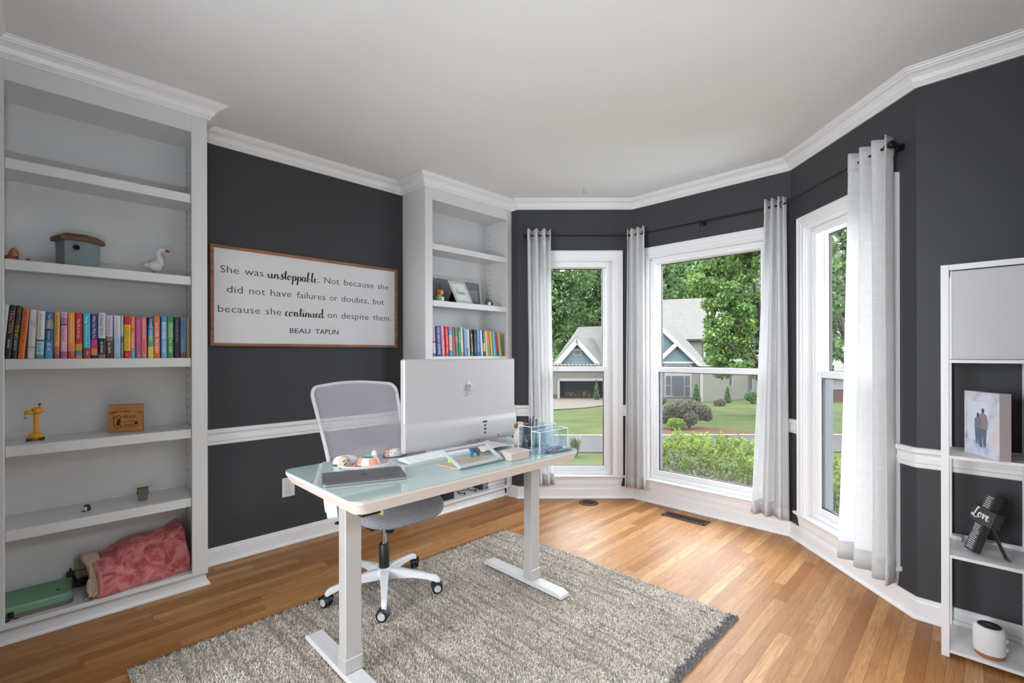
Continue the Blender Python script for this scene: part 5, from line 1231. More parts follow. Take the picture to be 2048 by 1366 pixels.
for s_ in (-1, 1): poly([(.0, s_ * .014, .064), (.012, s_ * .020, .060), (.004, s_ * .036, .074), (-.008, s_ * .022, .062)], [(0, 1, 2), (1, 3, 2), (3, 0, 2), (0, 3, 1)], 'ear')
poly([(.014, -.012, .002), (.034, -.016, .001), (.034, .012, .001), (.016, .010, .018)], [(0, 1, 3), (1, 2, 3), (2, 0, 3), (0, 2, 1)], 'foot')
# green hard case
CASEG = pm('mint_green_plastic', '#6f9a7c', .5, vary=.06, vscale=20); CASEB = pm('case_taupe', '#6d6560', .6)
t = thing('instrument_case', 'flat mint green hard case with taupe edge on the bottom shelf', 'case', (.16, -.03, BZ))
P = rrect(.060, -.1468, .290, .104, .028, 6)
G().prism(P, BZ + .0005, BZ + .022, 'z').build('base', CASEB, t)
P3 = rrect(.066, -.1468, .284, .098, .024, 6); n = len(P)
V = [(p[0], p[1], BZ + .0225) for p in P] + [(p[0], p[1], BZ + .046) for p in P] + [(p[0], p[1], BZ + .056) for p in P3]
G().add(V, [list(range(n))[::-1], list(range(2 * n, 3 * n))] + [(k * n + i, k * n + (i + 1) % n, (k + 1) * n + (i + 1) % n, (k + 1) * n + i) for k in (0, 1) for i in range(n)]).build('lid', CASEG, t)
G().box(.286, -.118, BZ + .010, .296, -.096, BZ + .036, bev=.002).build('latch', BLACK, t)
G().ball((.21, .052, BZ + .057), (.012, .008, .0012), 12, 4).build('lid_mark', pm('mark_dark', '#3a4b40', .7), t)
t = thing('microphone_clamp', 'black clamp mount behind the green case and the blanket', 'clamp', (.085, .15, BZ))
G().box(.060, .105, BZ + .0005, .100, .190, BZ + .030, bev=.004).build('base', BLKPL, t)
G().box(.070, .085, BZ + .062, .096, .115, BZ + .088, bev=.004).tube([(.083, .10, BZ + .086), (.083, .10, BZ + .105)], .004, 8).tube([(.083, .12, BZ + .028), (.083, .105, BZ + .075)], .006, 8).build('jaw', BLKPL, t)
G().tube([(.078, .105, BZ + .084), (.078, .18, BZ + .080)], .0015, 6).build('wire', BLKPL, t)
t = thing('rubber_foot', 'small black knob at the shelf edge in front of the green case', 'knob', (.306, -.120, BZ))
G().ball((.306, -.120, BZ + .010), (.009, .014, .0095), 12, 8).build('knob', BLKPL, t); G().tube([(.300, -.1, BZ + .006), (.298, -.08, BZ + .004)], .003, 6).build('cable', BLKPL, t)
# rolled plush blanket
def plush():
    t = NT('dusty_rose_plush'); co = t.coord()
    a = t.node('TexNoise', {'Vector': co, 'Scale': 16.0, 'Detail': 4.0, 'Roughness': .7, 'Distortion': .8}); b2 = t.node('TexNoise', {'Vector': co, 'Scale': 300.0, 'Detail': 2.0})
    c = t.ramp(a.outputs[0], [(.34, '#8a3a40'), (.46, '#b0585c'), (.60, '#cd8280')])
    b = t.bsdf(Roughness=.75); t.link(c, b.inputs['Base Color']); b.inputs['Sheen Weight'].default_value = .6; b.inputs['Sheen Tint'].default_value = lin('#e9b4ae'); b.inputs['Specular IOR Level'].default_value = .2
    bp_ = t.node('Bump', {'Height': t.math('ADD', a.outputs[0], t.math('MULTIPLY', b2.outputs[0], .15)), 'Strength': .6, 'Distance': .008}); t.link(bp_.outputs[0], b.inputs['Normal']); return t.surf(b)
PLUSH = plush()
SHERPA = pm('cream_sherpa', '#c3ae98', .95, bump=1.0, bscale=170, vary=.1, vscale=60)
t = thing('folded_blanket', 'dusty rose plush blanket with cream sherpa lining on the bottom shelf', 'blanket', (.19, .37, BZ))
def env(y): # taller toward the right end
    f_ = (y - .17) / .42; return .150 + .105 * f_ + .012 * math.sin(y * 22)
def blan(u, v):
    y = .195 + .378 * v; a = u; H_ = env(y); sk = .03 * (1 - v)
    prof = [(.318, .004), (.330, .02), (.322, .07), (.285, .12), (.225, .75 * H_ + .03), (.150, H_), (.090, H_ * .97), (.055, H_ * .6), (.050, .05)]
    k = u * (len(prof) - 1); i = min(int(k), len(prof) - 2); f_ = k - i
    f_ = f_ * f_ * (3 - 2 * f_) * .5 + f_ * .5
    x = prof[i][0] * (1 - f_) + prof[i + 1][0] * f_; z = prof[i][1] * (1 - f_) + prof[i + 1][1] * f_
    x += .004 * math.sin(31 * y + 5 * u) - .055 * v * (1 if u < .5 else .2) * (1 - u); z += .004 * math.sin(23 * y + 9 * u) * u
    return (x, y + .012 * math.sin(7 * u), BZ + max(.013, z))
g = G().surf(blan, 40, 40); o = g.build('plush_cover', PLUSH, t); md = o.modifiers.new('thick', 'SOLIDIFY'); md.thickness = .012; md.offset = -1
g = G().tube([Vector(blan(0.03, v / 20)) + Vector((.004, 0, .004)) for v in range(21)], .009, 10).tube([Vector(blan(u / 20 * .72, 0.0)) + Vector((.003, -.002, .002)) for u in range(21)], .011, 10); g.build('piped_edge', pm('piping_rose', '#c47473', .7, sheen=.5), t)
def lining(u, v):
    y = .142 + .063 * v + .020 * math.sin(5 * u) * (1 - v); H_ = .155 + .02 * v
    prof = [(.318, .004), (.312, .03), (.285, .07), (.255, .115), (.19, .150), (.12, .165), (.07, .12), (.055, .03)]
    k = u * (len(prof) - 1); i = min(int(k), len(prof) - 2); f_ = k - i
    x = prof[i][0] * (1 - f_) + prof[i + 1][0] * f_; z = prof[i][1] * (1 - f_) + prof[i + 1][1] * f_
    return (x + .005 * math.sin(40 * v + 17 * u), y, BZ + max(.015, z + .004 * math.sin(30 * u)))
g = G().surf(lining, 36, 10); o = g.build('sherpa_lining', SHERPA, t); md = o.modifiers.new('thick', 'SOLIDIFY'); md.thickness = .014; md.offset = -1
g = G().surf(lambda u, v: ((.06 + .25 * u), .196 + .01 * math.sin(6 * u), BZ + .003 + (.13 - .10 * u) * v), 10, 6); g.build('inner_fold', SHERPA, t)
G().ball((.262, .590, BZ + .012), (.020, .008, .010), 10, 6).build('care_tag', WPL, t)

# ================================================================== ORNAMENTS, FAR BOOKCASE
t = thing('framed_picture', 'wide silver-grey picture frame with glass leaning at the back of the far shelf', 'frame', (.10, 2.60, Z2))
FY_0, FY_1 = 2.195, 2.928; fz1 = Z2 + .245; lean_ = .030
def lf(y0, z0, y1, z1, x0, x1, g, m=0):
    def X(z): return .125 - lean_ * (z - Z2) / .245
    V = [(X(z0) - x1, y0, z0), (X(z0) - x1, y1, z0), (X(z1) - x1, y1, z1), (X(z1) - x1, y0, z1), (X(z0) - x0, y0, z0), (X(z0) - x0, y1, z0), (X(z1) - x0, y1, z1), (X(z1) - x0, y0, z1)]
    g.add(V, [(0, 1, 2, 3), (7, 6, 5, 4), (0, 4, 5, 1), (2, 6, 7, 3), (0, 3, 7, 4), (1, 5, 6, 2)], m)
SLV = pm('pale_silver_frame', '#c2c6ca', .4, metal=.2)
g = G(); zz0 = Z2 + .001
lf(FY_0, zz0, FY_0 + .022, fz1, 0, .02, g); lf(FY_1 - .022, zz0, FY_1, fz1, 0, .02, g); lf(FY_0 + .022, zz0, FY_1 - .022, zz0 + .022, 0, .02, g); lf(FY_0 + .022, fz1 - .022, FY_1 - .022, fz1, 0, .02, g); g.build('frame', SLV, t)
g = G(); lf(FY_0 + .02, zz0 + .02, FY_1 - .02, fz1 - .02, .012, .016, g); g.build('backing', pm('grey_glossy_picture', '#87888b', .12), t)
g = G()
lf(2.225, zz0 + .03, 2.30, fz1 - .03, .009, .0118, g, 0); lf(2.33, zz0 + .04, 2.47, fz1 - .06, .009, .0118, g, 1); lf(2.72, zz0 + .05, 2.885, fz1 - .09, .009, .0118, g, 2)
for q in range(5): lf(2.735, zz0 + .065 + q * .016, 2.87, zz0 + .069 + q * .016, .0085, .009, g, 3)
g.build('picture_panels', [pm('picture_blue_grey', '#a2abb5', .2), pm('picture_mid_grey', '#77787a', .2), pm('picture_pale_grey', '#9fa9ae', .2), pm('picture_lines', '#6c767a', .4)], t)
t = thing('tabletop_picture', 'small champagne frame with gold script, standing tilted on the far shelf', 'frame', (.26, 2.58, Z2))
A0 = Vector((.278, 2.508, Z2 + .0068)); exx = Vector((.0, .181, 0)).normalized(); upv = Vector((-.05, -.066, .197)).normalized(); nz_ = exx.cross(upv).normalized()
Ms = axes(A0, exx, upv, nz_); fw_, fh_ = .180, .205
CHP = pm('champagne_frame', '#cdbfb0', .4, metal=.2)
g = G(); b_ = .022
g.box(0, 0, -.014, b_, fh_, 0, bev=.003, M=Ms).box(fw_ - b_, 0, -.014, fw_, fh_, 0, bev=.003, M=Ms).box(b_, 0, -.014, fw_ - b_, b_, 0, bev=.003, M=Ms).box(b_, fh_ - b_, -.014, fw_ - b_, fh_, 0, bev=.003, M=Ms); g.build('frame', CHP, t)
G().box(b_ - .002, b_ - .002, -.012, fw_ - b_ + .002, fh_ - b_ + .002, -.008, M=Ms).build('print', pm('pale_blue_print', '#d3dee2', .4), t)
g = G(); script(g, 'Nana', Ms @ axes((.046, .085, -.0074), (1, 0, 0), (0, 1, 0), (0, 0, 1)), .092, .020, 0, .13); g.build('gold_script', pm('gold_ink', '#a08a5c', .4), t)
g = G().prism([(.0, .005), (-.085, -.001 + .005), (-.012, .115)], .085, .090, 'z', 0, Ms @ Matrix(((0, 0, 1, 0), (0, 1, 0, 0), (1, 0, 0, 0), (0, 0, 0, 1)))) if False else G()
g.add([A0 + Vector((-.02, .02, .004)), A0 + Vector((-.115, .0, .001)), A0 + Vector((-.045, -.02, .12)), A0 + Vector((-.02, .026, .004)), A0 + Vector((-.115, .006, .001)), A0 + Vector((-.045, -.014, .12)), A0 + Vector((-.03, -.075, .001)), A0 + Vector((-.03, -.07, .001))], [(0, 1, 2), (5, 4, 3), (0, 3, 4, 1), (1, 4, 5, 2), (2, 5, 3, 0), (6, 2, 1), (6, 1, 2)])
g.build('easel_back', pm('velvet_black', '#121214', .95), t)
t = thing('lion_figurine', 'small lion-headed figurine in a green shirt, left on the far shelf', 'figurine', (.275, 2.318, Z2))
G().lathe([(.022, 0), (.030, .015), (.030, .035), (.018, .052)], 16, M=Matrix.Translation((.275, 2.318, Z2 + .0005))).build('green_shirt', pm('shirt_green', '#8aa05a', .8), t)
G().box(.299, 2.322, Z2 + .002, .306, 2.345, Z2 + .036, bev=.002).build('white_panel', WPL, t)
hd = G().ball((.272, 2.314, Z2 + .076), (.030, .032, .030)).build('mane', pm('mane_brown', '#9a5a28', .9), t)
G().ball((.290, 2.330, Z2 + .074), (.018, .020, .022)).build('face', pm('face_tan', '#d69b63', .8), hd)
for a_ in (2.318, 2.340): G().ball((.306, a_ + .002, Z2 + .082), .0028, 8, 6).build('eye', DK, hd)
t = thing('caterpillar_figurine', 'small green arched figurine with red flower, right on the far shelf', 'figurine', (.275, 2.868, Z2))
G().tube(cr([(.285, 2.835, Z2 + .012), (.283, 2.832, Z2 + .030), (.278, 2.850, Z2 + .048), (.272, 2.890, Z2 + .045), (.270, 2.915, Z2 + .028), (.272, 2.905, Z2 + .011)]), .011, 10).build('body', pm('figurine_green', '#2f5a33', .6), t)
G().ball((.280, 2.872, Z2 + .020), (.012, .022, .0195), 10, 8).build('belly', pm('figurine_white', '#d8dcdc', .6), t)
g = G()
for i in range(6): a = R(60 * i); g.ball((.284 + .004 * math.sin(a), 2.846 + .010 * math.cos(a), Z2 + .062 + .009 * math.sin(a)), (.004, .008, .007), 8, 5)
g.build('flower', pm('flower_red', '#b5442f', .6), t)
# bottom shelf of the far bookcase, seen under the desk
t = thing('speaker_box', 'black upright box at the left of the far bottom shelf', 'box', (.24, 2.42, BZ))
G().box(.16, 2.345, BZ + .0005, .300, 2.452, BZ + .135, bev=.004).build('cabinet', BLKPL, t); G().box(.300, 2.352, BZ + .008, .302, 2.445, BZ + .128).build('front_grille', pm('grille_black', '#222226', .9), t)
t = thing('plate_stand', 'black wrought iron scroll stand on the far bottom shelf', 'stand', (.27, 2.62, BZ)); IR = pm('wrought_iron', '#2a2a2d', .5, metal=.5)
for y_ in (2.565, 2.690):
    g = G().tube(cr([(.30, y_, BZ + .03), (.305, y_, BZ + .015), (.296, y_, BZ + .010), (.288, y_, BZ + .018), (.27, y_, BZ + .016), (.20, y_, BZ + .011), (.17, y_, BZ + .09), (.15, y_, BZ + .17)]), .004, 8); g.build('scroll_leg', IR, t)
G().tube([(.20, 2.565, BZ + .012), (.20, 2.690, BZ + .012)], .0035, 8).tube([(.165, 2.565, BZ + .11), (.165, 2.690, BZ + .11)], .0035, 8).build('crossbar', IR, t)
g = G().tube(cr([(.295, 2.735, BZ + .045), (.300, 2.722, BZ + .030), (.300, 2.735, BZ + .016), (.300, 2.750, BZ + .026), (.298, 2.742, BZ + .034)]), .003, 7); g.tube([(.295, 2.735, BZ + .045), (.26, 2.76, BZ + .06), (.26, 2.76, BZ + .002)], .003, 7); o = solo('iron_hook', g, IR, 'small curled black iron hook beside the magazines', 'hook')
MAGC = ['#d2cfcd', '#b8b4b6', '#d9d7d6', '#c5c1c2']; zz = BZ + .0006
for i, c in enumerate(MAGC):
    h_ = .011 + .004 * (i % 2); g = G().box(.10 + .004 * i, 2.845 - .006 * (i % 3), zz, .300 - .005 * (i % 2), 3.062, zz + h_, bev=.001)
    o = solo('magazine', g, pm('magazine_%d' % i, c, .6), ['pale magazine lowest in the flat stack on the far bottom shelf', 'greyish magazine second from the bottom of the flat stack', 'white magazine third from the bottom of the flat stack', 'magazine on top of the flat stack on the far bottom shelf'][i], 'magazine', 'magazines on the far bottom shelf'); zz += h_ + .0006
g = G()
for i in range(7): g.add([(.16 + .01 * i, 2.775 + .006 * i, BZ + .001), (.29, 2.775 + .009 * i, BZ + .001), (.28, 2.80 + .006 * i, BZ + .09), (.16, 2.80 + .004 * i, BZ + .09), (.16 + .01 * i, 2.778 + .006 * i, BZ + .001), (.29, 2.778 + .009 * i, BZ + .001), (.28, 2.803 + .006 * i, BZ + .09), (.16, 2.803 + .004 * i, BZ + .09)], [(0, 1, 2, 3), (7, 6, 5, 4), (0, 4, 5, 1), (1, 5, 6, 2), (2, 6, 7, 3), (3, 7, 4, 0)], i % 2)
solo('open_folder', g, [pm('folder_dark', '#3d3d41', .6), pm('folder_pale', '#cfcdce', .7)], 'fanned dark and pale papers leaning on the magazine stack', 'papers')
t = thing('power_adapter', 'small white power adapter on the floor by the far bookcase', 'adapter', (.30, 2.02, 0))
G().box(.27, 1.985, .0005, .315, 2.05, .040, bev=.005).build('adapter_body', WPL, t)
G().tube(cr([(.29, 1.986, .02), (.27, 1.93, .006), (.16, 1.90, .005), (.06, 1.93, .005)]), .003, 7).build('cable', WPL, t)

# ================================================================== LADDER SHELF AND ITS THINGS
t = thing('tower_shelf', 'slim white tower shelf with a fabric front on top against the charcoal wall', 'shelf', (3.46, 2.95, 0))
TW = pm('tower_white_metal', '#e2e2e3', .4)
tx0, tx1, ty0, ty1 = 3.318, 3.600, 2.800, 3.096; pw = .027
for x0 in (tx0, tx1 - pw):
    for y0 in (ty0, ty1 - pw):
        zt_ = 1.716
        G().box(x0, y0, 0, x0 + pw, y0 + pw, zt_, bev=.0015).build('post', TW, t)
for zt_, nm in ((1.301, 'shelf'), (.882, 'shelf'), (.449, 'shelf'), (.034, 'shelf')):
    g = G().box(tx0 + pw - .002, ty0 + .003, zt_ - .014, tx1 - pw + .002, ty1 - .004, zt_, bev=.001)
    g.box(tx0 + .003, ty0 + pw, zt_ - .014, tx0 + pw, ty1 - pw, zt_).box(tx1 - pw, ty0 + pw, zt_ - .014, tx1 - .003, ty1 - pw, zt_)
    if zt_ < .5: g.box(tx0 + pw, ty1 - .014, zt_, tx1 - pw, ty1 - .006, zt_ + .018)
    g.build('shelf', TW, t)
g = G().box(tx0 + pw, ty0 + .004, 1.692, tx1 - pw, ty0 + .020, 1.716).box(tx0 + pw, ty1 - .02, 1.692, tx1 - pw, ty1 - .004, 1.716).box(tx0 + .004, ty0 + pw, 1.692, tx0 + .02, ty1 - pw, 1.716).box(tx1 - .02, ty0 + pw, 1.692, tx1 - .004, ty1 - pw, 1.716).box(tx0 + .02, ty0 + .02, 1.70, tx1 - .02, ty1 - .02, 1.712)
g.build('top_frame', TW, t)
CLOTH = pm('pale_grey_canvas', '#c6c6c7', .9, bump=.3, bscale=500)
t = thing('fabric_bin', 'pale grey fabric storage bin in the top bay of the tower shelf', 'bin', (3.46, 2.95, 1.302))
G().box(tx0 + pw + .006, ty0 + .010, 1.3025, tx1 - pw - .002, ty1 - .032, 1.688, bev=.004).build('bin_body', CLOTH, t)
G().box(tx0 + pw + .004, ty0 + .007, 1.303, tx0 + pw + .009, ty0 + .014, 1.688).build('edge_piping', WPL, t)
# couple photo block
t = thing('photo_block', 'pastel photo block with a couple seen from behind on the tower shelf', 'photo block', (3.46, 2.88, .8825))
A0 = Vector((3.390, 2.955, .8832)); B0 = Vector((3.497, 2.781, .8832)); exx = (B0 - A0); PW = exx.length; exx.normalize(); PH = .278; nz_ = Vector((exx.y, -exx.x, 0))
Ms = axes(A0, exx, UP, nz_)
wm = NT('watercolour_mount'); nzz = wm.node('TexNoise', {'Vector': wm.node('Mapping', {'Vector': wm.coord(), 'Scale': (14, 14, 9)}).outputs[0], 'Scale': 1.0, 'Detail': 4.0, 'Distortion': .8})
bb = wm.bsdf(Roughness=.55); wm.link(wm.ramp(nzz.outputs[0], [(.30, '#8f92a8'), (.45, '#b8bccd'), (.55, '#c9ced9'), (.66, '#d4c2c6'), (.8, '#d8c3b0')]), bb.inputs['Base Color']); WMT = wm.surf(bb)
bl = G().box(0, 0, -.040, PW, PH, -.0008, M=Ms).build('block', pm('block_grey_side', '#b3aaa9', .7), t)
G().box(0, 0, -.0008, PW, PH, .0, M=Ms).build('watercolour_mount', WMT, t)
wx0, wx1, wz0, wz1 = PW * .11, PW * .72, .065, .236
G().box(wx0, wz0, .0, wx1, wz1, .0008, M=Ms).build('photo_print', pm('misty_print', '#ccd5e2', .4), t)
def sil(pts, h): return lambda g, m: g.prism(pts, .0008, h, 'z', m, Ms)
g = G(); cx1, cx2 = PW * .56, PW * .42; fz = .040
g.prism([(cx1 + .008 * math.cos(a), .198 + .011 * math.sin(a)) for a in [2 * PI * i / 14 for i in range(14)]], .0008, .0014, 'z', 0, Ms)
g.prism([(cx1 - .026, .118), (cx1 + .026, .118), (cx1 + .030, .150), (cx1 + .022, .180), (cx1 + .006, .188), (cx1 - .006, .188), (cx1 - .022, .180), (cx1 - .027, .150)], .0008, .0013, 'z', 1, Ms)
g.prism([(cx1 - .024, .120), (cx1 - .022, .055), (cx1 - .018, fz), (cx1 - .006, fz), (cx1 - .002, .095), (cx1 + .004, fz + .004), (cx1 + .016, fz + .004), (cx1 + .022, .120)], .0008, .0013, 'z', 2, Ms)
g.prism([(cx2 + .007 * math.cos(a), .178 + .010 * math.sin(a)) for a in [2 * PI * i / 14 for i in range(14)]], .0008, .0016, 'z', 0, Ms)
g.prism([(cx2 - .020, .120), (cx2 + .018, .124), (cx2 + .018, .160), (cx2 + .006, .170), (cx2 - .008, .170), (cx2 - .020, .158)], .0008, .0015, 'z', 3, Ms)
g.prism([(cx2 - .020, .122), (cx2 - .016, .085), (cx2 - .013, fz + .012), (cx2 - .004, fz + .012), (cx2 - .001, .080), (cx2 + .003, fz + .010), (cx2 + .012, fz + .010), (cx2 + .017, .122)], .0008, .0014, 'z', 2, Ms)
g.build('printed_couple', [pm('print_hair', '#3e3a44', .6), pm('print_jacket', '#8a7d85', .6), pm('print_denim', '#56677a', .6), pm('print_shirt', '#72737f', .6)], t)
# cross with easel
t = thing('wooden_cross', 'black slatted cross with Love in white script leaning on an easel', 'cross', (3.45, 2.89, .450))
zc_ = .4502
A0 = Vector((3.388, 2.925, zc_)); B0 = Vector((3.414, 2.868, zc_)); exx = (B0 - A0); cw = .063; exx.normalize(); lean_v = Vector((.080, -.004, .230)); upv = (lean_v - exx * lean_v.dot(exx)).normalized()
upv = (upv + exx * .02).normalized(); nz_ = exx.cross(upv).normalized()
Ms = axes(A0 + Vector((0, 0, .012)), exx, upv, nz_); BKW = pm('cross_black_wood', '#2b2b2e', .6)
HL = .262
g = G().box(0, 0, -.030, cw, HL, 0, bev=.0015, M=Ms).box(-.052, .128, -.030, cw + .050, .196, .0008, bev=.0015, M=Ms); g.build('cross_body', BKW, t)
g = G(); PR = pm('cross_grey_print', '#b9b9bb', .7)
random.seed(11)
for i in range(13): z_ = .010 + i * .0088; w0 = random.uniform(.10, .25); w1 = random.uniform(.75, .92); g.box(cw * w0, z_, 0, cw * w1, z_ + .0042, .0007, M=Ms)
for i in range(6): z_ = .203 + i * .0090; w0 = random.uniform(.15, .3); w1 = random.uniform(.7, .88); g.box(cw * w0, z_, 0, cw * w1, z_ + .0042, .0007, M=Ms)
g.build('small_print', PR, t)
g = G(); script(g, 'Love'[0:1] , Ms @ axes((-.036, .146, .0016), (1, 0, 0), (0, 1, 0), (0, 0, 1)), .045, .020, 0, .17); script(g, 'ove', Ms @ axes((.006, .150, .0016), (1, 0, 0), (0, 1, 0), (0, 0, 1)), .082, .021, 0, .17); g.build('white_script', pm('script_white', '#f0f0f1', .6), t)
g = G(); top = Ms @ Vector((cw * .62, .135, -.030)); ft_ = Vector((3.520, 2.884, zc_ + .001)); w_ = exx * .020
g.add([top - w_ * .5, top + w_ * .5, ft_ + w_ * .9, ft_ - w_ * .9, top - w_ * .5 + Vector((.004, 0, 0)), top + w_ * .5 + Vector((.004, 0, 0)), ft_ + w_ * .9 + Vector((.004, 0, 0)), ft_ - w_ * .9 + Vector((.004, 0, 0))], [(0, 1, 2, 3), (7, 6, 5, 4), (0, 4, 5, 1), (1, 5, 6, 2), (2, 6, 7, 3), (3, 7, 4, 0)]); g.build('easel_leg', BKW, t)
g = G().tube([Ms @ Vector((cw * .5, .055, -.030)), (top + ft_) / 2], .0016, 6); g.build('easel_cord', BLKPL, t)
t = thing('sticky_note_block', 'small white block at the back of the lower tower shelf', 'block', (3.36, 3.05, .4495)); G().box(3.3455, 3.035, .4495, 3.380, 3.068, .470, bev=.002).build('block', WPL, t)
# speaker
t = thing('smart_speaker', 'white round speaker with tan base and black top on the lowest tower shelf', 'speaker', (3.468, 2.868, .034))
Mz = Matrix.Translation((3.468, 2.868, .0345))
G().lathe([(.040, 0), (.046, .004), (.049, .020)], 36, M=Mz).build('tan_base', pm('tan_base', '#a56b45', .5), t)
G().lathe([(.0495, .0195), (.0515, .035), (.0520, .095), (.0500, .118), (.0455, .127), (.040, .128)], 40, M=Mz).build('shell', pm('speaker_white', '#dededf', .55), t)
G().lathe([(0, .1292), (.037, .1292), (.038, .128)], 36, M=Mz, cap=False).build('touch_top', pm('touch_black', '#2e2f33', .3), t)
g = G()
for q in range(5): g.box(-.010 + q * .0045, -.001, .1293, -.0075 + q * .0045, .001, .1298, M=Mz @ Matrix.Rotation(R(-50), 4, 'Z'))
g.build('top_logo', WPL, t)
for zz in (.050, .085):
    g = G().tube([Mz @ Vector((.0515 * math.cos(R(-12)), .0515 * math.sin(R(-12)), zz - .009)), Mz @ Vector((.0525 * math.cos(R(-12)), .0525 * math.sin(R(-12)), zz)), Mz @ Vector((.0515 * math.cos(R(-12)), .0515 * math.sin(R(-12)), zz + .009))], [.004, .0065, .004], 10); g.build('side_button', pm('button_grey', '#aeb0b3', .5), t)
# ================================================================== OUTSIDE
KX = 1.85  # darkens outdoor colours to offset the sky raised for indoor light
def ex(hexc, k):
    l = lin(hexc)[:3]
    return [(12.92 * x if x <= .0031308 else 1.055 * x ** (1 / 2.4) - .055) for x in (c / (k * KX) for c in l)]
def pt(px, py, Z):
    """a point seen at photo pixel (px, py) and Z metres ahead, in the yard's own axes (right, ahead, up)"""
    return Vector(((px - 1024.17) / 938.14 * Z, Z, 1.33 - (py - 708.03 + .0022 * (px - 1024)) / 938.14 * Z))
YARD = Matrix(((S2, -S2, 0, CAM.x), (S2, S2, 0, CAM.y), (0, 0, 1, 0), (0, 0, 0, 1)))
def W_(p): return YARD @ Vector(p)
def gz(Z):
    P = [(-20, -.42), (4.5, -.42), (10, -.77), (16, -1.43), (48, -3.40), (200, -6.5)]
    for a, b in zip(P, P[1:]):
        if Z <= b[0]: return a[1] + (b[1] - a[1]) * (Z - a[0]) / (b[0] - a[0])
    return -6.5
def grass_mat():
    t = NT('lawn_grass'); co = t.coord()
    a = t.node('TexNoise', {'Vector': co, 'Scale': .55, 'Detail': 4.0}); b2 = t.node('TexNoise', {'Vector': co, 'Scale': 14.0, 'Detail': 3.0})
    f = t.math('ADD', t.math('MULTIPLY', a.outputs[0], .55), t.math('MULTIPLY', b2.outputs[0], .45))
    c = t.ramp(f, [(.32, ex('#76924f', 4.2)), (.5, ex('#98ad62', 4.2)), (.68, ex('#c0bd80', 4.2))])
    b = t.bsdf(Roughness=.95); t.link(c, b.inputs['Base Color']); b.inputs['Specular IOR Level'].default_value = .05; return t.surf(b)
_lin0 = lin
def lin(c):
    return _lin0(c)
GRASS = grass_mat()
ASPH = pm('road_asphalt', ex('#b7b2b3', 5.4), .95, vary=.06, vscale=4, spec=.1)
def strip(Zs, X0, X1, dz, nx=24):
    V = []; F = []; k = nx + 1
    for Z in Zs:
        for i in range(k): V.append(W_((X0 + (X1 - X0) * i / nx, Z, gz(Z) + dz)))
    for j in range(len(Zs) - 1):
        for i in range(nx): F.append((j * k + i, j * k + i + 1, (j + 1) * k + i + 1, (j + 1) * k + i))
    return G().add(V, F)
g = G()
g.add(strip([2.2, 4.5, 7, 10], -30, 40, 0).v, strip([2.2, 4.5, 7, 10], -30, 40, 0).f)
s2_ = strip([16, 24, 32, 40, 48, 80, 140], -60, 130, 0); g.add(s2_.v, s2_.f)
# keep the near lawn outside the room footprint
struct('lawn', g, GRASS)
g = strip([10, 13, 16], -60, 130, -.01); struct('road', g, ASPH)
g = strip([15.75, 16.0], -60, 130, .03); g2 = strip([9.9, 10.05], -30, 60, .02); g.add(g2.v, g2.f); struct('road_edge', g, pm('kerb_sand', ex('#b79c82', 5.0), .95, vary=.1, vscale=3, spec=.1))
g = G().add([W_((x, Z, gz(Z) + .012)) for x, Z in ((4.5, 16.1), (5.6, 18.6), (7.2, 19.3), (8.4, 18.0), (8.6, 16.1))], [(0, 4, 3, 2, 1)]); struct('mulch_bed_ground', g, pm('pine_mulch', ex('#b08a6c', 3.6), .95, vary=.15, vscale=6, spec=.05))
dv = [(-12, 31.5), (2.6, 30.2), (5.0, 32.5), (7.4, 36.5), (11.5, 44), (12.6, 49.8), (2.8, 49.8), (-12, 46)]
g = G()
V = []; 
dvs = []
for a, b in zip(dv, dv[1:] + dv[:1]):
    for q in range(6): dvs.append((a[0] + (b[0] - a[0]) * q / 6, a[1] + (b[1] - a[1]) * q / 6))
g.add([W_((x, Z, gz(Z) + .05)) for x, Z in dvs], [list(range(len(dvs)))]); struct('driveway_ground', g, pm('driveway_concrete', ex('#e6d6c6', 4.9), .95, vary=.05, vscale=2, spec=.1))

# --- neighbour house
def lap(name, c, k, per=.16, dark=.82):
    t = NT(name); sp = t.node('SeparateXYZ', {0: t.coord()}); f = t.math('FRACT', t.math('DIVIDE', sp.outputs[2], per))
    cc = lin(ex(c, k)); c2 = tuple(x * dark for x in cc[:3]) + (1,)
    col = t.mix(t.math('LESS_THAN', f, .16), cc, c2); b = t.bsdf(Roughness=.85); t.link(col, b.inputs['Base Color']); b.inputs['Specular IOR Level'].default_value = .1; return t.surf(b)
def shingle(name, c, k, sc, c2=None):
    t = NT(name); br = t.node('TexBrick', {'Vector': t.node('Mapping', {'Vector': t.coord(), 'Rotation': (R(90), 0, 0)}).outputs[0], 'Color1': lin(ex(c, k)), 'Color2': lin(ex(c2 or c, k * 1.12)), 'Mortar': lin(ex(c, k * 1.5)), 'Scale': sc, 'Mortar Size': .02})
    b = t.bsdf(Roughness=.9); t.link(br.outputs[0], b.inputs['Base Color']); b.inputs['Specular IOR Level'].default_value = .1; return t.surf(b)
SID = lap('taupe_lap_siding', '#b5b1a4', 2.3); BLUS = shingle('blue_shake_shingles', '#94a8b2', 1.9, 3.2, '#8aa0ac'); TRIMX = pm('house_cream_trim', ex('#f1eee6', 2.5), .7, spec=.1)
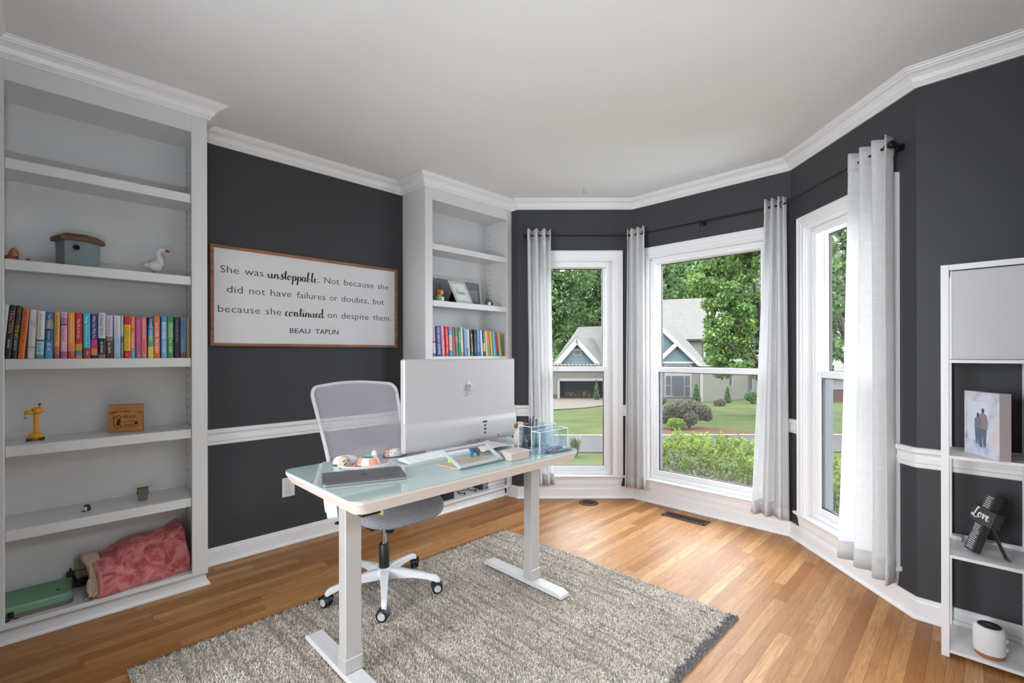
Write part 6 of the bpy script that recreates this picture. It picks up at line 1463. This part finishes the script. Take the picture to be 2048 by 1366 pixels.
def roof_mat():
    t = NT('pale_roof_shingles'); n = t.node('TexNoise', {'Vector': t.node('Mapping', {'Vector': t.coord(), 'Scale': (3.0, 3.0, 9.0)}).outputs[0], 'Scale': 1.0, 'Detail': 3.0, 'Roughness': .8})
    b = t.bsdf(Roughness=.95); t.link(t.ramp(n.outputs[0], [(.3, ex('#c4bfba', 4.3)), (.7, ex('#e6e2de', 4.3))]), b.inputs['Base Color']); b.inputs['Specular IOR Level'].default_value = .05; return t.surf(b)
ROOF = roof_mat(); DARKX = pm('house_dark_glass', ex('#70757a', 2.4), .3, spec=.3); BRICKX = shingle('red_brick', '#a98678', 2.8, 4.0, '#9a7668')
H0 = 46.0
ho = thing('house', 'grey-blue gabled house with pale shingle roof across the road', 'house', W_((8.5, H0, gz(H0)))[:], rotz=R(45))
HM = Matrix.Translation((-8.5, -H0, -gz(H0)))
def hp(px, py, Z): return HM @ pt(px, py, Z)
def hquad(g, pts, th=.12, mat=0):
    """slab through 3D points, given thickness away from the viewer/down"""
    P = [Vector(p) for p in pts]; n = (P[1] - P[0]).cross(P[2] - P[0]).normalized()
    if n.y > 0: n = -n
    k = len(P); V = P + [p - n * th for p in P]
    g.add(V, [list(range(k)), list(range(k, 2 * k))[::-1]] + [(i, (i + 1) % k, k + (i + 1) % k, k + i) for i in range(k)], mat)
def hrect(g, px0, py0, px1, py1, Z, th=.1, mat=0): hquad(g, [hp(px0, py0, Z), hp(px1, py0, Z), hp(px1, py1, Z), hp(px0, py1, Z)], th, mat)
def hb(g, name, m, par=ho): return g.build(name, m, par, local=True)
# garage wing
g = G(); hrect(g, 1080, 726, 1262, 761, 50, .2); hrect(g, 1080, 761, 1117, 812, 50, .2); hrect(g, 1238, 761, 1262, 812, 50, .2); hb(g, 'garage_wall', SID)
g = G(); hrect(g, 1080, 789, 1114.5, 812, 49.9, .1); hb(g, 'brick_base', BRICKX)
g = G(); hrect(g, 1115, 757, 1241, 762, 49.85, .12); hrect(g, 1115, 757, 1119.5, 806, 49.85, .12); hrect(g, 1236, 757, 1241, 806, 49.85, .12); hb(g, 'garage_trim', TRIMX)
g = G(); a = hp(1112, 758, 50.3); b = hp(1245, 812, 50.3)
g.box(a.x, a.y + 5.5, b.z, b.x, a.y + 5.6, a.z).box(a.x, a.y, b.z, a.x + .1, a.y + 5.5, a.z).box(b.x - .1, a.y, b.z, b.x, a.y + 5.5, a.z).box(a.x, a.y, a.z, b.x, a.y + 5.6, a.z + .1); hb(g, 'garage_interior', pm('garage_dark', ex('#6f6a68', 1.6), .9))
g = G()
for i in range(9): q = hp(1124 + 9 * i, 796, 52.5 + (i % 3) * .5); hgt = .5 + .25 * ((i * 7) % 4); g.box(q.x - .22, q.y, q.z - .1, q.x + .2, q.y + .4, q.z + hgt * .6, i % 3)
for i in range(3): p0 = hp(1136 + 9 * i, 783, 52); p1 = hp(1143 + 9 * i, 792, 52); g.tube([p0, p1], .03, 6, 2)
hb(g, 'garage_clutter', [pm('clutter_red', ex('#8e5a50', 1.7), .8), pm('clutter_slate', ex('#69727a', 1.7), .8), pm('clutter_tan', ex('#c2a877', 1.7), .8)])
g = G(); hquad(g, [hp(1115, 728, 49.95), hp(1195, 728, 49.95), hp(1154, 681, 49.95)], .1); hb(g, 'garage_gable', BLUS)
g = G(); hquad(g, [hp(1104, 731, 49.4), hp(1118, 731, 49.4), hp(1157, 686, 49.4), hp(1154, 675, 49.4)], .25); hquad(g, [hp(1204, 731, 49.4), hp(1154, 675, 49.4), hp(1151, 685, 49.4), hp(1193, 731, 49.4)], .25)
hrect(g, 1100, 731, 1262, 736, 49.5, .3); hb(g, 'garage_rake_trim', TRIMX)
g = G(); hrect(g, 1102, 727.5, 1206, 731.5, 49.3, .5)
hb(g, 'pent_roof', pm('pent_dark', ex('#8d8a8a', 3.0), .9))
g = G()
for i in range(13): hrect(g, 1106 + 7.4 * i, 728.5, 1110.5 + 7.4 * i, 730.6, 49.25, .05)
hb(g, 'dentil_blocks', TRIMX)
wi = G(); hrect(wi, 1146.5, 698.5, 1163.5, 711, 49.9, .1); wo = hb(wi, 'attic_window', TRIMX); g = G(); hrect(g, 1149, 701, 1161, 708.5, 49.78, .03); hb(g, 'pane', pm('attic_dark', ex('#5b554f', 2.4), .6), wo)
g = G(); hquad(g, [hp(1103, 730, 49.6), hp(1157, 654, 56), hp(1275, 650, 56), hp(1275, 730, 49.6)], .2)
hquad(g, [hp(1154, 674.5, 49.5), hp(1187, 676, 53.6), hp(1222, 731, 50.5), hp(1203, 731, 49.5)], .1); hquad(g, [hp(1154, 674.5, 49.5), hp(1104, 730.5, 49.5), hp(1112, 722, 51), hp(1157, 672, 53)], .1); hb(g, 'garage_roof', ROOF)
# main block behind, upper roof
g = G(); hrect(g, 1262, 676, 1411, 806, 50, .2); hb(g, 'upper_wall', SID)
g = G(); hrect(g, 1407.5, 679, 1412, 760, 49.8, .15); hrect(g, 1355, 676, 1414, 680, 49.3, .5); hb(g, 'upper_trim', TRIMX)
g = G(); hquad(g, [hp(1215, 680, 49.2), hp(1225, 604, 55.5), hp(1414, 595.5, 55.5), hp(1414.5, 677.5, 49.2)], .22); hb(g, 'main_roof', ROOF)
# front wing with two gables
g = G(); hquad(g, [hp(1262, 735, 45), hp(1378, 735, 45), hp(1327, 660, 45)], .15); hb(g, 'rear_gable', BLUS)
g = G(); hquad(g, [hp(1327, 655, 44.6), hp(1325, 664, 44.6), hp(1376, 712, 44.6), hp(1384, 709, 44.6)], .2); hb(g, 'rear_gable_trim', TRIMX)
g = G(); hquad(g, [hp(1327, 655.5, 44.8), hp(1350, 654, 49.5), hp(1408, 719, 47.5), hp(1384, 710, 44.8)], .12); hb(g, 'rear_gable_roof', ROOF)
g = G(); hrect(g, 1300, 724, 1402, 812, 43, .2); hb(g, 'front_wall', SID)
g = G(); hquad(g, [hp(1308, 725, 42.95), hp(1396, 725, 42.95), hp(1355, 688, 42.95)], .1); hb(g, 'front_gable', BLUS)
g = G(); hquad(g, [hp(1355, 683, 42.5), hp(1353, 690, 42.5), hp(1397, 732, 42.5), hp(1408, 733, 42.5)], .3); hquad(g, [hp(1355, 683, 42.5), hp(1302, 733, 42.5), hp(1312, 732, 42.5), hp(1357, 690, 42.5)], .3)
hrect(g, 1311, 723, 1394, 727, 42.7, .2); hrect(g, 1400.5, 728, 1406, 806, 42.9, .25); hb(g, 'front_trim', TRIMX)
g = G(); hquad(g, [hp(1355, 683.2, 42.6), hp(1376, 682, 45.6), hp(1420, 733, 44.6), hp(1408, 733, 42.6)], .1); hb(g, 'front_gable_roof', ROOF)
g = G(); hrect(g, 1329, 726, 1383, 794, 42.9, .12); wo = hb(g, 'front_window', TRIMX)
for q in ((1332.5, 730.5, 1380, 738), (1332.8, 751.5, 1341, 769), (1332.8, 771.5, 1341, 790), (1345, 751.5, 1367.5, 791), (1371, 751.5, 1380, 770), (1371, 772.5, 1380, 792)):
    g = G(); hrect(g, q[0], q[1], q[2], q[3], 42.76, .03); hb(g, 'pane', DARKX, wo)
g = G(); hquad(g, [hp(1404, 732, 43.1), hp(1530, 727, 54), hp(1530, 806, 54), hp(1404, 812, 43.1)], .15); hb(g, 'side_wall', SID)
g = G(); hquad(g, [hp(1398, 733, 42.7), hp(1540, 728, 54), hp(1520, 712, 57), hp(1412, 712, 46)], .12); hb(g, 'side_roof', ROOF)
for q in ((1458.5, 741, 1465.5, 773, 47.4), (1499.5, 735, 1506, 782, 50.6)):
    g = G(); hrect(g, q[0], q[1], q[2], q[3], q[4], .1); wo = hb(g, 'side_window', TRIMX); g = G(); hrect(g, q[0] + 1.6, q[1] + 2, q[2] - 1.6, q[3] - 2.5, q[4] - .1, .03); hb(g, 'pane', DARKX, wo)
# brick house far right, seen through the right window
h2 = thing('house', 'brick house with white trim glimpsed through the narrow right window', 'house', W_((30, 42, gz(42)))[:], rotz=R(45)); HM2 = Matrix.Translation((-30, -42, -gz(42)))
def q2(g, px0, py0, px1, py1, Z, th): P = [HM2 @ pt(a, b, Z) for a, b in ((px0, py0), (px1, py0), (px1, py1), (px0, py1))]; hquad(g, P, th)
g = G(); q2(g, 1655, 778, 1790, 825, 42, .3); g.build('brick_wall', BRICKX, h2, local=True)
g = G(); q2(g, 1655, 755, 1790, 779, 41.9, .3); g.build('white_siding', lap('white_lap_siding', '#e6e6e6', 2.7), h2, local=True)
g = G(); q2(g, 1640, 748, 1800, 756, 41.4, .6); g.build('eave_trim', TRIMX, h2, local=True)
g = G(); P = [HM2 @ pt(*a) for a in ((1640, 750, 41.3), (1660, 690, 47), (1800, 690, 47), (1800, 750, 41.3))]; hquad(g, P, .2); g.build('roof', ROOF, h2, local=True)

# --- foliage
def leaves(name, par, M, pts, size, mat, seed, tilt=1.0, kind=None, aspect=.55):
    rng = np.random.default_rng(seed); n = len(pts)
    a = rng.normal(size=(n, 3)); a[:, 2] *= tilt; a /= np.linalg.norm(a, axis=1)[:, None] + 1e-9
    r = rng.normal(size=(n, 3)); b = np.cross(a, r); b /= np.linalg.norm(b, axis=1)[:, None] + 1e-9
    s = size * rng.uniform(.6, 1.3, n)[:, None]
    V = np.stack([pts - a * s, pts - b * s * aspect, pts + a * s, pts + b * s * aspect], axis=1).reshape(-1, 3)
    me = bpy.data.meshes.new(name); me.vertices.add(n * 4); me.vertices.foreach_set('co', V.astype(np.float32).ravel())
    me.loops.add(n * 4); me.loops.foreach_set('vertex_index', np.arange(n * 4, dtype=np.int32)); me.polygons.add(n)
    me.polygons.foreach_set('loop_start', np.arange(0, n * 4, 4, dtype=np.int32)); me.polygons.foreach_set('loop_total', np.full(n, 4, dtype=np.int32)); me.update()
    at = me.attributes.new('rnd', 'FLOAT', 'FACE'); at.data.foreach_set('value', rng.uniform(0, 1, n).astype(np.float32)); me.materials.append(mat)
    o = bpy.data.objects.new(name, me); COL.objects.link(o); o.parent = par; return o
def blobs(bl, n, seed, shell=.35):
    rng = np.random.default_rng(seed); vol = np.array([b[3] ** 2 for b in bl]); cnt = (vol / vol.sum() * n).astype(int); out = []
    for b, c in zip(bl, cnt):
        d = rng.normal(size=(c, 3)); d /= np.linalg.norm(d, axis=1)[:, None]; r = b[3] * (1 - shell * rng.uniform(0, 1, c) ** 1.6)[:, None]
        out.append(np.array(b[:3]) + d * r * np.array([1, 1, b[4] if len(b) > 4 else .85]))
    return np.concatenate(out)
BARK = pm('tree_bark', ex('#7d756c', 2.4), .95)
LM_BG = leaf_mat('leaf_deep_green', [ex('#4f6b4a', 1.5), ex('#6d8d5c', 1.5), ex('#94b078', 1.5), ex('#bccb97', 1.5)])
LM_BG2 = leaf_mat('leaf_grey_green', [ex('#5f735c', 1.5), ex('#7f9474', 1.5), ex('#a0b08b', 1.5), ex('#b9c5a0', 1.5)])
LM_MP = leaf_mat('leaf_maple', [ex('#44633f', 1.35), ex('#648750', 1.35), ex('#93b26a', 1.35), ex('#d2d98b', 1.35)])
LM_HG = leaf_mat('leaf_hedge_lime', [ex('#5d7440', 1.25), ex('#88a24c', 1.25), ex('#aec45e', 1.25), ex('#d4de8a', 1.25)])
LM_PL = leaf_mat('leaf_plum', [ex('#565449', 1.15), ex('#737062', 1.15), ex('#8f8876', 1.15), ex('#98a383', 1.15)])
LM_CN = leaf_mat('leaf_shrub', [ex('#456340', 1.3), ex('#648553', 1.3), ex('#88a66b', 1.3), ex('#9db87a', 1.3)])
def tree(label, X, Z, bl, n, size, mat, seed, trunk, kind='tree', group=None, name='tree', shell=.35, twigs=0):
    base = (X, Z, gz(Z)); w = W_(base); t = thing(name, label, kind, w[:], rotz=R(45), group=group)
    B = [(b[0] - X, b[1] - Z, b[2] - gz(Z)) + tuple(b[3:]) for b in bl]
    leaves('foliage', t, None, blobs(B, n, seed, shell), size, mat, seed)
    g = G(); top = max(b[2] for b in B)
    g.tube([(0, 0, -.1), (0, 0, top * .35), (.1, 0, top * .8)], [trunk, trunk * .8, trunk * .35], 10)
    for b in B[: 6 + twigs]: g.tube([(0, 0, max(.15, min(top * .3, b[2] * .55))), ((b[0]) * .5, b[1] * .5, b[2] * .75), b[:3]], [trunk * .45, trunk * .3, trunk * .1], 7)
    g.build('trunk', BARK, t, local=True); return t
rnd = random.Random(5)
def crown(px, py, rpx, Z, n, squash=.9, seed=0):
    rr = random.Random(seed); c = pt(px, py, Z); r = rpx / 938.14 * Z; out = []
    for i in range(n):
        a = rr.uniform(0, 2 * PI); e = rr.uniform(-1, 1); q = r * rr.uniform(.45, .86); s = math.sqrt(1 - e * e)
        out.append((c.x + q * s * math.cos(a), c.y + q * s * math.sin(a) * .8, c.z + q * e * squash, r * rr.uniform(.18, .38)))
    out.append((c.x, c.y, c.z, r * .62)); return out
BGT = [(1100, 585, 92, 60, LM_BG, 'tall deep green tree left behind the garage roof in the narrow left window'),
       (1190, 580, 96, 76, LM_BG, 'tall deep green tree right behind the garage roof in the narrow left window'),
       (1140, 655, 84, 92, LM_BG, 'dark green tree close behind the garage ridge'),
       (1290, 555, 90, 62, LM_BG, 'tall green tree left of the big roof in the wide window'),
       (1345, 572, 66, 112, LM_BG2, 'grey-green rounded tree behind the big roof'),
       (1415, 540, 92, 95, LM_BG, 'tall green tree behind the right end of the big roof'),
       (1500, 600, 105, 68, LM_BG2, 'grey-green tree far behind the maple'),
       (1605, 610, 125, 88, LM_BG, 'tall green tree far right beyond the side wall'),
       (1720, 600, 125, 70, LM_BG2, 'grey-green tree far right beyond the brick house')]
for i, (px, py, rp, Z, m, lab) in enumerate(BGT):
    tree(lab, (px - 1024) / 938 * Z, Z, crown(px, py, rp, Z, 34, 1.15, 20 + i), 15000, .0042 * Z, m, 30 + i, .35, group='trees beyond the house')
mp = []; rr = random.Random(41)
def edge(py):   # left outline of the maple's crown in the wide window
    T_ = [(430, 1500), (480, 1440), (520, 1412), (548, 1378), (575, 1384), (590, 1402), (606, 1410), (640, 1412), (660, 1408), (690, 1412), (715, 1408), (735, 1418), (752, 1440)]
    for (a_, b_), (c_, d_) in zip(T_, T_[1:]):
        if a_ <= py <= c_: return b_ + (d_ - b_) * (py - a_) / (c_ - a_)
    return 1450
for i in range(210):
    py = rr.uniform(440, 752); px = edge(py) + (abs(rr.gauss(0, .55)) ** 1.2) * 150 + 9; rp = rr.uniform(10, 22)
    Z = 24.5 + rr.uniform(-2.2, 2.2)
    if px > 1640: continue
    c = pt(px, py, Z); mp.append((c.x, c.y, c.z, rp / 938 * Z, rr.uniform(.55, .85)))
tree('broad bright green maple in front of the big roof in the wide window', (1535 - 1024) / 938 * 24.5, 24.5, mp, 42000, .105, LM_MP, 77, .28, shell=.9)
mp2 = []; rr = random.Random(43)
for i in range(110):
    py = rr.uniform(430, 745); px = 1635 + 110 * rr.random(); rp = rr.uniform(8, 20); Z = 15 + rr.uniform(-1.3, 1.3)
    if 540 < py < 580 and px > 1672 and rr.random() < .8: continue
    if py > 690 and rr.random() < .6: continue
    c = pt(px, py, Z); mp2.append((c.x, c.y, c.z, rp / 938 * Z, .7))
tree('dark-branched green tree filling the narrow right window', (1712 - 1024) / 938 * 15.2, 15.2, mp2, 13000, .085, LM_BG, 78, .16, shell=.9, twigs=8)
# shrubs by the house and on the lawn
def shrub(label, px, py0, py1, wpx, Z, n, size, m, seed, name='shrub', lobes=5, group=None, cone=False):
    b0 = pt(px, py1, Z); hgt = (py1 - py0) / 938.14 * Z; w = wpx / 938.14 * Z / 2; rr = random.Random(seed); bl = []
    if cone:
        for i in range(9): f_ = i / 8; bl.append((b0.x, Z, gz(Z) + hgt * (.12 + .80 * f_), max(.06, w * (1.0 - .72 * f_)), .9))
        return tree(label, b0.x, Z, bl, n, size, m, seed, .03, 'shrub', group, name, .6)
    for i in range(lobes):
        f_ = (i + .5) / lobes; q_ = min(w * .62, hgt * .48); bl.append((b0.x + rr.uniform(-.5, .5) * w, Z + rr.uniform(-.3, .3) * w, gz(Z) + q_ * .7 + rr.random() * max(0, hgt - 1.7 * q_), q_))
    bl.append((b0.x, Z, gz(Z) + hgt * .5, min(w, hgt * .5)))
    bl += [(b0.x - w * .6, Z, gz(Z) + hgt * .45, min(w * .45, hgt * .45)), (b0.x + w * .6, Z, gz(Z) + hgt * .45, min(w * .45, hgt * .45))]
    return tree(label, b0.x, Z, bl, n, size, m, seed, .035, 'shrub', group, name)
pb = []
for (px, py, r) in ((1345, 826, 20), (1362, 818, 21), (1385, 818, 21), (1405, 825, 20), (1415, 833, 12), (1337, 838, 14), (1375, 835, 18), (1352, 840, 12)):
    c = pt(px, py, 18); pb.append((c.x, c.y + rnd.uniform(-.2, .2), c.z, r / 938 * 18))
tree('wide plum-brown multi-stemmed shrub on the far lawn', (1378 - 1024) / 938 * 18, 18, pb, 9000, .045, LM_PL, 90, .05, 'shrub', None, 'shrub', .5)
shrub('small yellow-green mound in front of the plum-brown shrub', 1353, 839, 866, 36, 17.4, 3000, .03, LM_HG, 91)
shrub('narrow bright green conical shrub beside the house corner trim', 1393, 764, 803, 17, 41.5, 3000, .07, LM_CN, 92, cone=True)
shrub('narrow dark conical shrub against the house side wall', 1455, 769, 803, 14, 40, 2600, .07, LM_CN, 93, cone=True)
shrub('dark round shrub at the right end of the side wall', 1502, 772, 801, 24, 39, 2400, .08, LM_CN, 94)
shrub('low rusty mound beside the house side wall', 1440, 799, 815, 26, 35, 1500, .06, LM_PL, 95)
shrub('low rusty mound left of the front window', 1326, 798, 819, 14, 37, 1200, .06, LM_PL, 96)
shrub('bright green shrub left of the garage gable', 1117, 688, 812, 26, 57.5, 3000, .16, LM_MP, 97, lobes=8)
shrub('small grey-green sapling at the right jamb of the garage', 1193, 765, 808, 12, 47, 1500, .08, LM_BG2, 98, cone=True)
# ornamental grass clump at the near road edge
base = pt(1150, 905, 9.4); b0 = Vector((base.x, 9.4, gz(9.4))); t = thing('grass_clump', 'spiky ornamental grass clump beyond the desk end by the road', 'plant', W_(b0)[:], rotz=R(45))
g = G(); rr = random.Random(8)
for i in range(220):
    a = rr.uniform(0, 2 * PI); l = rr.uniform(.28, .5); sp_ = rr.uniform(.08, .32); w = .006
    P = [Vector((0.05 * math.cos(a) * rr.random(), .05 * math.sin(a), 0)), Vector((sp_ * .45 * math.cos(a), sp_ * .45 * math.sin(a), l * .75)), Vector((sp_ * math.cos(a), sp_ * math.sin(a), l * rr.uniform(.65, 1.0)))]
    P = cr(P, 3); q = Vector((-math.sin(a), math.cos(a), 0)); V = []
    for j, p in enumerate(P): ww = w * (1 - j / len(P)); V += [p + q * ww, p - q * ww]
    g.add(V, [(2 * j, 2 * j + 1, 2 * j + 3, 2 * j + 2) for j in range(len(P) - 1)], i % 3)
g.build('blades', [pm('blade_green', ex('#86a55f', 2.4), .7), pm('blade_pale', ex('#b0bf86', 2.4), .7), pm('blade_deep', ex('#64834a', 2.4), .7)], t, local=True)
# hedge right outside the middle and right windows
t = thing('hedge', 'bright lime green leafy hedge right outside the wide window', 'hedge', (2.9, 5.0, -.42))
rng = np.random.default_rng(12); cl = []
for i in range(620):
    x = rng.uniform(.78, 5.4); y = 4.42 + rng.uniform(0, 1) ** 1.3 * 1.15; top = .29 + .05 * math.sin(x * 5.3 + math.sin(x * 2.1) * 2) + .04 * math.sin(x * 13 + y * 5)
    z0 = top - (rng.uniform(0, 1) ** 1.5) * .62 if y < 4.85 else top - abs(rng.normal(0, .07)); k = 34
    u_ = rng.uniform(0, 1, k)[:, None]; d = np.array([rng.normal(0, .05), rng.normal(-.01, .04), rng.uniform(.03, .10)])
    cl.append(np.array([x - 2.9, y - 5.0, z0 + .42]) + u_ * d + rng.normal(0, .021, (k, 3)))
leaves('foliage', t, None, np.concatenate(cl), .019, LM_HG, 13, tilt=1.3, aspect=.45)
cl = []
for i in range(260):
    x = rng.uniform(.85, 5.3); y = rng.uniform(4.45, 5.5); z0 = .28 + .05 * math.sin(x * 5.3 + math.sin(x * 2.1) * 2); k = 24; u_ = rng.uniform(0, 1, k)[:, None]
    d = np.array([rng.normal(0, .03), rng.normal(0, .03), rng.uniform(.04, .11)]); cl.append(np.array([x - 2.9, y - 5, z0 + .42]) + u_ * d + rng.normal(0, .013, (k, 3)))
x = 2.05; cl.append(np.array([x - 2.9, -.1, .70]) + rng.uniform(0, 1, 60)[:, None] * np.array([.05, 0, .16]) + rng.normal(0, .022, (60, 3)))
leaves('new_shoots', t, None, np.concatenate(cl), .021, leaf_mat('leaf_fresh_lime', [ex('#94ad4e', 1.15), ex('#b7cf64', 1.15), ex('#d8e48a', 1.15)]), 14, tilt=1.2, aspect=.42)
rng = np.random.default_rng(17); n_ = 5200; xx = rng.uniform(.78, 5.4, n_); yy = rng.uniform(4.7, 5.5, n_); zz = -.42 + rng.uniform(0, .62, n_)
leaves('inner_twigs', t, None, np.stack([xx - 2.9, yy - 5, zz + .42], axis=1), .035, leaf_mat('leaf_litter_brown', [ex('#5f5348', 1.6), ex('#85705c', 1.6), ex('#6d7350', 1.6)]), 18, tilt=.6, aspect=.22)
g = G(); rr = random.Random(4)
for i in range(900):
    x = rr.uniform(.80, 5.3); y = rr.uniform(4.38, 5.0); p0 = Vector((x, y, rr.uniform(-.42, .0))); d = Vector((rr.uniform(-.16, .16), rr.uniform(-.16, .06), rr.uniform(.15, .40)))
    g.tube([p0, p0 + d * .5 + Vector((rr.uniform(-.04, .04), 0, .02)), p0 + d], [.0046, .0038, .0018], 5)
g.build('stems', pm('hedge_stems', ex('#b39a86', 1.5), .9), t)
